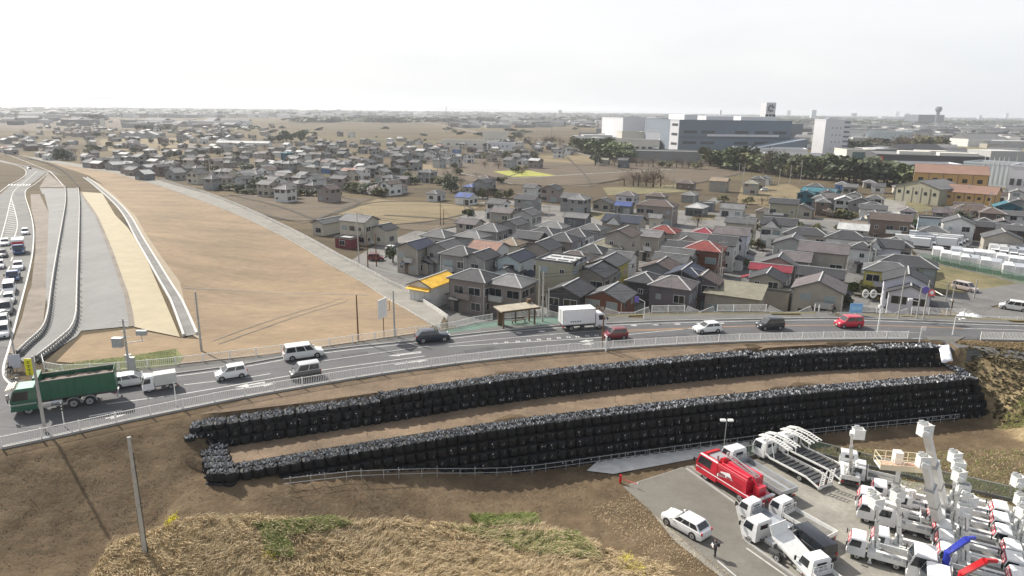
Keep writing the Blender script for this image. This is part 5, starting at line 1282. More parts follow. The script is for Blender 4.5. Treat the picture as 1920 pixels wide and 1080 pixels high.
# ---- depot of box trucks beyond the houses
def depot_truck(px, py, rz, L_, label, proto=[None]):
    p = at(px, py, TZ + 2.9); loc = (p.x, p.y, TZ + .07)
    if proto[0] is None:
        r_ = empty('box_truck', loc, rz); chassis(r_, -3.0, 2.0); axles(r_, (2.3, -1.9), 1.0, .4); cab(r_, 1.75, 3.15, .98, 2.2); box_body(r_, -3.2, 1.65, 1.1, .95, 3.0); proto[0] = r_
    else: r_ = copy_tree(proto[0], loc, rz)
    for c_ in r_.children:
        if c_.name.startswith('cargo_box') and rnd.random() < .35:
            c_.data = c_.data.copy(); c_.data.materials[0] = MATS['silver_bed']
    return tag(r_, label, 'truck', 'box trucks parked in the depot')
Z8 = lambda X, Y: (1560 + X / 4.32, 370 + Y / 4.32)
DW = ['first', 'second', 'third', 'fourth', 'fifth', 'sixth', 'seventh', 'eighth', 'ninth', 'tenth', 'eleventh']
fr = [(860, 410), (925, 440), (1005, 455), (1080, 470), (1155, 480), (1240, 495), (1335, 510), (1425, 535), (1520, 550)]
for i, (a, b_) in enumerate(fr): depot_truck(*Z8(a, b_), rad(62), 6, DW[i] + ' box truck from the left in the front row behind the green fence')
for i, (a, b_) in enumerate([(1010, 410), (1100, 425), (1190, 430), (1280, 440), (1370, 460), (1470, 480), (1555, 490)]): depot_truck(*Z8(a, b_), rad(62), 6, DW[i] + ' box truck from the left in the second depot row')
for i, (a, b_) in enumerate([(1320, 385), (1395, 398), (1470, 412), (1545, 425)]): depot_truck(*Z8(a, b_), rad(-118), 6, DW[i] + ' box truck from the left in the right block, cab facing the camera')
for i, (a, b_) in enumerate([(1380, 368), (1450, 378), (1520, 385)]): depot_truck(*Z8(a, b_), rad(-118), 6, DW[i] + ' box truck from the left in the rearmost right block')
for i, (a, b_) in enumerate([(620, 310), (655, 295), (690, 285), (725, 280)]): depot_truck(*Z8(a, b_), rad(-30), 6, DW[i] + ' box truck counting back in the leftmost rear block of the depot')
for i, (a, b_) in enumerate([(745, 335), (775, 318), (805, 302), (845, 290)]): depot_truck(*Z8(a, b_), rad(-30), 6, DW[i] + ' box truck counting back in the central rear block of the depot')
for i, (a, b_) in enumerate([(960, 335), (985, 322), (1010, 310)]): depot_truck(*Z8(a, b_), rad(-30), 6, DW[i] + ' box truck counting back in the grey-boxed block right of centre')
# ------------------------------------------------------------------ houses
RC = dict(dk=('dark grey', (.045, .046, .05)), gr=('grey', (.085, .086, .088)), lg=('light grey', (.14, .14, .139)), wt=('white', (.4, .4, .39)), br=('brown', (.085, .065, .057)), mv=('mauve grey', (.11, .097, .098)),
          rd=('red', (.17, .04, .034)), cr=('crimson', (.2, .026, .04)), tc=('terracotta', (.24, .14, .105)), nv=('navy', (.03, .037, .058)), bl=('blue', (.055, .085, .23)), kh=('khaki', (.19, .18, .135)), ye=('yellow', (.7, .42, .05)), tn=('tan', (.22, .17, .12)), te=('teal', (.035, .12, .15)), or_=('orange brown', (.4, .17, .09)))
WC = dict(be=('beige', (.3, .275, .235)), cm=('cream', (.44, .41, .335)), gy=('grey', (.23, .228, .225)), lg=('pale grey', (.37, .37, .36)), wt=('white', (.56, .56, .545)), tn=('tan', (.225, .195, .175)), ch=('charcoal', (.06, .06, .065)), bk=('brick red', (.15, .065, .045)), pk=('brown', (.14, .105, .085)),
          yl=('yellow', (.42, .37, .09)), pb=('pale blue', (.42, .5, .53)), bl=('blue', (.13, .22, .45)), kh=('khaki', (.3, .285, .21)), lv=('lavender white', (.5, .5, .55)), rd=('dark red', (.16, .035, .04)), te=('teal', (.03, .12, .16)), yo=('yellow orange', (.62, .4, .16)), pu=('purple grey', (.13, .115, .13)), dg=('dark grey', (.11, .12, .13)), gg=('green grey', (.2, .23, .2)))
for k, (n_, c_) in RC.items(): tile_mat('roof_' + k, c_, .75, spec=.3)
for k, (n_, c_) in WC.items(): mat('wall_' + k, c_, .9, var=.12, scale=.5, rand=.08)
mat('ridge_tile_glint', (.42, .42, .41), .5, var=.2, scale=3); mat('gutter', (.1, .1, .1), .6); mat('frame_grey', (.35, .35, .34), .5); mat('shutter_white', (.55, .56, .56), .6)  # ridge tiles coloured pale to paint the sun's glint along hips and ridges
WIN = {}
def window_mesh(w_, h_, kind):
    k = (w_, h_, kind)
    if k not in WIN:
        a = MB(); a.box(-w_ / 2 - .06, w_ / 2 + .06, -.05, 0, -h_ / 2 - .06, h_ / 2 + .06); a.box(-.02, .02, -.07, -.05, -h_ / 2, h_ / 2)
        g_ = MB(); g_.box(-w_ / 2, -.03, -.065, -.052, -h_ / 2, h_ / 2); g_.box(.03, w_ / 2, -.065, -.052, -h_ / 2, h_ / 2)
        WIN[k] = (a.mesh('window', 'frame_grey' if kind else 'white_metal'), g_.mesh('pane', 'glass_light' if kind == 2 else 'glass'))
    return WIN[k]
HOUSES = []; SHR = [.84, 1.06]
TW = rad(-28)
def add_window(root, x, y, z, rz, w_, h_, kind, detail):
    a, b_ = window_mesh(w_, h_, kind)
    if detail: o = put('window', a, root, (x, y, z), rz); put('pane', b_, o)
    else: put('window', b_, root, (x, y, z), rz)
def roof_mesh(W, D, ze, typ, rk, pitch=.42, ov=.4):
    """roof with eaves ze high; returns mesh, ridge height"""
    mb = MB(); w_, d_ = W / 2 + ov, D / 2 + ov; th = .16; V = Vector
    if typ == 'h':
        if W >= D: rise = d_ * pitch; a = w_ - d_; r0, r1 = V((-a - .2, 0, ze + rise)), V((a + .2, 0, ze + rise))
        else: rise = w_ * pitch; a = d_ - w_; r0, r1 = V((0, -a - .2, ze + rise)), V((0, a + .2, ze + rise))
        c = [V((-w_, -d_, ze)), V((w_, -d_, ze)), V((w_, d_, ze)), V((-w_, d_, ze))]; lo = [p - V((0, 0, th)) for p in c]
        mb.add(c + [r0, r1], [(0, 1, 5, 4), (1, 2, 5), (2, 3, 4, 5), (3, 0, 4)] if W >= D else [(0, 1, 4), (1, 2, 5, 4), (2, 3, 5), (3, 0, 4, 5)])
        mb.add(c + lo, [(0, 1, 5, 4), (1, 2, 6, 5), (2, 3, 7, 6), (3, 0, 4, 7), (7, 6, 5, 4)], 2)
        hips = [(c[0], r0), (c[3], r0), (c[1], r1), (c[2], r1), (r0, r1)] if W >= D else [(c[0], r0), (c[1], r0), (c[2], r1), (c[3], r1), (r0, r1)]
        for p, q_ in hips: mb.bar(p + V((0, 0, .03)), q_ + V((0, 0, .03)), .2, .1, 1)
        return mb, ze + rise, []
    if typ in ('x', 'y'):
        if typ == 'x': half, ln = d_, w_; rise = half * pitch; T = lambda a, b_, z: V((a, b_, z))
        else: half, ln = w_, d_; rise = half * pitch; T = lambda a, b_, z: V((b_, a, z))
        for s in (-1, 1):
            p = [T(-ln, s * half, ze), T(ln, s * half, ze), T(ln, 0, ze + rise), T(-ln, 0, ze + rise)]
            mb.hexa([q_ - V((0, 0, th)) for q_ in p] + p)
        mb.bar(T(-ln, 0, ze + rise + .03), T(ln, 0, ze + rise + .03), .22, .12, 1)
        for e_ in (-ln, ln):
            for s in (-1, 1): mb.bar(T(e_, s * half, ze - .03), T(e_, 0, ze + rise - .03), .06, .2, 2)
        return mb, ze + rise, [typ]
    if typ == 'f':
        mb.box(-w_ + ov, w_ - ov, -d_ + ov, d_ - ov, ze - .1, ze + .05)
        for s in (-1, 1): mb.box(-w_ + ov, w_ - ov, s * (d_ - ov) - .08, s * (d_ - ov) + .08, ze + .05, ze + .4, 2); mb.box(s * (w_ - ov) - .08, s * (w_ - ov) + .08, -d_ + ov + .08, d_ - ov - .08, ze + .05, ze + .4, 2)
        return mb, ze, []
    if typ == 's':
        mb.hexa([(-w_, -d_, ze - th), (w_, -d_, ze - th), (w_, d_, ze + D * .22 - th), (-w_, d_, ze + D * .22 - th), (-w_, -d_, ze), (w_, -d_, ze), (w_, d_, ze + D * .22), (-w_, d_, ze + D * .22)])
        return mb, ze + D * .22, ['s']
def house(px, py, W, D, Hh, typ, rk, wk, rz=None, label=None, detail=2, name='house', z0=TZ, extra=True, group=None, cat='house', pitch=.42, pos=None):
    rz = TW if rz is None else rz
    W *= SHR[0]; D *= SHR[0]; Hh *= SHR[1]
    rise = {'h': (min(W, D) / 2 + .4) * pitch, 'x': (D / 2 + .4) * pitch, 'y': (W / 2 + .4) * pitch, 'f': 0, 's': D * .11}[typ]
    p = at(px, py, z0 + Hh + rise) if pos is None else Vector(pos)
    root = empty(name, (p.x, p.y, z0), rz)
    V = Vector; mb = MB(); w_, d_ = W / 2, D / 2
    mb.box(-w_, w_, -d_, d_, TZ - z0 - .4, Hh - (.01 if typ != 'f' else .12))
    rb, zr, gab = roof_mesh(W, D, Hh, typ, rk, pitch)
    if typ == 'x':
        r_ = D / 2 * pitch
        for s in (-1, 1): x = s * w_; e_ = s * -.12; mb.add([(x, -d_, Hh - .02), (x, d_, Hh - .02), (x, 0, Hh + r_), (x + e_, -d_, Hh - .02), (x + e_, d_, Hh - .02), (x + e_, 0, Hh + r_)], [(0, 1, 2), (3, 5, 4)])
    if typ == 'y':
        r_ = W / 2 * pitch
        for s in (-1, 1): y = s * d_; e_ = s * -.12; mb.add([(-w_, y, Hh - .02), (w_, y, Hh - .02), (0, y, Hh + r_), (-w_, y + e_, Hh - .02), (w_, y + e_, Hh - .02), (0, y + e_, Hh + r_)], [(0, 1, 2), (3, 5, 4)])
    if typ == 's': mb.hexa([(-w_, -d_, Hh - .2), (w_, -d_, Hh - .2), (w_, d_, Hh - .2), (-w_, d_, Hh - .2), (-w_, -d_, Hh - .14), (w_, -d_, Hh - .14), (w_, d_, Hh + D * .2), (-w_, d_, Hh + D * .2)])
    mb.build('wall', 'wall_' + wk, root)
    rb.build('roof', ['roof_' + rk, 'ridge_tile_glint', 'gutter'], root)
    fl = 2 if Hh > 4.6 else 1
    if Hh > 7.6: fl = 3
    R_ = random.Random(int(px * 31 + py * 17))
    if detail:
        det = detail > 1
        faces = [(0, -d_, 0, W), (w_, 0, math.pi / 2, D), (-w_, 0, -math.pi / 2, D)]
        for fx, fy, ra, ln in faces:
            for f in range(fl):
                zc = (1.5 if f == 0 else 1.5 + 2.75 * f); zc = min(zc, Hh - .75)
                n = max(1, int(ln / 2.7)); 
                for i in range(n):
                    if R_.random() < (.1 if fx == 0 else .2): continue
                    u = (i + .5) / n * ln - ln / 2 + R_.uniform(-.25, .25); ww, hh = R_.choice([(1.7, 1.2), (1.8, 1.3), (.9, .9), (2.3, 2. if f == 0 else 1.3), (.8, .8)])
                    z = zc if hh < 1.5 else 1.15
                    x = fx + u * math.cos(ra); y = fy + u * math.sin(ra)
                    add_window(root, x, y, z, ra, ww, hh, R_.choice([0, 0, 1, 2]), det)
        if extra and fl == 2 and det:
            # balcony on the sunny side, porch roof at the front
            if R_.random() < .6:
                m_ = MB(); bx = R_.uniform(-.2, .2) * W; bw = W * .38
                m_.box(bx - bw / 2, bx + bw / 2, -d_ - .85, -d_ - .01, 2.75, 2.87); m_.box(bx - bw / 2, bx + bw / 2, -d_ - .85, -d_ - .78, 2.87, 3.8)
                for s in (-1, 1): m_.box(bx + s * bw / 2 - .035, bx + s * bw / 2 + .035, -d_ - .78, -d_ - .01, 2.87, 3.8)
                m_.build('balcony', 'wall_' + R_.choice([wk, 'lg', 'wt']), root)
            m_ = MB(); bx = R_.uniform(-.3, .3) * W; y0 = -d_ - .9
            m_.hexa([(bx - 1.2, y0, 2.3), (bx + 1.2, y0, 2.3), (bx + 1.2, -d_, 2.62), (bx - 1.2, -d_, 2.62), (bx - 1.2, y0, 2.42), (bx + 1.2, y0, 2.42), (bx + 1.2, -d_, 2.74), (bx - 1.2, -d_, 2.74)]); m_.build('porch_roof', 'roof_' + rk, root)
            m_ = MB(); m_.box(bx - .45, bx + .45, -d_ - .05, -d_, .1, 2.15); m_.build('door', 'wall_' + R_.choice(['pk', 'ch', 'tn']), root)
            if R_.random() < .5: m_ = MB(); sx = R_.choice([-1, 1]); m_.box(sx * w_ + (0 if sx > 0 else -.35), sx * w_ + (.35 if sx > 0 else 0), -.5, .3, .2, .85); m_.build('air_conditioner', 'white_metal', root)
            for s in (-1, 1): m_ = MB(); m_.tube((s * (w_ - .05), -d_ - .06, .1), (s * (w_ - .05), -d_ - .06, Hh - .1), .045, 5); m_.build('downpipe', 'gutter' if R_.random() < .5 else 'white_metal', root)
            if R_.random() < .5:
                m_ = MB(); xa = R_.uniform(-w_ * .5, w_ * .5); m_.tube((xa, 0, zr), (xa, 0, zr + 1.8), .025, 4); 
                for q_ in (1.2, 1.5, 1.75): m_.tube((xa - .5, 0, zr + q_), (xa + .5, 0, zr + q_), .015, 4)
                m_.build('aerial', 'grey_metal', root)
            # lower lean-to wing
            if R_.random() < .55 and typ != 'f':
                s = R_.choice([-1, 1]); m_ = MB(); ya = R_.uniform(-.3, 0) * D; x0, x1 = (w_, w_ + 1.6) if s > 0 else (-w_ - 1.6, -w_); m_.box(x0, x1, ya, ya + D * .45, -.4, 2.55); m_.build('side_wing', 'wall_' + wk, root)
                hi, lo = 3.15, 2.5; za, zb_ = (hi, lo) if s > 0 else (lo, hi); x0 -= .0 if s > 0 else .35; x1 += .35 if s > 0 else 0
                m_ = MB(); m_.hexa([(x0, ya - .3, za - .1), (x1, ya - .3, zb_ - .1), (x1, ya + D * .45 + .3, zb_ - .1), (x0, ya + D * .45 + .3, za - .1), (x0, ya - .3, za), (x1, ya - .3, zb_), (x1, ya + D * .45 + .3, zb_), (x0, ya + D * .45 + .3, za)]); m_.build('wing_roof', 'roof_' + rk, root)
    tag(root, label, cat, group)
    tn = {'h': 'hipped', 'x': 'gabled', 'y': 'gabled', 'f': 'flat', 's': 'sloping'}[typ]
    if label is None: HOUSES.append((root, (RC[rk][0], tn, WC[wk][0], fl), p))
    return root
ZA = lambda X, Y: (560 + X / 4.32, 370 + Y / 4.32)
ZB = lambda X, Y: (920 + X / 4.32, 370 + Y / 4.32)
ZC = lambda X, Y: (1280 + X / 4.32, 370 + Y / 4.32)
near = [
 (ZA, [(245, 165, 5, 11, 3.2, 'y', 'gr', 'cm'), (490, 140, 10, 7, 5.8, 'x', 'lg', 'cm'), (690, 215, 6, 6, 3.8, 'y', 'dk', 'cm'), (390, 325, 6, 4, 2.5, 'f', 'wt', 'rd'), (950, 345, 6.5, 8, 5.4, 'y', 'nv', 'be'), (1140, 258, 8, 7, 5.4, 'h', 'gr', 'lg'),
   (1190, 350, 6.5, 8, 5.4, 'y', 'gr', 'gy'), (1075, 465, 4.5, 5, 2.8, 'y', 'dk', 'gy'), (1390, 170, 7, 6, 4.5, 'x', 'mv', 'be'), (1560, 213, 8, 7, 5.6, 'h', 'gr', 'gy'), (1410, 270, 8, 6, 5.4, 'h', 'lg', 'gy'),
   (1320, 395, 8, 7, 5.8, 'h', 'dk', 'gy'), (1480, 430, 6, 7, 5.6, 'y', 'dk', 'gy'), (1540, 352, 8, 7, 5.8, 'x', 'tc', 'wt'), (1430, 580, 8.6, 7, 5.8, 'h', 'dk', 'tn')]),
 (ZB, [(110, 82, 8, 6, 5.4, 'x', 'mv', 'be'), (300, 92, 7, 8, 5.6, 'y', 'gr', 'lg'), (190, 172, 6, 8, 5.6, 'y', 'gr', 'gy'), (505, 195, 8.5, 6, 5.4, 'h', 'lg', 'gy'), (440, 238, 9, 8, 5.6, 'h', 'dk', 'gy'), (320, 275, 8, 6.5, 5.2, 'x', 'dk', 'pk'),
   (170, 325, 6, 6, 5.4, 'h', 'tn', 'cm'), (590, 285, 8, 7.5, 5.6, 'h', 'dk', 'tn'), (705, 250, 7.5, 7, 5.6, 'h', 'dk', 'wt'), (825, 212, 7, 6, 5.4, 'h', 'gr', 'gy'), (705, 128, 8, 5, 5.2, 'x', 'lg', 'dg'), (1085, 140, 12, 8, 6, 'x', 'nv', 'be'),
   (1075, 245, 7, 8, 8.2, 'y', 'br', 'be'), (420, 345, 7.5, 8, 5.7, 'y', 'dk', 'be'), (205, 440, 6, 8, 5.4, 'y', 'nv', 'pb'), (150, 555, 6, 5, 3.2, 'y', 'dk', 'pb'), (690, 435, 9, 7, 5.6, 'h', 'br', 'bk'), (830, 380, 7, 6.5, 5.6, 'h', 'dk', 'gy'),
   (965, 330, 9, 7.5, 5.8, 'h', 'kh', 'bl'), (960, 470, 6.5, 8, 6, 'y', 'gr', 'yl'), (1060, 435, 6, 6, 5.6, 'x', 'gr', 'wt'), (570, 500, 8.5, 8, 8, 'f', 'wt', 'kh'), (850, 540, 7.5, 8.5, 5.5, 'y', 'dk', 'be'), (650, 685, 7, 7.5, 5.4, 'y', 'dk', 'ch'),
   (975, 720, 7.6, 8, 4.9, 'y', 'gr', 'bk'), (1260, 605, 6, 7, 5.6, 'h', 'dk', 'ch'), (1490, 635, 8, 7, 5.8, 'h', 'mv', 'pu'), (1175, 725, 4.5, 5, 3, 'h', 'dk', 'dg'), (1385, 505, 7, 7.5, 5.6, 'y', 'br', 'gy'), (1590, 555, 7.5, 9, 5.6, 'y', 'nv', 'ch'),
   (1310, 265, 6, 6, 5.8, 'x', 'lg', 'be'), (1410, 225, 8, 7, 5.8, 'h', 'rd', 'be'), (1520, 410, 8, 6, 5.4, 'x', 'gr', 'gy'), (1560, 355, 8, 6, 5.4, 'x', 'dk', 'gy'), (1345, 140, 4, 4, 3.2, 'x', 'lg', 'cm'), (1355, 20, 14, 8, 5.8, 'h', 'br', 'tn'), (170, 620, 8, 7, 5.4, 'h', 'lg', 'tn'),
   (1470, 455, 8, 6, 5.3, 'x', 'gr', 'tn'), (60, 15, 7, 6, 5, 'x', 'gr', 'wt'), (1250, 350, 5, 5, 3.2, 'x', 'wt', 'wt')]),
 (ZC, [(190, 350, 9, 8, 6, 'h', 'rd', 'bk'), (180, 245, 7, 7, 5.6, 'h', 'cr', 'be'), (130, 290, 9, 7, 5.6, 'x', 'gr', 'gy'), (410, 240, 9, 7, 6.8, 'x', 'mv', 'lv'), (340, 310, 7, 8, 5.8, 'x', 'dk', 'wt'), (480, 165, 9, 6, 5.2, 'x', 'gr', 'be'), (790, 165, 10, 8, 6, 'x', 'dk', 'wt'),
   (1010, 245, 12, 7, 5.4, 'h', 'dk', 'be'), (900, 305, 9, 8, 5.8, 'y', 'gr', 'lg'), (790, 465, 8, 6, 5, 'y', 'gr', 'be'), (920, 440, 7, 7, 5.4, 'x', 'mv', 'gy'), (720, 540, 9, 4.5, 4.6, 'x', 'cr', 'wt'), (700, 590, 7, 7, 4.6, 'y', 'dk', 'be'), (1150, 365, 11, 8, 6.8, 'x', 'mv', 'be'),
   (1130, 570, 9, 6, 5.4, 'x', 'dk', 'dg'), (1120, 640, 9.5, 9, 5.2, 'y', 'mv', 'be'), (830, 10, 10, 7, 6.4, 'x', 'dk', 'kh'), (680, 85, 7, 5, 3, 'h', 'br', 'be'), (400, 60, 6, 5, 3, 'f', 'lg', 'wt'), (200, 45, 6, 5, 2.8, 'f', 'wt', 'dg'), (10, 330, 7, 6, 5.4, 'y', 'br', 'tn'), (60, 570, 7, 7, 5.4, 'h', 'nv', 'ch'), (180, 610, 7, 6, 5, 'y', 'br', 'pu')]),
 (Z8, [(130, 270, 11, 8, 5.6, 'h', 'dk', 'wt'), (420, 335, 9, 7.5, 5.8, 'x', 'dk', 'lv'), (250, 360, 6, 6, 5.4, 'h', 'dk', 'wt'), (520, 320, 8, 8, 5.8, 'h', 'gr', 'be'), (610, 470, 13, 8, 5, 'h', 'dk', 'gg'), (470, 525, 10, 7, 5.4, 'h', 'gr', 'yl'), (620, 590, 8.5, 8, 6.4, 'y', 'dk', 'lv'), (640, 690, 7.5, 6, 5.2, 'y', 'dk', 'lv'),
   (1150, 60, 14, 8, 5, 'h', 'br', 'pk'), (1300, 80, 8, 8, 5, 'h', 'br', 'pk'), (480, 130, 12, 8, 6, 'x', 'br', 'pk'), (820, 165, 9, 6, 5.4, 'f', 'lg', 'pb'), (1030, 150, 9, 9, 5.4, 'y', 'gr', 'wt'), (830, 235, 8, 6, 3, 'h', 'gr', 'dg'), (1290, 200, 9, 6, 4, 'x', 'dk', 'pk'), (1390, 265, 10, 8, 4, 'y', 'gr', 'be'),
   (180, 190, 8, 5, 3, 'x', 'tn', 'be'), (1470, 110, 10, 6, 4.5, 'x', 'gr', 'wt'), (1090, 250, 7, 4, 3, 'f', 'lg', 'lg'), (1500, 215, 8, 7, 4, 'h', 'gr', 'gy'), (540, 200, 9, 5, 3, 'h', 'br', 'pk'), (340, 60, 9, 6, 5, 'x', 'gr', 'wt'), (250, 20, 8, 6, 5, 'f', 'lg', 'wt')])]
for zf, lst in near:
    for e_ in lst: house(*zf(e_[0], e_[1]), *e_[2:])
# olive shed by the road, carport, yellow shop
sh = house(*ZC(430, 740), 11, 7, 3.9, 's', 'kh', 'be', label='low pale shed with olive sheet roof beside the alley mouth', extra=False, name='shed', cat='shed')
house(*ZC(700, 735), 9, 4.5, 3.4, 'f', 'kh', 'be', label='row of pale lock-up bays joined to the olive-roofed shed', extra=False, name='shed', cat='shed', detail=0)
house(*ZC(870, 770), 5, 6, 2.6, 'f', 'wt', 'dg', label='flat white carport roof between shed and big beige house', extra=False, name='carport', cat='carport', detail=0)
shop = house(*ZA(1090, 630), 5.6, 10, 2.9, 'y', 'ye', 'wt', label='small white shop with bright yellow metal roof by the lane', extra=False, name='shop', cat='shop', z0=3.6)
m_ = MB(); m_.hexa([(-2.5, -5.3, 2.45), (2.5, -5.3, 2.45), (2.5, -4.25, 2.75), (-2.5, -4.25, 2.75), (-2.5, -5.3, 2.57), (2.5, -5.3, 2.57), (2.5, -4.25, 2.87), (-2.5, -4.25, 2.87)]); m_.build('awning', 'roof_ye', shop)
for k in range(4): m_ = MB(); x = -2.2 + k * 1.12; m_.box(x, x + 1.0, -4.28, -4.2, .1, 2.3); m_.build('shutter', 'shutter_white', shop)
# details that make single houses recognisable
def house_at(i): return HOUSES[i][0]
def find(zf, X, Y):
    p = zf(X, Y); best = None
    for r_, lk, q_ in HOUSES:
        d = (at(*p, q_.z) - q_).length
        if best is None or d < best[0]: best = (d, r_, q_, lk)
    return best[1]
fr_ = find(ZB, 570, 500)
for i in range(3):
    for j in range(3): m_ = MB(); x, y = -2.6 + i * 2.5, -2.6 + j * 2.4; m_.hexa([(x, y, 8.15), (x + 2.1, y, 8.15), (x + 2.1, y + 1.6, 8.6), (x, y + 1.6, 8.6), (x, y, 8.2), (x + 2.1, y, 8.2), (x + 2.1, y + 1.6, 8.66), (x, y + 1.6, 8.66)]); m_.build('solar_panel', 'glass', fr_)
for (zf, X, Y, s) in ((ZB, 1085, 140, 1.0), (ZC, 790, 165, 1.0), (Z8, 420, 335, .7)):
    r_ = find(zf, X, Y); m_ = MB(); V = Vector; y0, y1 = -4.6, -.6; w_ = 2.0 * s; x0 = -1.5; zb_, zt_ = 6.0, 7.9
    for q_ in (-1, 1): m_.hexa([(x0, y0 - .3, zt_ - .12), (x0 + q_ * (w_ + .4), y0 - .3, zb_ - .2), (x0 + q_ * (w_ + .4), y1, zb_ - .2), (x0, y1, zt_ - .12), (x0, y0 - .3, zt_ + .02), (x0 + q_ * (w_ + .4), y0 - .3, zb_ - .06), (x0 + q_ * (w_ + .4), y1, zb_ - .06), (x0, y1, zt_ + .02)])
    m_.build('front_gable_roof', 'roof_dk' if s == 1 and zf == ZC else 'roof_lg', r_)
    m_ = MB(); m_.prism([(x0 - w_, 5.7), (x0 + w_, 5.7), (x0, zt_ - .15)], y0, y0 + .15); m_.build('gable_wall', 'wall_wt', r_)
r_ = find(ZB, 1085, 140)
for zf, X, Y in ((ZA, 950, 345),):
    r_ = find(zf, X, Y)
SHR[:] = [.82, 1.0]
# ---- the middle distance settlements
ZE = lambda X, Y: (480 + X / 4, 160 + Y / 4)
ZF = lambda X, Y: (960 + X / 4, 180 + Y / 4)
ZG = lambda X, Y: (1440 + X / 4, 180 + Y / 4)
ZW = lambda X, Y: (X / 4, 160 + Y / 4)
mid = [(ZE, 'm', """90,712,gr,be 160,700,lg,gy 215,748,lg,wt 330,708,lg,tn 430,725,gr,tn 545,745,br,tn 630,675,gr,tn 470,700,gr,be 425,595,lg,be 528,603,lg,bl 605,612,lg,dg 245,565,lg,gy 300,560,lg,gy 190,560,lg,be 365,580,lg,be 690,618,tc,tn 745,612,tc,tn 800,615,lg,wt
 855,606,lg,wt 880,600,dk,dg 950,625,lg,be 1005,672,dk,wt 875,735,lg,gy 470,545,br,tn 560,550,lg,gy 610,560,lg,gy 655,572,lg,gy 690,558,gr,gy 760,545,lg,gy 800,545,lg,gy 850,560,gr,gy 930,590,gr,gy 230,492,te,te 390,480,br,gy 375,455,gr,gy 470,430,lg,wt 540,415,gr,gy
 640,410,gr,gy 630,345,gr,tn 715,350,dk,wt 480,500,br,tn 660,472,gr,dg 655,495,gr,dg 560,458,gr,gy 860,405,lg,gy 900,420,lg,wt 1010,425,lg,gy 1025,455,gr,gy 1240,475,wt,gg 1130,495,gr,gy 1060,468,gr,gy 1160,410,br,gy 1225,412,dk,wt 1290,432,lg,gy 1380,440,tc,gy 1415,480,gr,wt
 1455,505,br,wt 1505,470,dk,bl 1330,460,lg,gy 890,470,br,tn 960,490,gr,gy 800,470,gr,gy 1285,628,gr,gy 1270,655,lg,gg 1350,785,gr,wt 1625,735,bl,gy 1580,805,bl,wt 1705,700,dk,gy 1730,675,br,gy 1700,480,gr,dg 1740,430,lg,tn 1870,410,lg,wt 1850,480,lg,wt 410,380,br,gy 330,420,gr,gy 730,430,gr,gy 1200,560,gr,gy 1080,500,gr,gy 1000,480,lg,gy 1340,500,dk,gy 900,520,gr,tn 520,500,gr,gy 360,505,lg,wt 420,560,gr,gy"""),
 (ZW, 'm', """60,450,wt,gy 130,425,gr,gy 225,440,lg,br 330,425,gr,gy 372,432,wt,dg 370,508,lg,wt 95,380,wt,gy 225,375,lg,gy 425,310,gr,gy 655,308,lg,be 610,335,lg,dg 725,330,lg,be 500,345,tn,be 1210,350,lg,gy 960,430,gr,tn 1060,440,gr,tn 1410,372,wt,gy 1420,288,wt,wt 1465,325,lg,wt
 1560,365,gr,tn 1665,400,wt,tn 1800,360,lg,be 1700,355,gr,dg 1890,365,tn,be 1620,455,wt,tn 1430,480,dk,gy 1415,520,lg,gg 1850,490,lg,gy 1815,530,lg,dg 1240,560,gr,gy 1160,550,wt,gy 1120,590,wt,gy 1000,610,gr,tn 940,530,wt,gy 820,540,lg,be 740,565,wt,pk 850,570,wt,gy 930,570,lg,gy 965,600,gr,tn
 1080,632,wt,dg 1310,620,lg,gy 1400,600,gr,gy 1480,600,gr,gy 40,395,wt,gy 200,400,gr,gy 560,350,gr,tn 30,455,tc,wt 80,470,lg,gy 680,560,gr,gy 1700,380,gr,gy 1880,440,gr,gy 1290,565,gr,tn 1500,470,gr,gy 1640,300,lg,gy 1540,305,wt,gy 1680,308,wt,gy 140,360,gr,gy 1770,400,gr,gy 1560,460,gr,pk"""),
 (ZF, 'm', """150,660,gr,wt 300,665,dk,tn 120,740,dk,gy 450,730,gr,gy 510,740,lg,gy 690,765,gr,be 870,715,mv,lv 845,790,bl,dg 1090,725,br,tn 1340,715,lg,gy 1560,610,tn,be 1310,630,br,pk 1800,630,kh,be 1900,600,lg,wt 1390,800,wt,dg 1660,810,lg,wt 1850,600,gr,be 60,340,lg,wt 30,400,gr,gy
 300,350,gr,gy 200,380,gr,gy 110,430,gr,gy 40,440,gr,gy 700,465,kh,be 840,465,gr,dg 420,380,lg,wt 1080,380,wt,gy"""),
 (ZG, 'm', """140,775,gr,kh 360,655,gr,wt 560,640,lg,bl 650,720,lg,wt 830,655,gr,wt 810,740,gr,be 790,795,gr,be 430,740,te,te 290,705,te,te 1780,720,br,wt 1870,700,lg,wt 1800,790,te,te 1500,800,br,pk 1880,770,gr,gy 700,760,gr,gy 260,810,gr,be 1720,690,lg,tn 620,660,lg,gy""")]
RW = random.Random(11)
for zf, k_, s in mid:
    for it in s.split():
        X_, Y_, rk, wk = it.split(','); X_, Y_ = float(X_), float(Y_)
        if wk == 'br': wk = 'pk'
        px, py = zf(X_, Y_); d = at(px, py, TZ + 6).length
        big = RW.random(); W_ = RW.uniform(6.5, 9.5); D_h = RW.uniform(5.5, 7.5); hh = 5. if big < .5 else 3.
        if zf is ZW: hh = 3.6; W_ *= 1.1; 
        house(px, py, W_, D_h, hh, RW.choice('hhxxy'), rk, wk, detail=1, rz=TW + RW.choice([0, 0, math.pi / 2]) + RW.uniform(-.08, .08))
SHR[:] = [.8, 1.]
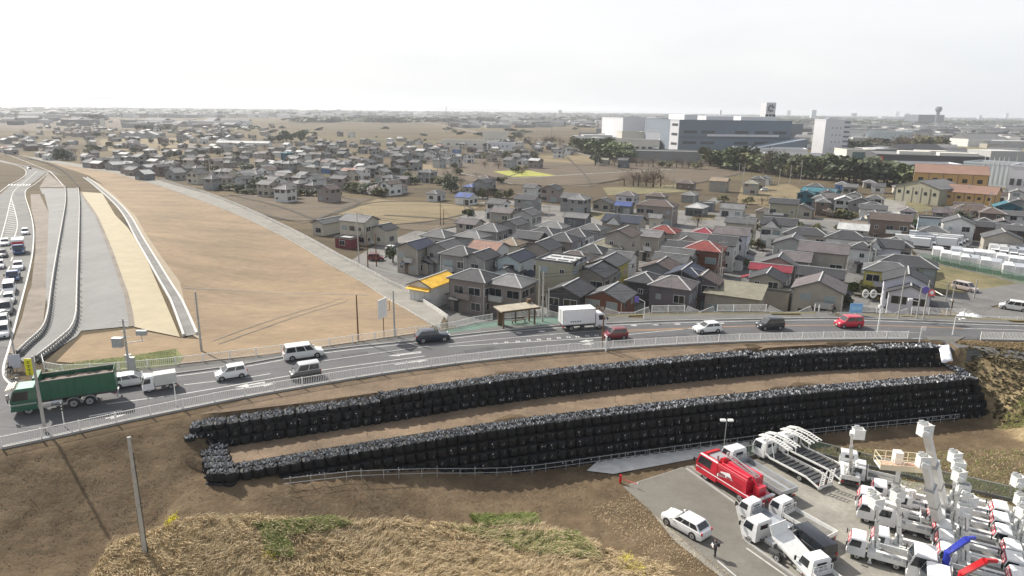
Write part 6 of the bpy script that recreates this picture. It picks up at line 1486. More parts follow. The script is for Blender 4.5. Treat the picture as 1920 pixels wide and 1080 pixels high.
for x0, x1, y0, y1, n in ((70, 500, 262, 330, 90), (490, 760, 256, 345, 80), (760, 1010, 258, 300, 45), (60, 520, 226, 258, 70), (1440, 1700, 335, 400, 12), (1600, 1900, 385, 425, 14), (200, 520, 240, 262, 16), (0, 110, 255, 285, 12), (1880, 1990, 370, 440, 8), (980, 1120, 262, 285, 12)):
    for _ in range(n):
        px, py = RW.uniform(x0, x1), RW.uniform(y0, y1)
        if px < 480 and py > 282 + (px - 60) * .14 and px < 430: continue
        house(px, py, RW.uniform(6.5, 10.5), RW.uniform(5.5, 7.5), RW.choice([2.8, 3., 4.8]), RW.choice('hxxy'), RW.choice('dk gr gr lg br mv wt'.split()), RW.choice('be gy tn lg pk cm wt'.split()), detail=1, rz=TW + RW.choice([0, math.pi / 2]) + RW.uniform(-.15, .15))
print('houses', len(HOUSES))

SHR[:] = [1., 1.]
# ---- works, warehouses and other large buildings
def block(name, label, cat, corners, z1, wall, roof=None, z0=TZ, windows=None, group=None, parapet=.8, stripes=None):
    """flat-roofed building on a footprint given by two front corners and a depth; windows = list of (u0,u1,z0,z1,material)"""
    a, b_, depth = corners; a = Vector(a[:2]); b_ = Vector(b_[:2]); d = b_ - a; ln = d.length; rz = math.atan2(d.y, d.x)
    root = tag(empty(name, (a.x, a.y, z0), rz), label, cat, group); h = z1 - z0
    mb = MB(); mb.box(0, ln, 0, depth, -1, h); mb.build('wall', wall, root)
    mb = MB(); mb.box(-.15, ln + .15, -.15, .3, h + .002, h + parapet); mb.box(-.15, ln + .15, depth - .3, depth + .15, h + .002, h + parapet); mb.box(-.15, .3, .3, depth - .3, h + .002, h + parapet); mb.box(ln - .3, ln + .15, .3, depth - .3, h + .002, h + parapet)
    mb.box(.3, ln - .3, .3, depth - .3, h + .002, h + .1, 1); mb.build('roof', [wall, roof or 'roof_lg'], root)
    for (u0, u1, za, zb_, m) in windows or []:
        if zb_ > h: continue
        mb = MB(); mb.box(u0 * ln, u1 * ln, -.12, .05, za, zb_); mb.build('window', m, root)
    return root, ln, h
mat('wh_grey', (.145, .175, .21), .8, var=.05, scale=.02); mat('wh_grey_d', (.12, .14, .165), .8); mat('wh_white', (.6, .6, .62), .7, var=.05, scale=.02); mat('wh_cream', (.6, .57, .5), .8, var=.05, scale=.05); mat('wh_pale', (.45, .5, .51), .8); mat('steel_dark', (.05, .055, .06), .6)
mat('mall_dark', (.065, .065, .07), .7, var=.1, scale=.05); mat('glass_wall', (.1, .16, .16), .1, spec=.8); mat('orange_wall', (.5, .31, .12), .85, var=.08, scale=.1); mat('brown_roof', (.21, .125, .09), .7, var=.12, scale=.2)
def bpt(px, py, z): return at(px, py, z)
def build_at(name, label, cat, l_, r2, top_l, depth, wall, **k):
    """front base corners in the picture, roof line from the left corner's top pixel"""
    a, b_ = at(*l_, TZ), at(*r2, TZ)
    # height: the ray through top_l at the same ground distance as a
    d = ray(*top_l); t_ = a.y / d.y; z1 = CZ + d.z * t_
    return block(name, label, cat, (a, b_, depth), z1, wall, **k)
wn = lambda n, u0, u1, z0, z1, m='steel_dark', f=.6: [(u0 + (u1 - u0) * i / n, u0 + (u1 - u0) * (i + f) / n, z0, z1, m) for i in range(n)]
build_at('warehouse', 'tall white windowless warehouse left of the grey logistics centre', 'warehouse', (1166, 272), (1254, 272), (1166, 222), 60, 'wh_white', windows=[(.6, .95, 26, 34, 'wall_lg')])
build_at('warehouse', 'lower white hall in front of the tall white warehouse', 'warehouse', (1210, 281), (1258, 284), (1210, 245), 20, 'wh_white')
build_at('factory', 'cream factory block with outside stair before the white warehouse', 'factory', (1146, 282), (1236, 284), (1146, 262), 26, 'wh_cream', windows=wn(6, .1, .9, 2, 4))
build_at('factory', 'upper cream block rising behind the cream factory roof', 'factory', (1165, 276), (1208, 276), (1165, 248), 14, 'wh_cream')
lc, ln, hh = build_at('logistics_centre', 'huge grey four-storey logistics centre with long window bands and ramp', 'warehouse', (1270, 290), (1478, 292), (1270, 226), 120, 'wh_grey',
    windows=[(u0, u0 + .12, z, z + 2.4, 'steel_dark') for z in (9, 18, 27) for u0 in (.04, .2, .5, .68, .84)] + [(.0, 1, 13.6, 15.6, 'wh_grey_d')])
mb = MB(); mb.hexa([(ln * .2, -22, -1), (ln * 1.05, -22, -1), (ln * 1.05, -1, -1), (ln * .2, -1, -1), (ln * .2, -22, .5), (ln * 1.05, -22, 15), (ln * 1.05, -1, 15), (ln * .2, -1, .5)]); mb.build('truck_ramp', 'wh_grey', lc)
for u0, u1, z in ((.1, .22, 5), (.3, .55, 4), (.62, .95, 4)): mb = MB(); mb.box(ln * u0, ln * u1, 20, 70, hh + .2, hh + z); mb.build('roof_plant', 'wh_white', lc)
for k in range(9): mb = MB(); mb.box(ln * (.25 + k * .07), ln * (.25 + k * .07) + 8, -1.0, 0, 15.7, 17.5); mb.build('parked_lorry_bay', 'wh_white', lc)
build_at('stair_tower', 'white stair tower with louvres at the left end of the logistics centre', 'tower', (1253, 288), (1271, 290), (1253, 226), 30, 'wh_white', windows=wn(1, .2, .8, 8, 10, f=1) + wn(1, .2, .8, 16, 18, f=1) + wn(1, .2, .8, 24, 26, f=1))
sg, ln, hh = build_at('sign_tower', 'tower with big white signboard bearing a black leaf-like emblem', 'sign tower', (1428, 276), (1447, 276), (1428, 223), 14, 'wh_grey_d')
mb = MB(); mb.box(.5, ln - .5, -.5, 10, hh, hh + 17); mb.build('signboard', 'wh_white', sg)
mb = MB(); cx, cz = ln / 2, hh + 11
for k in range(7):
    a = math.radians(20 + k * 47); mb.quad((cx + math.cos(a) * 1., -.56, cz + math.sin(a) * 1.), (cx + math.cos(a + .35) * 3.4, -.56, cz + math.sin(a + .35) * 3.4), (cx + math.cos(a) * 5, -.56, cz + math.sin(a) * 4.6), (cx + math.cos(a - .3) * 3.2, -.56, cz + math.sin(a - .3) * 3.))
mb.box(cx - 6, cx - 2.5, -.58, -.52, hh + 2.4, hh + 4.8); mb.box(cx - 1.8, cx + 1.6, -.58, -.52, hh + 2.4, hh + 4.8); mb.box(cx + 2.3, cx + 6, -.58, -.52, hh + 2.4, hh + 4.8); mb.build('emblem', 'black_trim', sg)
build_at('warehouse', 'dark grey annex right of the sign tower', 'warehouse', (1455, 262), (1503, 262), (1455, 233), 40, 'wh_grey_d', windows=wn(4, .1, .9, 6, 9))
build_at('warehouse', 'long low white hall with small windows below the logistics centre', 'warehouse', (1374, 296), (1512, 300), (1374, 278), 25, 'wh_white', windows=wn(9, .05, .95, 3, 5.2, f=.35))
build_at('warehouse', 'long pale grey hall behind the bare hedge', 'warehouse', (1180, 303), (1318, 306), (1180, 284), 25, 'wall_gy')
sl, ln, hh = build_at('office_block', 'pale slab block with balconied right end standing alone', 'apartment block', (1541, 292), (1586, 292), (1541, 225), 16, 'wh_white', windows=[(.3 + .16 * i, .33 + .16 * i, z, z + 1.4, 'wh_grey_d') for i in range(3) for z in range(5, 42, 6)])
for k in range(7): mb = MB(); q_ = hh / 7.5; mb.box(ln * .78, ln, -.7, -.13, .9 * q_ + k * q_, 1.25 * q_ + k * q_); mb.build('balcony', 'wh_grey', sl)
build_at('school', 'pale green-grey hall with white gable wall right of the slab block', 'hall', (1620, 275), (1695, 278), (1620, 247), 40, 'wh_pale')
build_at('factory', 'white hall partly behind trees left of the green-fronted hall', 'factory', (1440, 310), (1582, 314), (1440, 291), 30, 'wh_white', windows=wn(5, .5, .95, 3, 5))
build_at('factory', 'white-roofed hall with green glass front before the mall', 'hall', (1585, 305), (1640, 306), (1585, 282), 25, 'wh_cream', windows=[(.2, .95, 1, 8, 'glass_wall')])
ml, ln, hh = build_at('shopping_mall', 'long dark grey shopping building with white roof strips', 'mall', (1640, 322), (1850, 330), (1650, 291), 60, 'mall_dark', windows=[(.03, .06, 1, 10, 'red_paint')])
for u0, u1, y0 in ((.25, .55, 20), (.45, .75, 35), (.6, .95, 12)): mb = MB(); mb.box(ln * u0, ln * u1, y0, y0 + 10, hh + .2, hh + 2.2); mb.build('roof_plant', 'wh_cream', ml)
build_at('factory', 'low white stepped building in front of the dark mall', 'factory', (1690, 335), (1800, 338), (1690, 308), 18, 'wh_white')
gb, ln, hh = build_at('glass_building', 'white building with tall green glass wall at the right', 'office', (1800, 345), (1886, 352), (1800, 305), 24, 'wh_pale', windows=[(.45, .95, 2, 15, 'glass_wall'), (.05, .4, 8, 9.5, 'steel_dark')])
for k in range(6): mb = MB(); x = ln * (.45 + k * .1); mb.box(x, x + .25, -.25, -.13, 2, 15); mb.build('mullion', 'wh_white', gb)
build_at('office_block', 'white block at the right edge beside the glass building', 'office', (1884, 362), (1935, 366), (1884, 312), 20, 'wh_white', windows=wn(3, .1, .9, 4, 7) + wn(3, .1, .9, 10, 13))
def hall(label, l_, r2, dep, hh, wall, roof, name='hall', axis='x'):
    a, b_ = at(*l_, TZ), at(*r2, TZ); d = b_ - a; ln = d.length; rz = math.atan2(d.y, d.x); c_ = (a + b_) / 2 + Vector((-d.y, d.x, 0)).normalized() * dep / 2
    root = tag(empty(name, (c_.x, c_.y, TZ), rz), label, 'hall'); rb, zr, _ = roof_mesh(ln, dep, hh, axis, None, .3, .4); rb.build('roof', [roof, roof, 'gutter'], root)
    mb = MB(); mb.box(-ln / 2, ln / 2, -dep / 2, dep / 2, -.5, hh - .02); r_ = (dep if axis == 'x' else ln) / 2 * .3
    for s in (-1, 1):
        if axis == 'x': mb.add([(s * ln / 2, -dep / 2, hh - .02), (s * ln / 2, dep / 2, hh - .02), (s * ln / 2, 0, hh + r_)], [(0, 1, 2)])
        else: mb.add([(-ln / 2, s * dep / 2, hh - .02), (ln / 2, s * dep / 2, hh - .02), (0, s * dep / 2, hh + r_)], [(0, 1, 2)])
    mb.build('wall', wall, root)
    for i in range(5): mb = MB(); x = -ln / 2 + (i + .3) * ln / 5; mb.box(x, x + ln * .07, -dep / 2 - .05, -dep / 2, hh * .55, hh * .75); mb.build('window', 'glass', root)
    for i in range(6): mb = MB(); x = -ln / 2 + i * ln / 5; mb.box(x - .12, x + .12, -dep / 2 - .1, -dep / 2, 0, hh - .1); mb.build('downpipe', 'gutter', root)
    return root
hall('big yellow-orange hall with long reddish brown roof', (1710, 358), (1848, 366), 22, 9, 'orange_wall', 'brown_roof')
hall('lower orange building with brown roof in front of the big orange hall', (1768, 384), (1862, 392), 16, 5.5, 'orange_wall', 'brown_roof')
hall('pale khaki workshop with arched light roof beside the orange hall', (1676, 376), (1758, 386), 18, 6.5, 'wall_kh', 'roof_lg', axis='y')
hall('long teal storage shed in the tan plot beyond the street', (1500, 372), (1562, 378), 8, 3.5, 'wall_te', 'roof_te')
house(1440 + 1270 / 4, 180 + 765 / 4, 18, 10, 1.6, 'f', 'bl', 'bl', label='heap of blue tarpaulins in front of the orange hall', detail=0, name='tarp_heap', cat='tarpaulin')
tp = bpy.data.objects['tarp_heap']
for c_ in list(tp.children): bpy.data.objects.remove(c_)
mb = MB(); n = 14
mb.add([(-9 + 18 * i / n, -4 + 8 * j / 6, max(0, 2.4 * math.sin(math.pi * i / n) * math.sin(math.pi * j / 6)) * RW.uniform(.5, 1.2)) for j in range(7) for i in range(n + 1)], [(j * (n + 1) + i, j * (n + 1) + i + 1, (j + 1) * (n + 1) + i + 1, (j + 1) * (n + 1) + i) for j in range(6) for i in range(n)]); mb.build('tarpaulin', 'blue_tarp', tp)
# greenhouses
for i, (X_, Y_) in enumerate(((970, 345), (1045, 345), (1120, 345))): house(*ZW(X_, Y_), 16, 30, 3.5, 'y', 'wt', 'lg', rz=rad(20), label=('left', 'middle', 'right')[i] + ' of three white greenhouses side by side in the fields', detail=0, name='greenhouse', cat='greenhouse')
house(*ZW(1830, 415), 50, 8, 3, 'x', 'wt', 'wt', rz=rad(-5), label='very long low white greenhouse beside the village', detail=0, name='greenhouse', cat='greenhouse')
for z_, X_, Y_, lb in ((ZE, 1600, 425, 'long pale factory with cream roof left of the white square block'), (ZE, 1790, 385, 'white square factory block above the village'), (ZE, 1830, 440, 'lower white wing below the square factory block')):
    px, py = z_(X_, Y_); p = at(px, py + 12, TZ)
    w_ = {1600: 52, 1790: 26, 1830: 24}[X_]; block('factory', lb, 'factory', ((p.x - w_ / 2, p.y), (p.x + w_ / 2, p.y - w_ * .1), 15), TZ + {1600: 7, 1790: 12, 1830: 6}[X_], 'wh_cream' if X_ != 1830 else 'wh_white', windows=wn(5, .1, .9, 3, 4.5, f=.3))

# ---- far away: low town, masts, towers, hills
FARM = ['wall_lg', 'wall_wt', 'roof_lg', 'roof_gr', 'wall_gy', 'wall_pk', 'roof_dk', 'wall_be']
fb = random.Random(5)
def far_box(px, py, W, D, h, m, rz, mb):
    p = at(px, py, TZ); c_, s_ = math.cos(rz), math.sin(rz); q_ = lambda x, y, z: (p.x + x * c_ - y * s_, p.y + x * s_ + y * c_, TZ + z)
    mb.hexa([q_(-W / 2, -D / 2, -.5), q_(W / 2, -D / 2, -.5), q_(W / 2, D / 2, -.5), q_(-W / 2, D / 2, -.5), q_(-W / 2, -D / 2, h), q_(W / 2, -D / 2, h), q_(W / 2, D / 2, h), q_(-W / 2, D / 2, h)], m)
    if m % 2: mb.add([q_(-W / 2, -D / 2, h), q_(W / 2, -D / 2, h), q_(W / 2, D / 2, h), q_(-W / 2, D / 2, h), q_(-W / 2, 0, h + D * .2), q_(W / 2, 0, h + D * .2)], [(0, 1, 5, 4), (2, 3, 4, 5), (1, 2, 5), (3, 0, 4)], fb.choice([2, 3, 6]))
mb = MB()
bands = [(0, 1920, 214, 221, 1500, 6), (0, 560, 207, 214, 300, 5), (560, 1180, 214, 226, 420, 5), (850, 1250, 222, 240, 260, 4.5), (1500, 1920, 226, 248, 420, 5), (1580, 1900, 236, 262, 170, 4.5), (380, 520, 205, 212, 60, 5), (30, 420, 212, 219, 200, 5), (0, 170, 226, 236, 25, 4), (1600, 1920, 218, 232, 500, 6), (1000, 1500, 216, 226, 420, 6), (250, 470, 232, 240, 60, 3), (1500, 1920, 252, 282, 60, 7), (1090, 1180, 250, 275, 14, 5), (1600, 1900, 292, 306, 18, 6)]
for x0, x1, y0, y1, n, hh in bands:
    for _ in range(n):
        px, py = fb.uniform(x0, x1), fb.uniform(y0, y1); py = max(py, 199 + px * 25 / 1920 + 4.5); p = at(px, py, TZ); sc_ = min(3.5, 1 + p.y / 2500)
        if fb.random() < .75: far_box(px, py, fb.uniform(8, 18) * sc_, fb.uniform(8, 14) * sc_, fb.uniform(3, hh + 2) * (1 + p.y / 4000), fb.randrange(8), fb.uniform(-.6, .6), mb)
        else: far_box(px, py, fb.uniform(20, 55), fb.uniform(15, 30), fb.uniform(5, 9) * (1 + p.y / 6000), fb.choice([1, 4, 0, 2]), fb.uniform(-.4, .4), mb)
tag(mb.build('distant_town', FARM), 'mass of low houses and sheds filling the plain to the horizon', 'town', kind='stuff')
def far_tower(px, ybase, ytop, w_, label, m='wh_grey_d', cap=None, name='far_tower', cat='tower'):
    p = at(px, ybase, TZ); d = ray(px, ytop); z1 = CZ + d.z * p.y / d.y
    root = tag(empty(name, (p.x, p.y, TZ)), label, cat); h = z1 - TZ
    if cap: mb = MB(); mb.tube((0, 0, 0), (0, 0, h * .72), w_ * .34, 12, r2=w_ * .26); mb.build('shaft', m, root); mb = MB(); mb.tube((0, 0, h * .72), (0, 0, h * .86), w_ * .32, 12, r2=w_ * .55); mb.tube((0, 0, h * .86), (0, 0, h), w_ * .55, 12, r2=w_ * .4); mb.build('head', m, root)
    else: mb = MB(); mb.box(-w_ / 2, w_ / 2, -w_ / 2, w_ / 2, -1, h); mb.build('body', m, root)
    return root
far_tower(1755, 236, 200, 22, 'slim concrete tower with flared head on the right horizon', cap=True)
far_tower(1730, 235, 215, 95, 'broad dark building left of the flared tower on the horizon', name='far_building', cat='building')
for i, (x_, yb, yt, w_) in enumerate([(1523, 226, 206, 26), (1558, 228, 219, 40), (1655, 226, 218, 45), (1690, 227, 219, 70), (1885, 226, 212, 26), (1123, 221, 214, 18), (1350, 224, 206, 9), (1478, 220, 207, 30), (1680, 222, 209, 45), (1700, 222, 212, 45), (1050, 220, 206, 20), (1249, 222, 214, 26), (635, 216, 205, 16), (1600, 224, 212, 30), (1835, 228, 216, 20)]):
    far_tower(x_, yb, yt, w_, 'pale block rising from the hazy skyline, %s of the isolated ones from the left' % (['eleventh', 'twelfth', 'fourteenth', 'sixteenth', 'last', 'fourth', 'seventh', 'eighth', 'fifteenth', 'seventeenth', 'second', 'fifth', 'first', 'thirteenth', 'eighteenth'][i]), m=['wh_pale', 'wh_grey'][i % 2], name='far_building', cat='building')
# masts and poles in the middle distance are built with the other poles
# low hills on the left horizon
mb = MB(); n = 90; pts = []
for i in range(n + 1):
    a = rad(-60 + i * 100 / n); r_ = 15500; f = max(0, 1 - i / (n * .72)); h_ = 20 + f * (230 + 60 * math.sin(i * .55) + 35 * math.sin(i * 1.7))
    for rr, z in ((r_, -20), (r_ + 900, h_ * .7), (r_ + 2000, h_), (r_ + 3500, -20)): pts.append((math.sin(a) * rr, math.cos(a) * rr, z))
mb.add(pts, [(4 * i + k, 4 * i + k + 1, 4 * i + k + 5, 4 * i + k + 4) for i in range(n) for k in range(3)])
tag(mb.build('hills', mat('hill', (.06, .08, .07), .9), smooth=True), kind='structure')

# ------------------------------------------------------------------ trees and hedges
def crown_mesh(seed, m, n=380, squash=.85, leaf=.11, lobes=7, name='crown'):
    r = random.Random(seed); L_ = [(Vector((r.uniform(-.5, .5), r.uniform(-.5, .5), r.uniform(-.45, .5))), r.uniform(.32, .55)) for _ in range(lobes)]
    vs = []; fs = []
    for _ in range(n):
        c_, rr = r.choice(L_); d = Vector((r.gauss(0, 1), r.gauss(0, 1), r.gauss(0, 1))).normalized(); p = c_ + d * rr * (r.random() ** .35); p.z *= squash
        u = Vector((r.gauss(0, 1), r.gauss(0, 1), r.gauss(0, .7))).normalized(); v = u.orthogonal().normalized(); s_ = leaf * r.uniform(.6, 1.5); o = len(vs)
        vs += [p - u * s_, p + v * s_ * .8, p + u * s_, p - v * s_ * .8]; fs.append((o, o + 1, o + 2, o + 3))
    me = bpy.data.meshes.new(name); me.from_pydata([tuple(v) for v in vs], [], fs); me.materials.append(MATS[m]); return me
def twig_mesh(seed, m='twig_brown', n=420):
    r = random.Random(seed); vs = []; fs = []
    for _ in range(n):
        a = Vector((r.gauss(0, .4), r.gauss(0, .4), r.gauss(0, .4))); a.z *= .9; d = (a + Vector((0, 0, .9)) + Vector((r.gauss(0, .4),) * 3)).normalized() * r.uniform(.12, .35); w_ = d.orthogonal().normalized() * .018; o = len(vs)
        vs += [a - w_, a + w_, a + d]; fs.append((o, o + 1, o + 2))
    me = bpy.data.meshes.new('crown'); me.from_pydata([tuple(v) for v in vs], [], fs); me.materials.append(MATS[m]); return me
TR = {'green': [crown_mesh(s, 'leaf_green', 520) for s in (1, 2, 3)], 'dark': [crown_mesh(s, 'leaf_dark', 520) for s in (4, 5, 6)], 'olive': [crown_mesh(s, 'leaf_olive', 460) for s in (7, 8)], 'bare': [twig_mesh(s) for s in (9, 10, 11)], 'blossom': [crown_mesh(12, 'blossom', 300)]}
TRUNK = MB().tube((0, 0, -.2), (0, 0, .62), .055, 7, 0, .03).tube((0, 0, .45), (.2, .05, .75), .03, 5, 0, .012).tube((0, 0, .4), (-.18, .1, .7), .028, 5, 0, .012).tube((0, 0, .5), (.02, -.2, .8), .025, 5, 0, .01).mesh('trunk', 'bark')
tr = random.Random(21)
TREES = []
def tree(px, py, h, kind, wd=.8, name='tree', ground=TZ, label=None):
    """px, py: foot of the tree in the photograph"""
    p = at(px, py, ground); root = empty(name, (p.x, p.y, ground), tr.uniform(0, 6))
    put('trunk', TRUNK, root, scale=(h, h, h))
    put('crown', tr.choice(TR[kind]), root, (0, 0, h * .5), scale=(h * wd * .66, h * wd * .66, h * .56))
    lk = {'green': 'bushy green tree', 'dark': 'dark evergreen tree', 'olive': 'olive green tree', 'bare': 'bare brown leafless tree', 'blossom': 'pale blossoming tree'}[kind]
    if label: tag(root, label, 'tree')
    else: tag(root, None, 'tree'); TREES.append((root, lk, p))
def treeline(pts, n, h, kinds, wd=.9, jit=4):
    P_ = resample([Vector(p) for p in pts], 1); 
    for i in range(n):
        q_ = P_[int((i + .5) / n * (len(P_) - 1))]; tree(q_.x + tr.uniform(-jit, jit), q_.y + tr.uniform(-1, 1), h * tr.uniform(.75, 1.2), tr.choice(kinds), wd)
treeline([(1085, 284), (1130, 294), (1175, 304)], 20, 14, ['green', 'olive', 'green'], 1.1)
treeline([(1325, 310), (1380, 318), (1440, 324)], 15, 14, ['green', 'dark', 'olive'], 1.1); treeline([(1420, 324), (1480, 332), (1560, 338)], 18, 13, ['dark', 'green', 'olive', 'bare'], 1.)
treeline([(1555, 338), (1600, 344), (1650, 347)], 12, 14, ['green', 'dark'], 1.1); treeline([(1655, 342), (1690, 348), (1712, 352)], 8, 11, ['olive', 'green', 'green'], 1.1)
treeline([(1535, 286), (1600, 288), (1650, 286)], 16, 15, ['bare', 'dark'], 1.2); treeline([(1680, 284), (1760, 286)], 12, 16, ['bare', 'olive'], 1.3); treeline([(1150, 310), (1210, 312), (1320, 318)], 14, 6, ['bare', 'bare', 'olive'], 1.1)
treeline([(1165, 350), (1200, 350), (1245, 350)], 6, 8, ['bare', 'bare'], 1.2); tree(1116, 310, 8, 'dark', 1.); tree(484, 362, 8, 'dark', .9); tree(846, 360, 8, 'dark', .8)
treeline([(505, 268), (540, 266), (565, 266)], 6, 11, ['dark', 'green'], 1.1); treeline([(150, 228), (190, 229)], 5, 16, ['dark'], 1.3); treeline([(18, 218), (45, 218)], 3, 16, ['dark'], 1.2)
treeline([(250, 246), (300, 246), (335, 246)], 6, 10, ['dark'], 1.2); treeline([(155, 258), (240, 256)], 8, 6, ['bare', 'dark'], 1.3); treeline([(250, 234), (330, 233)], 8, 8, ['dark'], 1.0); tree(118, 302, 9, 'dark', 1.); tree(108, 302, 7, 'olive', 1.)
treeline([(905, 300), (960, 296), (1000, 302)], 6, 7, ['bare', 'olive'], 1.2); treeline([(1000, 272), (1080, 272)], 6, 9, ['bare'], 1.3); treeline([(905, 262), (1000, 264)], 6, 8, ['bare', 'olive'], 1.2)
treeline([(655, 360), (720, 368)], 9, 4.5, ['dark', 'green', 'olive', 'blossom'], 1.2, 3); treeline([(860, 374), (960, 372)], 8, 4, ['bare', 'olive', 'dark'], 1.1, 3); treeline([(500, 366), (640, 368)], 11, 3, ['dark', 'dark', 'olive'], 1.7, 2); treeline([(395, 350), (480, 366)], 8, 3, ['dark', 'olive'], 1.7, 2)
treeline([(830, 354), (930, 366)], 6, 3.4, ['olive', 'dark'], 1.2, 3); treeline([(1350, 378), (1480, 388)], 6, 3.4, ['olive', 'bare'], 1.3, 4); treeline([(1545, 405), (1620, 415)], 6, 3.2, ['dark', 'olive', 'blossom'], 1.3, 4)
tree(1796, 438, 9.5, 'bare', .6); tree(1796, 440, 8.5, 'dark', .5); tree(1630, 560, 4, 'olive', 1.2); tree(1636, 545, 4, 'bare', 1.2); tree(1400, 560, 3, 'dark', .8); tree(1583, 577, 3.2, 'dark', .7); tree(1420, 545, 3, 'olive', 1.); tree(1195, 575, 4.5, 'bare', 1.); tree(737, 492, 4.5, 'dark', .8); tree(1005, 520, 3, 'olive', 1.)
tree(1910, 452, 4, 'green', 2.2); tree(1890, 450, 3.6, 'olive', 2.); tree(1308, 425, 4, 'bare', 1.1); tree(1420, 470, 3.5, 'olive', 1.)
for _ in range(60):     # garden shrubs between the houses
    px, py = tr.uniform(860, 1720), tr.uniform(395, 560); tree(px, py, tr.uniform(1.8, 3.6), tr.choice(['dark', 'olive', 'green', 'bare']), tr.uniform(.9, 1.3), 'garden_tree')
for _ in range(120): tree(tr.uniform(490, 1010), tr.uniform(258, 350), tr.uniform(2.5, 5), tr.choice(['dark', 'olive', 'bare']), 1.2, 'garden_tree')
for _ in range(120):
    a_, b_ = tr.uniform(40, 480), tr.uniform(245, 330)
    if b_ > 285 + (a_ - 60) * .14 and a_ < 440: continue
    tree(a_, b_, tr.uniform(3, 6), tr.choice(['dark', 'olive', 'bare']), 1.2, 'garden_tree')
# far woods as one mass
items = []
for x0, x1, y0, y1, n, hh in [(0, 1920, 210, 219, 900, 12), (1450, 1920, 220, 240, 520, 11), (560, 1250, 214, 230, 520, 10), (1000, 1500, 216, 226, 260, 11), (0, 560, 205, 212, 260, 11), (130, 450, 207, 213, 130, 11), (1560, 1920, 238, 262, 130, 8), (0, 420, 216, 219, 60, 10), (1590, 1920, 231, 236, 140, 12), (380, 1100, 236, 262, 30, 5)]:
    for _ in range(n):
        px, py = tr.uniform(x0, x1), tr.uniform(y0, y1); py = max(py, 200 + px * 25 / 1920 + 3.5); p = at(px, py, TZ); k = 1 + p.y / 3500
        items.append(((p.x, p.y, TZ + hh * .35 * k), tr.uniform(0, 6), LOWC[0] if False else None, (hh * k * tr.uniform(1, 3), hh * k, hh * .5 * k)))
lowc = [crown_mesh(s, 'leaf_dark', 60, leaf=.34) for s in (41, 42, 43)]
items = [(a, b_, tr.choice(lowc), s) for a, b_, _, s in items]
tag(put('distant_woods', join('distant_woods', items, ['leaf_dark'])), 'belts of dark trees among the far houses under the horizon', 'woods', kind='stuff')
# ------------------------------------------------------------------ poles, lamps and signs
def height_to(p, px, py):
    d = ray(px, py); t_ = p.y / d.y; return CZ + d.z * t_ - p.z
def pole(base, top, label, z=None, r=.14, m='pole_concrete', name='utility_pole', cat='utility pole', arms=0, group=None, rz=.3, r2=None, lean=False):
    p = G(*base) if z is None else at(*base, z); h = max(2., height_to(p, *top)); h = min(h, 40)
    root = tag(empty(name, p, rz), label, cat, group)
    mb = MB(); mb.tube((0, 0, -.3), (0, 0, h), r, 8, r2=r * .65 if r2 is None else r2); mb.build('shaft', m, root, smooth=50)
    for k in range(arms):
        mb = MB(); z_ = h - .35 - k * .8; mb.bar((-.9, 0, z_), (.9, 0, z_), .09, .09)
        for x in (-.8, -.35, .35, .8): mb.tube((x, 0, z_ + .04), (x, 0, z_ + .24), .05, 5)
        mb.build('crossarm', 'grey_metal', root)
    return root, p, h
Q = 7.5
# the big pole in the lower left
r_, p, h = pole((272, 1036), (236, 822), 'tall concrete pole standing alone in the lower left on the dry grass', r=.19)
mb = MB(); mb.tube((.2, 0, 0), (.16, 0, h - 1.2), .04, 5); mb.tube((-.18, .05, 0), (-.15, .05, h * .42), .05, 5); mb.build('cable_pipe', 'dark_metal', r_)
mb = MB(); mb.tube((0, 0, h), (0, 0, h + .12), .16, 8); mb.tube((0, 0, h * .42), (0, 0, h * .42 + .06), .18, 8); mb.build('cap', 'concrete', r_)
r_, p, h = pole((85, 810), (58, 668), 'thick grey pole in front of the green dump truck cab', z=Q, r=.17)
r_, p, h = pole((378, 659), (366, 547), 'concrete pole at the left edge of the tan field behind the fence', z=Q, r=.16)
r_, p, h = pole((672, 640), (665, 553), 'dark brown pole on the tan field left of the white signboard', z=Q, r=.12, m='rust_pole')
r_, p, h = pole((740, 632), (733, 545), 'grey pole right of the white signboard', z=Q, r=.14)
r_, p, h = pole((720, 634), (715, 560), 'brown post holding a tall white roadside signboard', z=Q, r=.07, m='rust_pole', name='signboard', cat='signboard', rz=rad(68))
MB().box(-1.1, .9, -.06, .06, h - 2.6, h).build('board', 'white_metal', r_)
mb = MB(); mb.bar((1.1, 0, h - .8), (1.6, 0, h - .8), .06, .06); mb.bar((1.1, 0, h - 2.0), (1.6, 0, h - 2.0), .06, .06); mb.bar((1.6, 0, h - .7), (1.6, 0, h - 2.1), .06, .06); mb.build('lamp_frame', 'rust_pole', r_)
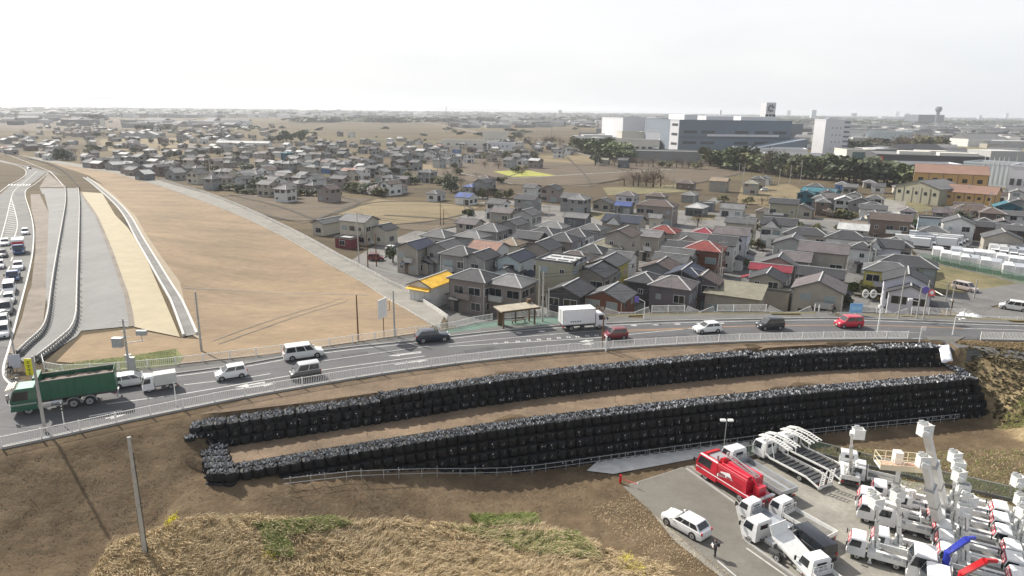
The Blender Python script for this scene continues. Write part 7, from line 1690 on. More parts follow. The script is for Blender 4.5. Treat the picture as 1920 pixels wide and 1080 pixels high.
# transformer pole behind the dump truck
r_, p, h = pole((244, 702), (230, 598), 'utility pole with grey boxes behind the white estate car', z=Q, r=.15, rz=0)
for x, zz, s_ in ((-.75, h * .5, 1.), ): mb = MB(); mb.box(x - .7, x + .4, -.3, .3, zz, zz + 1.0); mb.box(x - .75, x + .45, -.35, .35, zz + 1.0, zz + 1.1); mb.build('transformer_box', 'grey_metal', r_)
mb = MB(); mb.bar((0, 0, h * .57), (2.2, 0, h * .62), .08, .08); mb.box(1.4, 2.5, -.25, .25, h * .72, h * .8); mb.bar((1.9, 0, h * .6), (1.9, 0, h * .74), .06, .06); mb.build('side_arm', 'grey_metal', r_)
for k in range(4): mb = MB(); mb.bar((-.5, 0, h - .3 - k * .6), (.5, 0, h - .3 - k * .6), .08, .08); mb.build('crossarm', 'grey_metal', r_)
for (x, y, hh, lb) in ((250, 700, 1.9, 'near'), (243, 690, 1.6, 'far')):
    p = at(x, y, Q + .13); mb = MB(); mb.box(-.3, .3, -.2, .2, 0, hh); mb.box(-.34, .34, -.24, .24, hh, hh + .07)
    tag(mb.build('roadside_cabinet', 'grey_metal', None, p), 'grey roadside cabinet by the transformer pole, %s of the two' % ('taller' if lb == 'near' else 'shorter'), 'cabinet')
# striped post and small signs by the south fence
r_, p, h = pole((121, 800), (113, 754), 'short white post with black and white striped top by the near fence', z=Q, r=.06, m='white_metal', name='marker_post', cat='marker post')
mb = MB()
for k in range(3): mb.tube((0, 0, h - .9 + k * .3), (0, 0, h - .75 + k * .3), .085, 8)
mb.build('black_band', 'black_trim', r_)
r_, p, h = pole((331, 762), (323, 717), 'thin white post on the near fence beside the kei truck', z=Q, r=.06, m='white_metal', name='marker_post', cat='marker post')
r_, p, h = pole((1129, 652), (1131, 592), 'dark square post between the box truck and the maroon car', z=Q, r=.13, m='rust_pole', name='post', cat='post')
r_, p, h = pole((1136, 658), (1137, 634), 'short white bollard on the near fence beside the dark post', z=Q, r=.13, m='white_metal', name='bollard', cat='bollard', r2=.13)
r_, p, h = pole((1207, 598), (1206, 566), 'white bent lamp post with small blue flag sign on the far verge', z=Q + .1, r=.07, m='white_metal', name='street_lamp', cat='street lamp', rz=0)
mb = MB(); mb.bar((0, 0, h), (-.9, 0, h + .5), .08, .08); mb.build('arm', 'white_metal', r_); MB().box(-1.5, -.9, -.05, .05, h - .1, h + .8).build('sign', 'purple_sign', r_)
# double ring sign pole on the right
r_, p, h = pole((1645, 624), (1659, 546), 'white pole with two ringed round plates on an arm, right half', z=Q, r=.11, m='white_metal', name='sign_pole', cat='sign pole', rz=0)
for k in (-1.4, -2.5):
    mb = MB(); n = 20; R_ = .62
    ring = lambda rr, y: [(k + rr * .75 * math.cos(2 * math.pi * i / n), y, h - .4 + rr * math.sin(2 * math.pi * i / n)) for i in range(n)]
    a, b_ = ring(.62, -.08), ring(.36, -.08); mb.add(a + b_, [(i, (i + 1) % n, n + (i + 1) % n, n + i) for i in range(n)]); a2, b2 = ring(.62, .02), ring(.36, .02); mb.add(a2 + b2, [(i, (i + 1) % n, n + (i + 1) % n, n + i) for i in range(n)]); mb.add(a + a2, [(i, (i + 1) % n, n + (i + 1) % n, n + i) for i in range(n)])
    mb.build('ring_plate', 'white_metal', r_); mb = MB(); mb.tube((k, -.03, h - .4), (k, .0, h - .4), .1, 8); mb.box(k - .05, k + .05, -.06, 0, h - .8, h); mb.build('ring_centre', 'grey_metal', r_)
mb = MB(); mb.bar((0, 0, h - .45), (-2.9, 0, h - .35), .09, .09); mb.build('arm', 'white_metal', r_); MB().box(-.35, -.1, -.15, .15, h - 2.4, h - 2.0).build('speaker_box', 'white_metal', r_)
pole((1684, 598), (1698, 508), 'tall slender pole in front of the blue-grey house, left one', z=Q, r=.13, rz=0)
r_, p, h = pole((1718, 599), (1731, 538), 'lamp pole before the blue-grey house with a small lamp arm', z=Q, r=.12, name='street_lamp', cat='street lamp', rz=0)
mb = MB(); mb.bar((0, 0, h * .55), (-1.2, 0, h * .6), .07, .07); mb.box(-1.7, -1.1, -.15, .15, h * .58, h * .64); mb.build('lamp_arm', 'white_metal', r_)
r_, p, h = pole((1731, 599), (1748, 526), 'pole carrying purple and red round road signs on arms', z=Q, r=.13, name='sign_pole', cat='sign pole', rz=0)
def disc(root, x, z, R_, m, name, y=-.1):
    mb = MB(); mb.tube((x, y, z), (x, y + .05, z), R_, 16); return mb.build(name, m, root)
disc(r_, -.45, h * .76, .55, 'purple_sign', 'round_sign'); disc(r_, .55, h * .7, .5, 'pink_red_sign', 'round_sign'); disc(r_, .55, h * .7, .3, 'lamp_white', 'sign_face', -.13)
mb = MB(); mb.bar((0, 0, h * .6), (1.2, 0, h * .63), .07, .1); mb.build('arm', 'pink_red_sign', r_)
r_, p, h = pole((1786, 628), (1795, 594), 'white lamp post with bent head on the near side of the road', z=Q, r=.09, m='white_metal', name='street_lamp', cat='street lamp', rz=0)
mb = MB(); mb.bar((0, 0, h - .05), (.9, 0, h - .2), .1, .1); mb.box(.6, 1.3, -.25, .25, h - .45, h - .2); mb.build('lamp_head', 'white_metal', r_)
r_, p, h = pole((1724, 640), (1730, 613), 'short white post with small triangular flag at the fence end', z=Q, r=.08, m='white_metal', name='marker_post', cat='marker post', rz=0)
MB().box(-.05, .6, -.03, .03, h - .5, h).build('flag_plate', 'white_metal', r_)
# yard floodlight
r_, p, h = pole((1356, 853), (1365, 789), 'slender double floodlight pole behind the red rescue truck', z=.3, r=.06, m='grey_metal', name='floodlight_pole', cat='lamp', rz=0)
for s in (-1, 1): mb = MB(); mb.box(s * .42 - .28, s * .42 + .28, -.25, .15, h, h + .18); mb.build('floodlight', 'white_metal', r_)
mb = MB(); mb.bar((-.5, 0, h), (.5, 0, h), .05, .05); mb.build('crossbar', 'grey_metal', r_)
# yellow vertical sign and white notice at the left corner
r_, p, h = pole((62, 724), (50, 672), 'tall yellow vertical roadside sign with dark lettering at the junction', z=Q, r=.06, m='grey_metal', name='yellow_sign', cat='sign', rz=0)
MB().box(-.42, .42, -.14, -.07, h - 1.9, h).build('sign_board', 'yellow_sign', r_)
mb = MB()
for k in range(4): z_ = h - .3 - k * .43; mb.box(-.22, .22, -.155, -.141, z_ - .05, z_); mb.box(-.03, .03, -.155, -.141, z_ - .3, z_ - .05); mb.box(-.2, .2, -.155, -.141, z_ - .22, z_ - .18)
mb.build('sign_lettering', 'black_trim', r_)
r_, p, h = pole((31, 695), (23, 668), 'pale lilac notice board tilted beside the cyclist at the corner', z=Q, r=.05, m='grey_metal', name='notice_board', cat='sign', rz=rad(15))
MB().box(-.6, .6, -.1, -.05, h - 1.6, h).build('board', 'wall_lv', r_)
pole((28, 668), (14, 586), 'dark slender pole between the queue and the carriageway', z=Q, r=.11, m='grey_metal')
r_, p, h = pole((1603, 592), (1602, 571), 'blue notice board on the far fence by the alley mouth', z=Q, r=.06, m='white_metal', name='notice_board', cat='sign', rz=0)
MB().box(-.95, .95, -.1, -.05, .5, h).build('board', 'blue_sign', r_); MB().box(-.8, .8, -.115, -.102, .9, 1.5).build('pale_panel', 'sky_blue_sheet', r_)
# white boom barrier behind the sign pole
a, b_ = at(1752, 545, TZ + 4), at(1787, 564, TZ + 4); mb = MB(); mb.bar(a, b_, .12, .14); o = mb.build('boom_pole', 'white_metal'); tag(o, 'long white horizontal tube beam sticking out behind the round signs', 'beam')
mb = MB(); mb.tube((b_.x, b_.y, TZ), (b_.x, b_.y, TZ + 4.2), .1, 8); tag(mb.build('beam_post', 'rust_pole'), 'dark post carrying the right end of the white beam', 'post')
# white sacks on the fence
for i, (x, y) in enumerate(((1806, 592), (1814, 596), (1822, 595), (1830, 598), (1801, 596))):
    p = at(x, y, Q - .3 - 0); mb = MB(); mb.tube((0, 0, -.6), (0, 0, .35), .55, 9, r2=.62); mb.tube((0, 0, .35), (0, 0, .62), .62, 9, r2=.2)
    tag(mb.build('white_sack', 'white_sheet', None, (p.x, p.y, p.z), smooth=True), '%s of the white bulk sacks piled behind the far fence' % ['second from the left', 'middle one', 'second from the right', 'rightmost', 'leftmost'][i], 'sack', 'white sacks behind the far fence')
# wooden lattice beside the box truck
p0, p1 = at(1117, 592, Q), at(1129, 597, Q); d = p1 - p0; root = tag(empty('lattice_screen', p0, math.atan2(d.y, d.x)), 'small wooden lattice screen between box truck cab and far fence', 'screen')
for k in range(7): x = d.length * k / 6; mb = MB(); mb.box(x - .05, x + .05, -.04, .04, 0, 2.1 - k * .12); mb.build('slat', 'wood', root)
for z_ in (.4, 1.0, 1.5): mb = MB(); mb.box(0, d.length, .04, .08, z_, z_ + .1); mb.build('cross_slat', 'wood', root)

# ---- bus shelter
fl_, frr = at(944, 616, Q + .14), at(1002, 608, Q + .14); d = frr - fl_; ln = d.length; rz = math.atan2(d.y, d.x)
bs = tag(empty('bus_shelter', fl_, rz), 'timber bus shelter with flat tan roof and benches on the green sidewalk', 'bus shelter')
for x in (0, ln):
    for y in (0, 1.7): mb = MB(); mb.box(x - .1, x + .1, y - .1, y + .1, 0, 2.5); mb.build('post', 'wood', bs)
for x in (ln * .55,): mb = MB(); mb.box(x - .08, x + .08, 1.62, 1.78, 0, 2.5); mb.build('post', 'dark_metal', bs)
mb = MB(); mb.box(.1, .8, 1.62, 1.75, 0, 2.5); mb.build('wall_board', 'wood', bs)
mb = MB(); mb.hexa([(-.6, -.6, 2.5), (ln + .5, -.6, 2.5), (ln + .5, 2.2, 2.62), (-.6, 2.2, 2.62), (-.6, -.6, 2.66), (ln + .5, -.6, 2.66), (ln + .5, 2.2, 2.78), (-.6, 2.2, 2.78)]); mb.build('roof', mat('shelter_roof', (.3, .265, .2), .8, var=.3, scale=1.2), bs)
mb = MB(); mb.box(-.62, ln + .52, -.66, -.6, 2.45, 2.72); mb.build('fascia', 'wood', bs)
mb = MB(); mb.box(ln - .35, ln + .25, 1.5, 2.1, 2.78, 3.35); mb.build('chimney_box', 'wood', bs)
for z_ in (.45, .85): mb = MB(); mb.box(ln * .4, ln * .85, 1.2, 1.55, z_, z_ + .05) if z_ < .5 else mb.box(ln * .4, ln * .85, 1.55, 1.6, z_ - .15, z_); mb.build('bench_board', 'wood', bs)
mb = MB()
for x in (ln * .42, ln * .83): mb.box(x - .04, x + .04, 1.25, 1.5, 0, .45)
mb.build('bench_leg', 'dark_metal', bs)
mb = MB(); mb.tube((ln * .62, -.3, 2.3), (ln * .62, -.3, 2.48), .16, 10); mb.build('lamp', 'lamp_white', bs)

# ---- utility poles in the town and fields
PO = [((1010, 590), (1009, 500), 7.5, 0), ((1017, 603), (1021, 510), 7.6, 0), ((1028, 592), (1031, 540), 7.5, 0), ((1329, 578), (1335, 522), TZ, 1), ((1348, 545), (1356, 452), TZ, 2), ((1395, 478), (1404, 405), TZ, 2), ((690, 503), (688, 435), TZ, 0), ((706, 500), (687, 438), TZ, 0), ((673, 492), (673, 398), 4., 0),
      ((826, 423), (825, 381), TZ, 0), ((832, 422), (832, 393), TZ, 0), ((871, 402), (873, 366), TZ, 1), ((866, 448), (867, 412), TZ, 1), ((970, 436), (972, 388), TZ, 1), ((1029, 410), (1032, 382), TZ, 0), ((1156, 420), (1160, 384), TZ, 1), ((1186, 470), (1192, 440), TZ, 1), ((1618, 480), (1630, 440), TZ, 1), ((1622, 540), (1634, 450), TZ, 2), ((1632, 545), (1640, 470), TZ, 2),
      ((1300, 395), (1306, 352), TZ, 1), ((1262, 352), (1262, 318), TZ, 1), ((1303, 405), (1332, 398), TZ, 0), ((1460, 350), (1464, 318), TZ, 1), ((1480, 348), (1483, 310), TZ, 1), ((1563, 394), (1568, 354), TZ, 1), ((1554, 336), (1562, 315), TZ, 0), ((1718, 382), (1725, 340), TZ, 1), ((1810, 385), (1818, 345), TZ, 1), ((1650, 400), (1656, 358), TZ, 1), ((1733, 430), (1740, 392), TZ, 1), ((1850, 415), (1862, 360), TZ, 2),
      ((1392, 355), (1394, 312), TZ, 1), ((1385, 332), (1386, 306), TZ, 1), ((1195, 350), (1196, 330), TZ, 0), ((790, 350), (792, 318), TZ, 1), ((805, 350), (806, 325), TZ, 1), ((706, 340), (707, 308), TZ, 1), ((862, 327), (862, 294), TZ, 0), ((820, 320), (820, 300), TZ, 0), ((895, 352), (896, 323), TZ, 0), ((837, 250), (836, 196), TZ, 0), ((982, 258), (982, 228), TZ, 0), ((1008, 258), (1008, 232), TZ, 0), ((1034, 256), (1035, 228), TZ, 0), ((1086, 250), (1087, 236), TZ, 0), ((1143, 256), (1144, 232), TZ, 0), ((1151, 256), (1152, 233), TZ, 0),
      ((1202, 219), (1203, 188), TZ, 0), ((641, 214), (641, 195), TZ, 0), ((8, 205), (8, 194), TZ, 0), ((1676, 232), (1677, 219), TZ, 0), ((430, 345), (430, 318), TZ, 1), ((260, 300), (259, 282), TZ, 1), ((395, 335), (397, 280), TZ, 1), ((225, 258), (224, 250), TZ, 0), ((1168, 315), (1169, 290), TZ, 0), ((1121, 318), (1121, 296), TZ, 0), ((1773, 565), (1777, 528), TZ, 0), ((1786, 560), (1797, 524), TZ, 0), ((1826, 560), (1835, 524), TZ, 0), ((1500, 345), (1502, 300), TZ, 1), ((1245, 240), (1246, 215), TZ, 0), ((1850, 300), (1852, 285), TZ, 0), ((1905, 310), (1908, 290), TZ, 0), ((1352, 540), (1362, 500), TZ, 1)]
POLES = []
for (b_, t_, z_, ar) in PO:
    far_ = at(*b_, z_).length; r_, p, h = pole(b_, t_, None, z=z_, r=.14 if far_ < 300 else min(.8, .14 * far_ / 300), arms=ar, rz=rnd.uniform(-.6, .6), m='rust_pole' if b_ in ((826, 423), (832, 422), (690, 503), (706, 500), (862, 327)) else 'pole_concrete')
    r_['category'] = 'utility pole'; POLES.append((r_, 'dark brown pole' if b_ in ((826, 423), (832, 422), (690, 503), (706, 500), (862, 327)) else 'thin grey utility pole', p))
tw = far_tower(194, 242, 222, 5, 'pale slim water tower rising over the left village', m='wh_cream')
# wires along the street poles
WIRES = []
def wire(a, b_, zs=(0,), sag=.6):
    mb = MB()
    for dz_ in zs:
        p0 = Vector(a) + Vector((0, 0, dz_)); p1 = Vector(b_) + Vector((0, 0, dz_)); pr = None
        for k in range(9): t_ = k / 8; q_ = p0.lerp(p1, t_) - Vector((0, 0, sag * 4 * t_ * (1 - t_))); 
        pts = [p0.lerp(p1, k / 8) - Vector((0, 0, sag * 4 * (k / 8) * (1 - k / 8))) for k in range(9)]
        for u, v in zip(pts[:-1], pts[1:]): mb.tube(u, v, .032, 3, cap=False)
    o = tag(mb.build('overhead_wire', 'black_trim'), None, 'wire', 'overhead wires between the poles'); WIRES.append((o, 'pair of thin overhead wires', (Vector(a) + Vector(b_)) / 2)); return o
PT = {tuple(b_): (o[0], o[2]) for (b_, _, _, _), o in zip(PO, POLES)}
def top_of(b_): r_ = PT[b_][0]; sh_ = [c_ for c_ in r_.children if c_.name.startswith('shaft')][0]; zt_ = max(v.co.z for v in sh_.data.vertices); return r_.location + Vector((0, 0, zt_ - .3))
for a, b_ in (((1010, 590), (1028, 592)), ((1028, 592), (1329, 578)), ((1186, 470), (1352, 540)), ((826, 423), (866, 448)), ((871, 402), (895, 352)), ((895, 352), (862, 327)), ((1392, 355), (1460, 350)), ((1563, 394), (1650, 400)), ((1718, 382), (1810, 385)), ((790, 350), (895, 352)), ((1029, 410), (1300, 395)), ((1773, 565), (1786, 560)), ((1632, 545), (1773, 565)), ((1329, 578), (1348, 545)), ((1348, 545), (1395, 478)), ((1395, 478), (1300, 395)), ((1622, 540), (1632, 545)), ((1622, 540), (1618, 480)), ((866, 448), (970, 436)), ((970, 436), (1156, 420)), ((673, 492), (866, 448)), ((871, 402), (1029, 410)), ((1460, 350), (1563, 394)), ((1650, 400), (1733, 430)), ((1733, 430), (1850, 415)), ((1017, 603), (1348, 545))):
    wire(top_of(a), top_of(b_), (0, -.5), 1.)

# ------------------------------------------------------------------ people
def skin_figure(name, joints, edges, radii, m, parent, sub=1):
    me = bpy.data.meshes.new(name); me.from_pydata(joints, edges, []); me.materials.append(MATS[m]); o = put(name, me, parent)
    sk = o.modifiers.new('skin', 'SKIN'); 
    lay = me.skin_vertices[0].data if me.skin_vertices else None
    if lay is None:
        bm = bmesh.new(); bm.from_mesh(me); bm.verts.layers.skin.verify(); bm.to_mesh(me); bm.free(); lay = me.skin_vertices[0].data
    for i, r_ in enumerate(radii): lay[i].radius = (r_, r_)
    lay[0].use_root = True
    sb = o.modifiers.new('sub', 'SUBSURF'); sb.levels = sub; sb.render_levels = sub
    me.polygons.foreach_set('use_smooth', []); return o
def person(loc, rz, label, pose_='stand', top='cloth_dark', legs='cloth_black', hatcol=None, name='person'):
    root = tag(empty(name, loc, rz), label, 'person')   # +x is the way the person faces
    if pose_ == 'stand':
        J = [(0, 0, .95), (0, 0, 1.15), (0, 0, 1.38), (.0, 0, 1.5), (.02, 0, 1.6), (0, .1, .9), (.03, .11, .48), (0, .12, .08), (.12, .12, .04), (0, -.1, .9), (-.02, -.11, .48), (-.06, -.12, .08), (.07, -.12, .04),
             (0, .2, 1.4), (.06, .27, 1.14), (.28, .2, 1.12), (0, -.2, 1.4), (.06, -.27, 1.14), (.28, -.16, 1.16)]
    else:   # riding
        J = [(-.12, 0, .98), (-.02, 0, 1.15), (.14, 0, 1.36), (.22, 0, 1.46), (.27, 0, 1.55), (-.08, .1, .95), (.3, .12, .78), (.12, .12, .38), (.24, .12, .34), (-.08, -.1, .95), (.26, -.12, .62), (.02, -.12, .22), (.14, -.12, .18),
             (.14, .19, 1.36), (.32, .24, 1.12), (.52, .2, 1.04), (.14, -.19, 1.36), (.32, -.24, 1.12), (.52, -.2, 1.04)]
    Ed = [(0, 1), (1, 2), (2, 3), (3, 4), (0, 5), (5, 6), (6, 7), (7, 8), (0, 9), (9, 10), (10, 11), (11, 12), (2, 13), (13, 14), (14, 15), (2, 16), (16, 17), (17, 18)]
    Rr = [.15, .14, .16, .06, .06, .1, .07, .05, .05, .1, .07, .05, .05, .075, .05, .035, .075, .05, .035]
    body = skin_figure('body', J, Ed, Rr, legs, root)
    up = [0, 1, 2, 13, 14, 15, 16, 17, 18]; im = {v: i for i, v in enumerate(up)}
    skin_figure('jacket', [J[v] for v in up], [(im[a], im[b_]) for a, b_ in Ed if a in im and b_ in im], [Rr[v] * 1.12 + .01 for v in up], top, root)
    hp = Vector(J[4]) + Vector((.02, 0, .08)); mb = MB(); n = 12; rings = []
    for k in range(7):
        a = math.pi * (k + .5) / 7; rings.append([(hp.x + .1 * math.sin(a) * math.cos(t_ * 2 * math.pi / n), hp.y + .078 * math.sin(a) * math.sin(t_ * 2 * math.pi / n), hp.z - .12 * math.cos(a)) for t_ in range(n)])
    mb.loft(rings); mb.box(hp.x + .085, hp.x + .12, -.015, .015, hp.z - .04, hp.z + .01); hd_ = mb.build('head', 'skin', root, smooth=50)
    mb = MB(); 
    for s in (-1, 1): mb.box(hp.x + .08, hp.x + .1, s * .035 - .01, s * .035 + .01, hp.z + .0, hp.z + .02)
    mb.box(hp.x + .082, hp.x + .1, -.025, .025, hp.z - .065, hp.z - .055); mb.build('face', 'hair', hd_)
    mb = MB(); rings = []
    for k in range(5):
        a = math.pi * .5 * k / 4.4 + .35; rings.append([(hp.x - .015 + .112 * math.cos(a) * math.cos(t_ * 2 * math.pi / n), hp.y + .09 * math.cos(a) * math.sin(t_ * 2 * math.pi / n), hp.z + .13 * math.sin(a)) for t_ in range(n)])
    mb.loft(rings); mb.build('hair', hatcol or 'hair', hd_, smooth=50)
    for i, s in ((15, 1), (18, -1)):
        p = Vector(J[i]); mb = MB(); mb.bar(p, p + Vector((.08, 0, 0)), .07, .03)
        for f in range(4): mb.bar(p + Vector((.075, (f - 1.5) * .018, 0)), p + Vector((.13 + .01 * (f in (1, 2)), (f - 1.5) * .018, -.03)), .014, .014)
        mb.bar(p + Vector((.02, -s * .035, 0)), p + Vector((.08, -s * .06, .0)), .016, .016); mb.build('hand', 'skin', root)
    return root
pp = at(1340, 1044, .04); pr_ = person(pp, rad(190), 'person in dark clothes standing on the yard road looking at papers', 'stand')
MB().box(.3, .34, -.12, .18, 1.08, 1.38).build('papers', 'lamp_white', pr_)
MB().box(-.32, -.16, -.16, .16, 1.05, 1.42).build('backpack', 'cloth_dark', pr_)
def bicycle(loc, rz, label, frame='black_trim'):
    root = tag(empty('bicycle', loc, rz), label, 'bicycle'); n = 20
    for x in (-.52, .52):
        mb = MB()
        for k in range(n): a0, a1 = 2 * math.pi * k / n, 2 * math.pi * (k + 1) / n; mb.bar((x + .33 * math.cos(a0), 0, .34 + .33 * math.sin(a0)), (x + .33 * math.cos(a1), 0, .34 + .33 * math.sin(a1)), .035, .035)
        w_ = mb.build('wheel', 'tyre', root); mb = MB()
        for k in range(6): a0 = math.pi * k / 6; mb.bar((x + .32 * math.cos(a0), 0, .34 + .32 * math.sin(a0)), (x - .32 * math.cos(a0), 0, .34 - .32 * math.sin(a0)), .006, .006)
        mb.build('spokes', 'grey_metal', w_)
    mb = MB()
    for a, b_ in (((-.52, 0, .34), (-.2, 0, .8)), ((-.52, 0, .34), (-.05, 0, .32)), ((-.05, 0, .32), (-.2, 0, .85)), ((-.05, 0, .32), (.4, 0, .78)), ((-.2, 0, .78), (.38, 0, .85)), ((.52, 0, .34), (.38, 0, .98))): mb.tube(a, b_, .02, 6)
    mb.build('frame', frame, root); MB().tube((.38, -.26, 1.02), (.38, .26, 1.02), .015, 6).build('handlebar', 'grey_metal', root); MB().box(-.34, -.08, -.07, .07, .86, .91).build('saddle', 'black_trim', root)
    return root
cy = at(1563, 590, Q + .13); bicycle(cy, rad(183), 'dark bicycle ridden along the far sidewalk by the red car'); person(cy, rad(183), 'cyclist in black riding on the far sidewalk near the blue notice board', 'ride', 'cloth_black', 'cloth_black')
cy = at(24, 708, Q + .03); bicycle(cy, rad(185), 'bicycle at the left corner crossing, in front of the lilac board'); person(cy, rad(185), 'cyclist in dark jacket waiting at the left corner crossing', 'ride', 'cloth_black', 'car_grey')
bicycle(at(33, 722, Q + .03), rad(150), 'second bicycle lying back beside the corner kerb near the yellow sign', 'grey_metal')
for i, (x, y) in enumerate(((1172, 914),)):
    p = at(1163, 905, .05); root = tag(empty('barrier_frame', p), 'small red and white barrier at the corner of the yard paving', 'barrier')
    mb = MB(); mb.bar((0, 0, .5), (1.6, -1.1, .5), .05, .05); mb.build('rail', 'pink_red_sign', root); mb = MB(); mb.tube((0, 0, 0), (0, 0, .9), .12, 8); mb.build('post', 'red_paint', root); mb = MB(); mb.tube((1.6, -1.1, 0), (1.6, -1.1, .7), .05, 6); mb.build('post', 'white_metal', root)

# ------------------------------------------------------------------ grasses: real blades
gr = np.random.RandomState(5)
def blades(name, P0, hgt, spread, wd, m, lab, lean=(.25, -.1), zoff=0.):
    """P0: Nx2 foot points; each blade a bent three-point strip"""
    n = len(P0); z = H(P0[:, 0], P0[:, 1]) + zoff; a = gr.uniform(0, 2 * math.pi, n)
    if abs(lean[0]) > .3: th = np.sin(P0[:, 0] * .45 + 1.2 * np.sin(P0[:, 1] * .5)) * .6 + np.sin(P0[:, 1] * .8 + P0[:, 0] * .2) * .35; lean = (lean[0] * np.cos(th), lean[0] * np.sin(th) - .1)
    L_ = gr.uniform(.5, 1.2, n) * hgt
    dx = np.cos(a) * spread * L_ + lean[0] * L_; dy = np.sin(a) * spread * L_ + lean[1] * L_; b_ = gr.uniform(0, math.pi, n); wx, wy = np.cos(b_) * wd, np.sin(b_) * wd
    c0 = np.stack([P0[:, 0] - wx, P0[:, 1] - wy, z - .03], 1); c1 = np.stack([P0[:, 0] + wx, P0[:, 1] + wy, z - .03], 1)
    c2 = np.stack([P0[:, 0] + dx * .45 + wx * .8, P0[:, 1] + dy * .45 + wy * .8, z + L_ * .6], 1); c3 = np.stack([P0[:, 0] + dx * .45 - wx * .8, P0[:, 1] + dy * .45 - wy * .8, z + L_ * .6], 1)
    c4 = np.stack([P0[:, 0] + dx * 1.3, P0[:, 1] + dy * 1.3, z + L_ * gr.uniform(.55, .95, n)], 1)
    co = np.stack([c0, c1, c2, c3, c4], 1).reshape(-1, 3); i0 = np.arange(n) * 5
    f = np.concatenate([np.stack([i0, i0 + 1, i0 + 2], 1), np.stack([i0, i0 + 2, i0 + 3], 1), np.stack([i0 + 3, i0 + 2, i0 + 4], 1)])
    tag(put(name, np_mesh(name, co, f, [m])), lab, 'grass', kind='stuff')
def scatter(poly, n, clump=0.):
    xs = [p[0] for p in poly]; ys = [p[1] for p in poly]; A = gr.uniform(min(xs), max(xs), n * 3); B = gr.uniform(min(ys), max(ys), n * 3)
    if clump: q_ = np.sin(A * 2.1 + np.sin(B * 1.7) * 1.5) * np.sin(B * 2.6 + np.sin(A * 1.3) * 2) + gr.uniform(-.8, .8, len(A)); k = q_ > -.25; A, B = A[k], B[k]
    k = inpoly(A, B, poly); A, B = A[k][:n], B[k][:n]; return np.stack([A, B], 1)
big = STRAW[:-3] + [(15, 44), (14, 38), (-36, 38)]
blades('dry_grass', scatter(big, 90000, 1), .62, .42, .018, 'straw', 'tall bent dry straw grass covering the bottom of the picture', (.55, -.05))
blades('dry_grass_undergrowth', scatter(big, 12000, 1), .45, .6, .02, 'straw_dark', 'darker undergrowth among the tall straw grass')
gp = np.concatenate([scatter(p, 7500, 1) for p in GREENS]); blades('green_grass', gp, .55, .5, .022, 'blade_green', 'patches of fresh green grass along the edge of the straw')
blades('verge_grass', scatter(verge, 10000), .2, .6, .025, 'blade_green', 'bright green weeds behind the fence at the left corner')
es = [(60.8, 87.6), (75, 87.4), (95, 85), (105, 66), (90, 64), (76, 70), (66, 74), (61.5, 78)]; leafmat('scrub', (.07, .06, .03), (.18, .145, .08)); items = []; scm = [crown_mesh(s, m_, 46, leaf=.3) for s, m_ in ((61, 'leaf_olive'), (62, 'leaf_olive'), (63, 'leaf_olive'))]
for q_ in scatter(es, 6500, 0): k = gr.uniform(.15, .42); items.append(((q_[0], q_[1], h1(*q_) + k * .15), gr.uniform(0, 6), rnd.choice(scm), (k, k, k * .6)))
for i_, m_ in enumerate(scm): m_.materials[0] = MATS['scrub']
tag(put('bank_scrub', join('bank_scrub', items, ['scrub'])), 'brown scrub covering the bank right of the bag walls', 'scrub', kind='stuff')
es2 = near_pts([(1790, 640), (1920, 645), (1920, 660), (1800, 646)]); blades('path_edge_scrub', scatter(es2, 3000), .35, .5, .03, 'straw_dark', 'strip of dry scrub between fence and ramp path')
gp = np.concatenate([scatter(p, 3500) for p in EGREEN]); blades('yard_bank_straw', gp, .17, .6, .025, 'straw', 'dry pale stalks scattered over the bank behind the bucket trucks')
gp = np.concatenate([scatter(p, 4500, 1) for p in EGREEN]); blades('yard_bank_grass', gp, .22, .5, .025, 'blade_green', 'green and dry grass on the bank behind the bucket trucks')
blades('yard_edge_weeds', scatter(near_pts([(1180, 925), (1370, 1080), (1240, 1070), (1100, 960)]), 4000), .14, .6, .02, 'straw', 'sparse dry weeds beside the yard road')
for i, (x, y) in enumerate([(1188, 1066), (1172, 1052), (320, 980), (505, 1042)]):
    p = G(x, y); q_ = gr.normal(0, .3 if i else .55, (90, 2)) + np.array([p.x, p.y]); blades('rape_flowers', q_, .6, .35, .03, 'flower_yellow' if i != 9 else 'blade_green', ['large clump of yellow flowers at the bottom by the yard road', 'small yellow clump touching the large flower clump', 'yellow-green flower clump beside the tall pole in the straw', 'single yellow tuft amid the straw grass left of centre'][i])
for o in COL.objects:
    if o.name.startswith('rape_flowers'): o['category'] = 'flowers'
# clods and stones on the worked banks
cl = [MB().box(-.5, .5, -.4, .4, -.3, .45, top=(-.25, .3, -.3, .15)).mesh('clod', 'clod'), MB().box(-.4, .5, -.5, .4, -.3, .3, top=(-.3, .2, -.2, .3)).mesh('clod', 'clod')]
its = []
zone = near_pts([(0, 870), (340, 790), (380, 900), (480, 960), (1100, 960), (1200, 1000), (1150, 900), (880, 900), (430, 925), (300, 980), (150, 1080), (0, 1080)])
for q_ in scatter(zone, 5200): s_ = gr.uniform(.02, .08); its.append(((q_[0], q_[1], h1(*q_) + s_ * .2), gr.uniform(0, 6), rnd.choice(cl), s_))
for q_ in scatter([tuple(p) for p in offset(Ul, -4.5)[3:-8]] + [tuple(p) for p in offset(Ul, -.8)[3:-8][::-1]], 500): s_ = gr.uniform(.03, .09); its.append(((q_[0], q_[1], 4.83), gr.uniform(0, 6), rnd.choice(cl), s_))
tag(put('clods', join('clods', its, ['clod'])), 'scattered clods and stones on the bare soil banks', 'stones', kind='stuff')
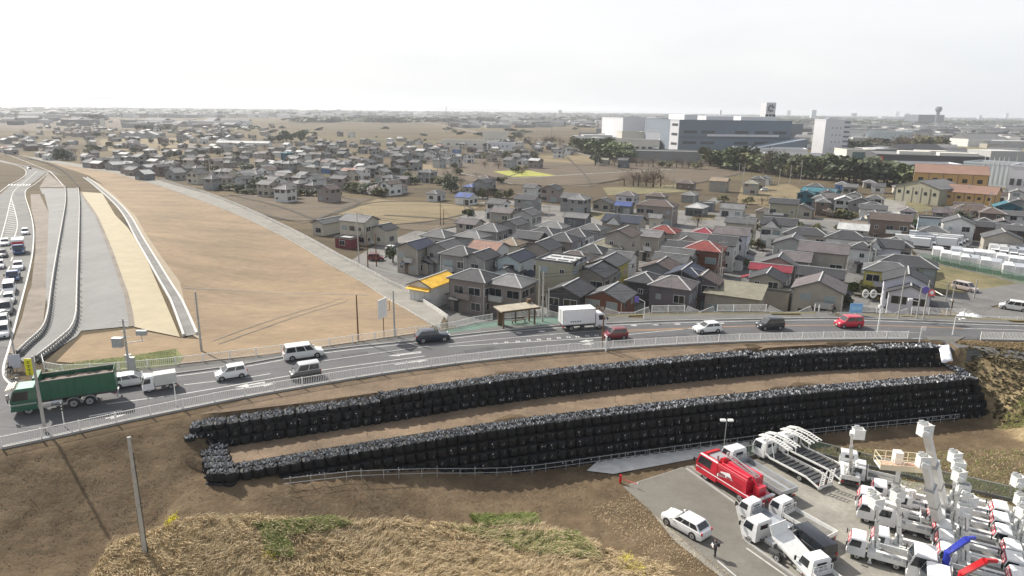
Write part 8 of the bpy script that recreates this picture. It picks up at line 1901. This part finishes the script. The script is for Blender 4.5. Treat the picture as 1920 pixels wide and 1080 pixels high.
# stakes on the terrace
for k in range(16):
    p = Lf[int(len(Lf) * (k + 1) / 18)]; mb = MB(); mb.tube((0, 0, -.1), (0, 0, .9), .02, 4); tag(mb.build('stake', 'wood', None, (p.x - .5, p.y + 2.6, 4.82)), 'thin stake on the brown terrace, %s from the left' % 'first second third fourth fifth sixth seventh eighth ninth tenth eleventh twelfth thirteenth fourteenth fifteenth sixteenth'.split()[k], 'stake', 'stakes along the terrace')

# ------------------------------------------------------------------ smoke and haze
p = at(778, 224, TZ); mb = MB(); n = 12; rings = []
for k in range(8):
    t_ = k / 7; rr = 5 + 20 * t_ ** .8; rings.append([(p.x + 25 * t_ ** 1.5 + rr * math.cos(2 * math.pi * i / n) * (1 + .2 * math.sin(3 * i + k)), p.y + rr * math.sin(2 * math.pi * i / n), TZ + 1 + 34 * t_ * (1 + .1 * math.sin(5 * i + 2 * k))) for i in range(n)])
mb.loft(rings); sm = bpy.data.materials.new('smoke'); sm.use_nodes = True; t = sm.node_tree; t.nodes.clear()
pv = t.nodes.new('ShaderNodeVolumePrincipled'); pv.inputs['Color'].default_value = (.95, .95, .97, 1); pv.inputs['Density'].default_value = .012; pv.inputs['Anisotropy'].default_value = .6; mo_ = t.nodes.new('ShaderNodeOutputMaterial'); t.links.new(pv.outputs[0], mo_.inputs['Volume'])
me = mb.mesh('smoke', sm, smooth=True); tag(put('smoke', me), 'white smoke rising from a field fire near the horizon', 'smoke', kind='stuff')
hz = MB(); hz.box(-13000, 13000, -125, 13000, -5, 92)
hm = bpy.data.materials.new('haze'); hm.use_nodes = True; t = hm.node_tree; t.nodes.clear()
pv = t.nodes.new('ShaderNodeVolumePrincipled'); pv.inputs['Color'].default_value = (.93, .96, 1, 1); pv.inputs['Density'].default_value = .00013; pv.inputs['Anisotropy'].default_value = .3; mo_ = t.nodes.new('ShaderNodeOutputMaterial'); t.links.new(pv.outputs[0], mo_.inputs['Volume'])
tag(put('haze', hz.mesh('haze', hm)), kind='stuff')

# ------------------------------------------------------------------ labels for houses, trees and poles: looks, then nearest landmark and rank
LM = dict([
    ('the bus shelter', at(972, 600, TZ)), ('the yellow-roofed shop', at(805, 530, TZ)), ('the white box truck', at(1090, 590, TZ)), ('the big cream house', at(675, 435, TZ)), ('the small car park', at(1190, 478, TZ)), ('the wide right alley', at(1605, 540, TZ)),
    ('the central alley', at(1400, 500, TZ)), ('the yellow-walled house', at(1145, 500, TZ)), ('the blue-grey house', at(1700, 560, TZ)), ('the box truck depot', at(1800, 470, TZ)), ('the orange hall', at(1780, 375, TZ)), ('the blue tarpaulins', at(1757, 378, TZ)), ('the teal shed', at(1530, 372, TZ)), ('the dark thicket', at(1205, 345, TZ)),
    ('the logistics centre', at(1370, 292, TZ)), ('the blue-walled house', at(612, 320, TZ)), ('the white factory block', at(927, 275, TZ)), ('the blue-roofed house', at(887, 350, TZ)), ('the village fields', at(1000, 320, TZ)), ('the greenhouses', at(262, 255, TZ)), ('the long white greenhouse', at(458, 270, TZ)), ('the far road curve', at(90, 310, TZ)), ('the narrow lane', at(420, 360, TZ)),
    ('the green dark hedge', at(530, 268, TZ)), ('the slab block', at(1565, 285, TZ)), ('the dark mall', at(1740, 325, TZ)), ('the smoke', at(785, 222, TZ)), ('the pale water tower', at(194, 245, TZ)), ('the street corner', at(1330, 395, TZ)), ('the navy-roofed house', at(1171, 415, TZ))])
def side_of(p, q_):
    d = p - q_
    return ('right of' if d.x > 0 else 'left of') if abs(d.x) > abs(d.y) else ('behind' if d.y > 0 else 'in front of')
NUM = 'first second third fourth fifth sixth seventh eighth ninth tenth eleventh twelfth thirteenth fourteenth fifteenth sixteenth seventeenth eighteenth nineteenth twentieth twenty-first twenty-second twenty-third twenty-fourth twenty-fifth twenty-sixth twenty-seventh twenty-eighth twenty-ninth thirtieth'.split()
def label_all(items, fmt):
    grp = {}
    for root, look, p in items:
        lm = min(LM, key=lambda k: (LM[k] - p).length); grp.setdefault((look, side_of(p, LM[lm]) + ' ' + lm), []).append(((LM[lm] - p).length, root))
    for (look, lm), l_ in grp.items():
        l_.sort(key=lambda a: a[0])
        for i, (_, root) in enumerate(l_): root['label'] = fmt(look, lm if len(l_) == 1 else '%s out %s' % (NUM[i], lm))
HOUSES.sort(key=lambda a: a[2].length)
VS, FS, MI, MN, o0, DEAD = [], [], [], [], 0, []
bpy.context.view_layer.update()
for root, k, p in HOUSES[292:]:      # the farthest small houses become one mass
    for c_ in [q_ for ch in root.children for q_ in (ch, *ch.children)]:
        M_ = np.array(c_.matrix_world); v = np.empty(len(c_.data.vertices) * 3); c_.data.vertices.foreach_get('co', v); v = v.reshape(-1, 3) @ M_[:3, :3].T + M_[:3, 3]; VS.append(v)
        for pl in c_.data.polygons:
            mn = c_.data.materials[pl.material_index]
            if mn not in MN: MN.append(mn)
            FS.append([i + o0 for i in pl.vertices]); MI.append(MN.index(mn))
        o0 += len(v)
    DEAD += [q_ for ch in root.children for q_ in (ch, *ch.children)] + [root]
HOUSES = HOUSES[:292]; bpy.data.batch_remove(DEAD)
me = bpy.data.meshes.new('distant_houses'); me.from_pydata(np.concatenate(VS).tolist(), [], FS)
for m_ in MN: me.materials.append(m_)
me.polygons.foreach_set('material_index', MI); tag(put('distant_houses', me), 'farthest low houses of the settlements, too small to single out', 'houses', kind='stuff')
label_all(HOUSES, lambda k, s: '%s house, %s %s roof, %s walls, %s' % ({1: 'low', 2: 'two-storey', 3: 'three-storey'}[k[3]], k[0], k[1], k[2], s))
for r_, k, p in HOUSES: r_['group'] = 'houses'
for r_, k, p in HOUSES:
    if len(r_['label'].replace('-', ' ').split()) > 16: r_['label'] = r_['label'].replace('two-storey ', '').replace('lavender white', 'lavender')
label_all(WIRES, lambda k, s: '%s, %s' % (k, s)); label_all(TREES, lambda k, s: '%s, %s' % (k, s)); label_all(POLES, lambda k, s: '%s, %s' % (k, s))
for r_, k, p in TREES: r_['group'] = 'trees in the town and beyond'
for r_, k, p in POLES: r_['group'] = 'utility poles'
for o in list(COL.objects):      # an empty with nothing under it is left over
    if o.type == 'EMPTY' and not o.children: bpy.data.objects.remove(o)
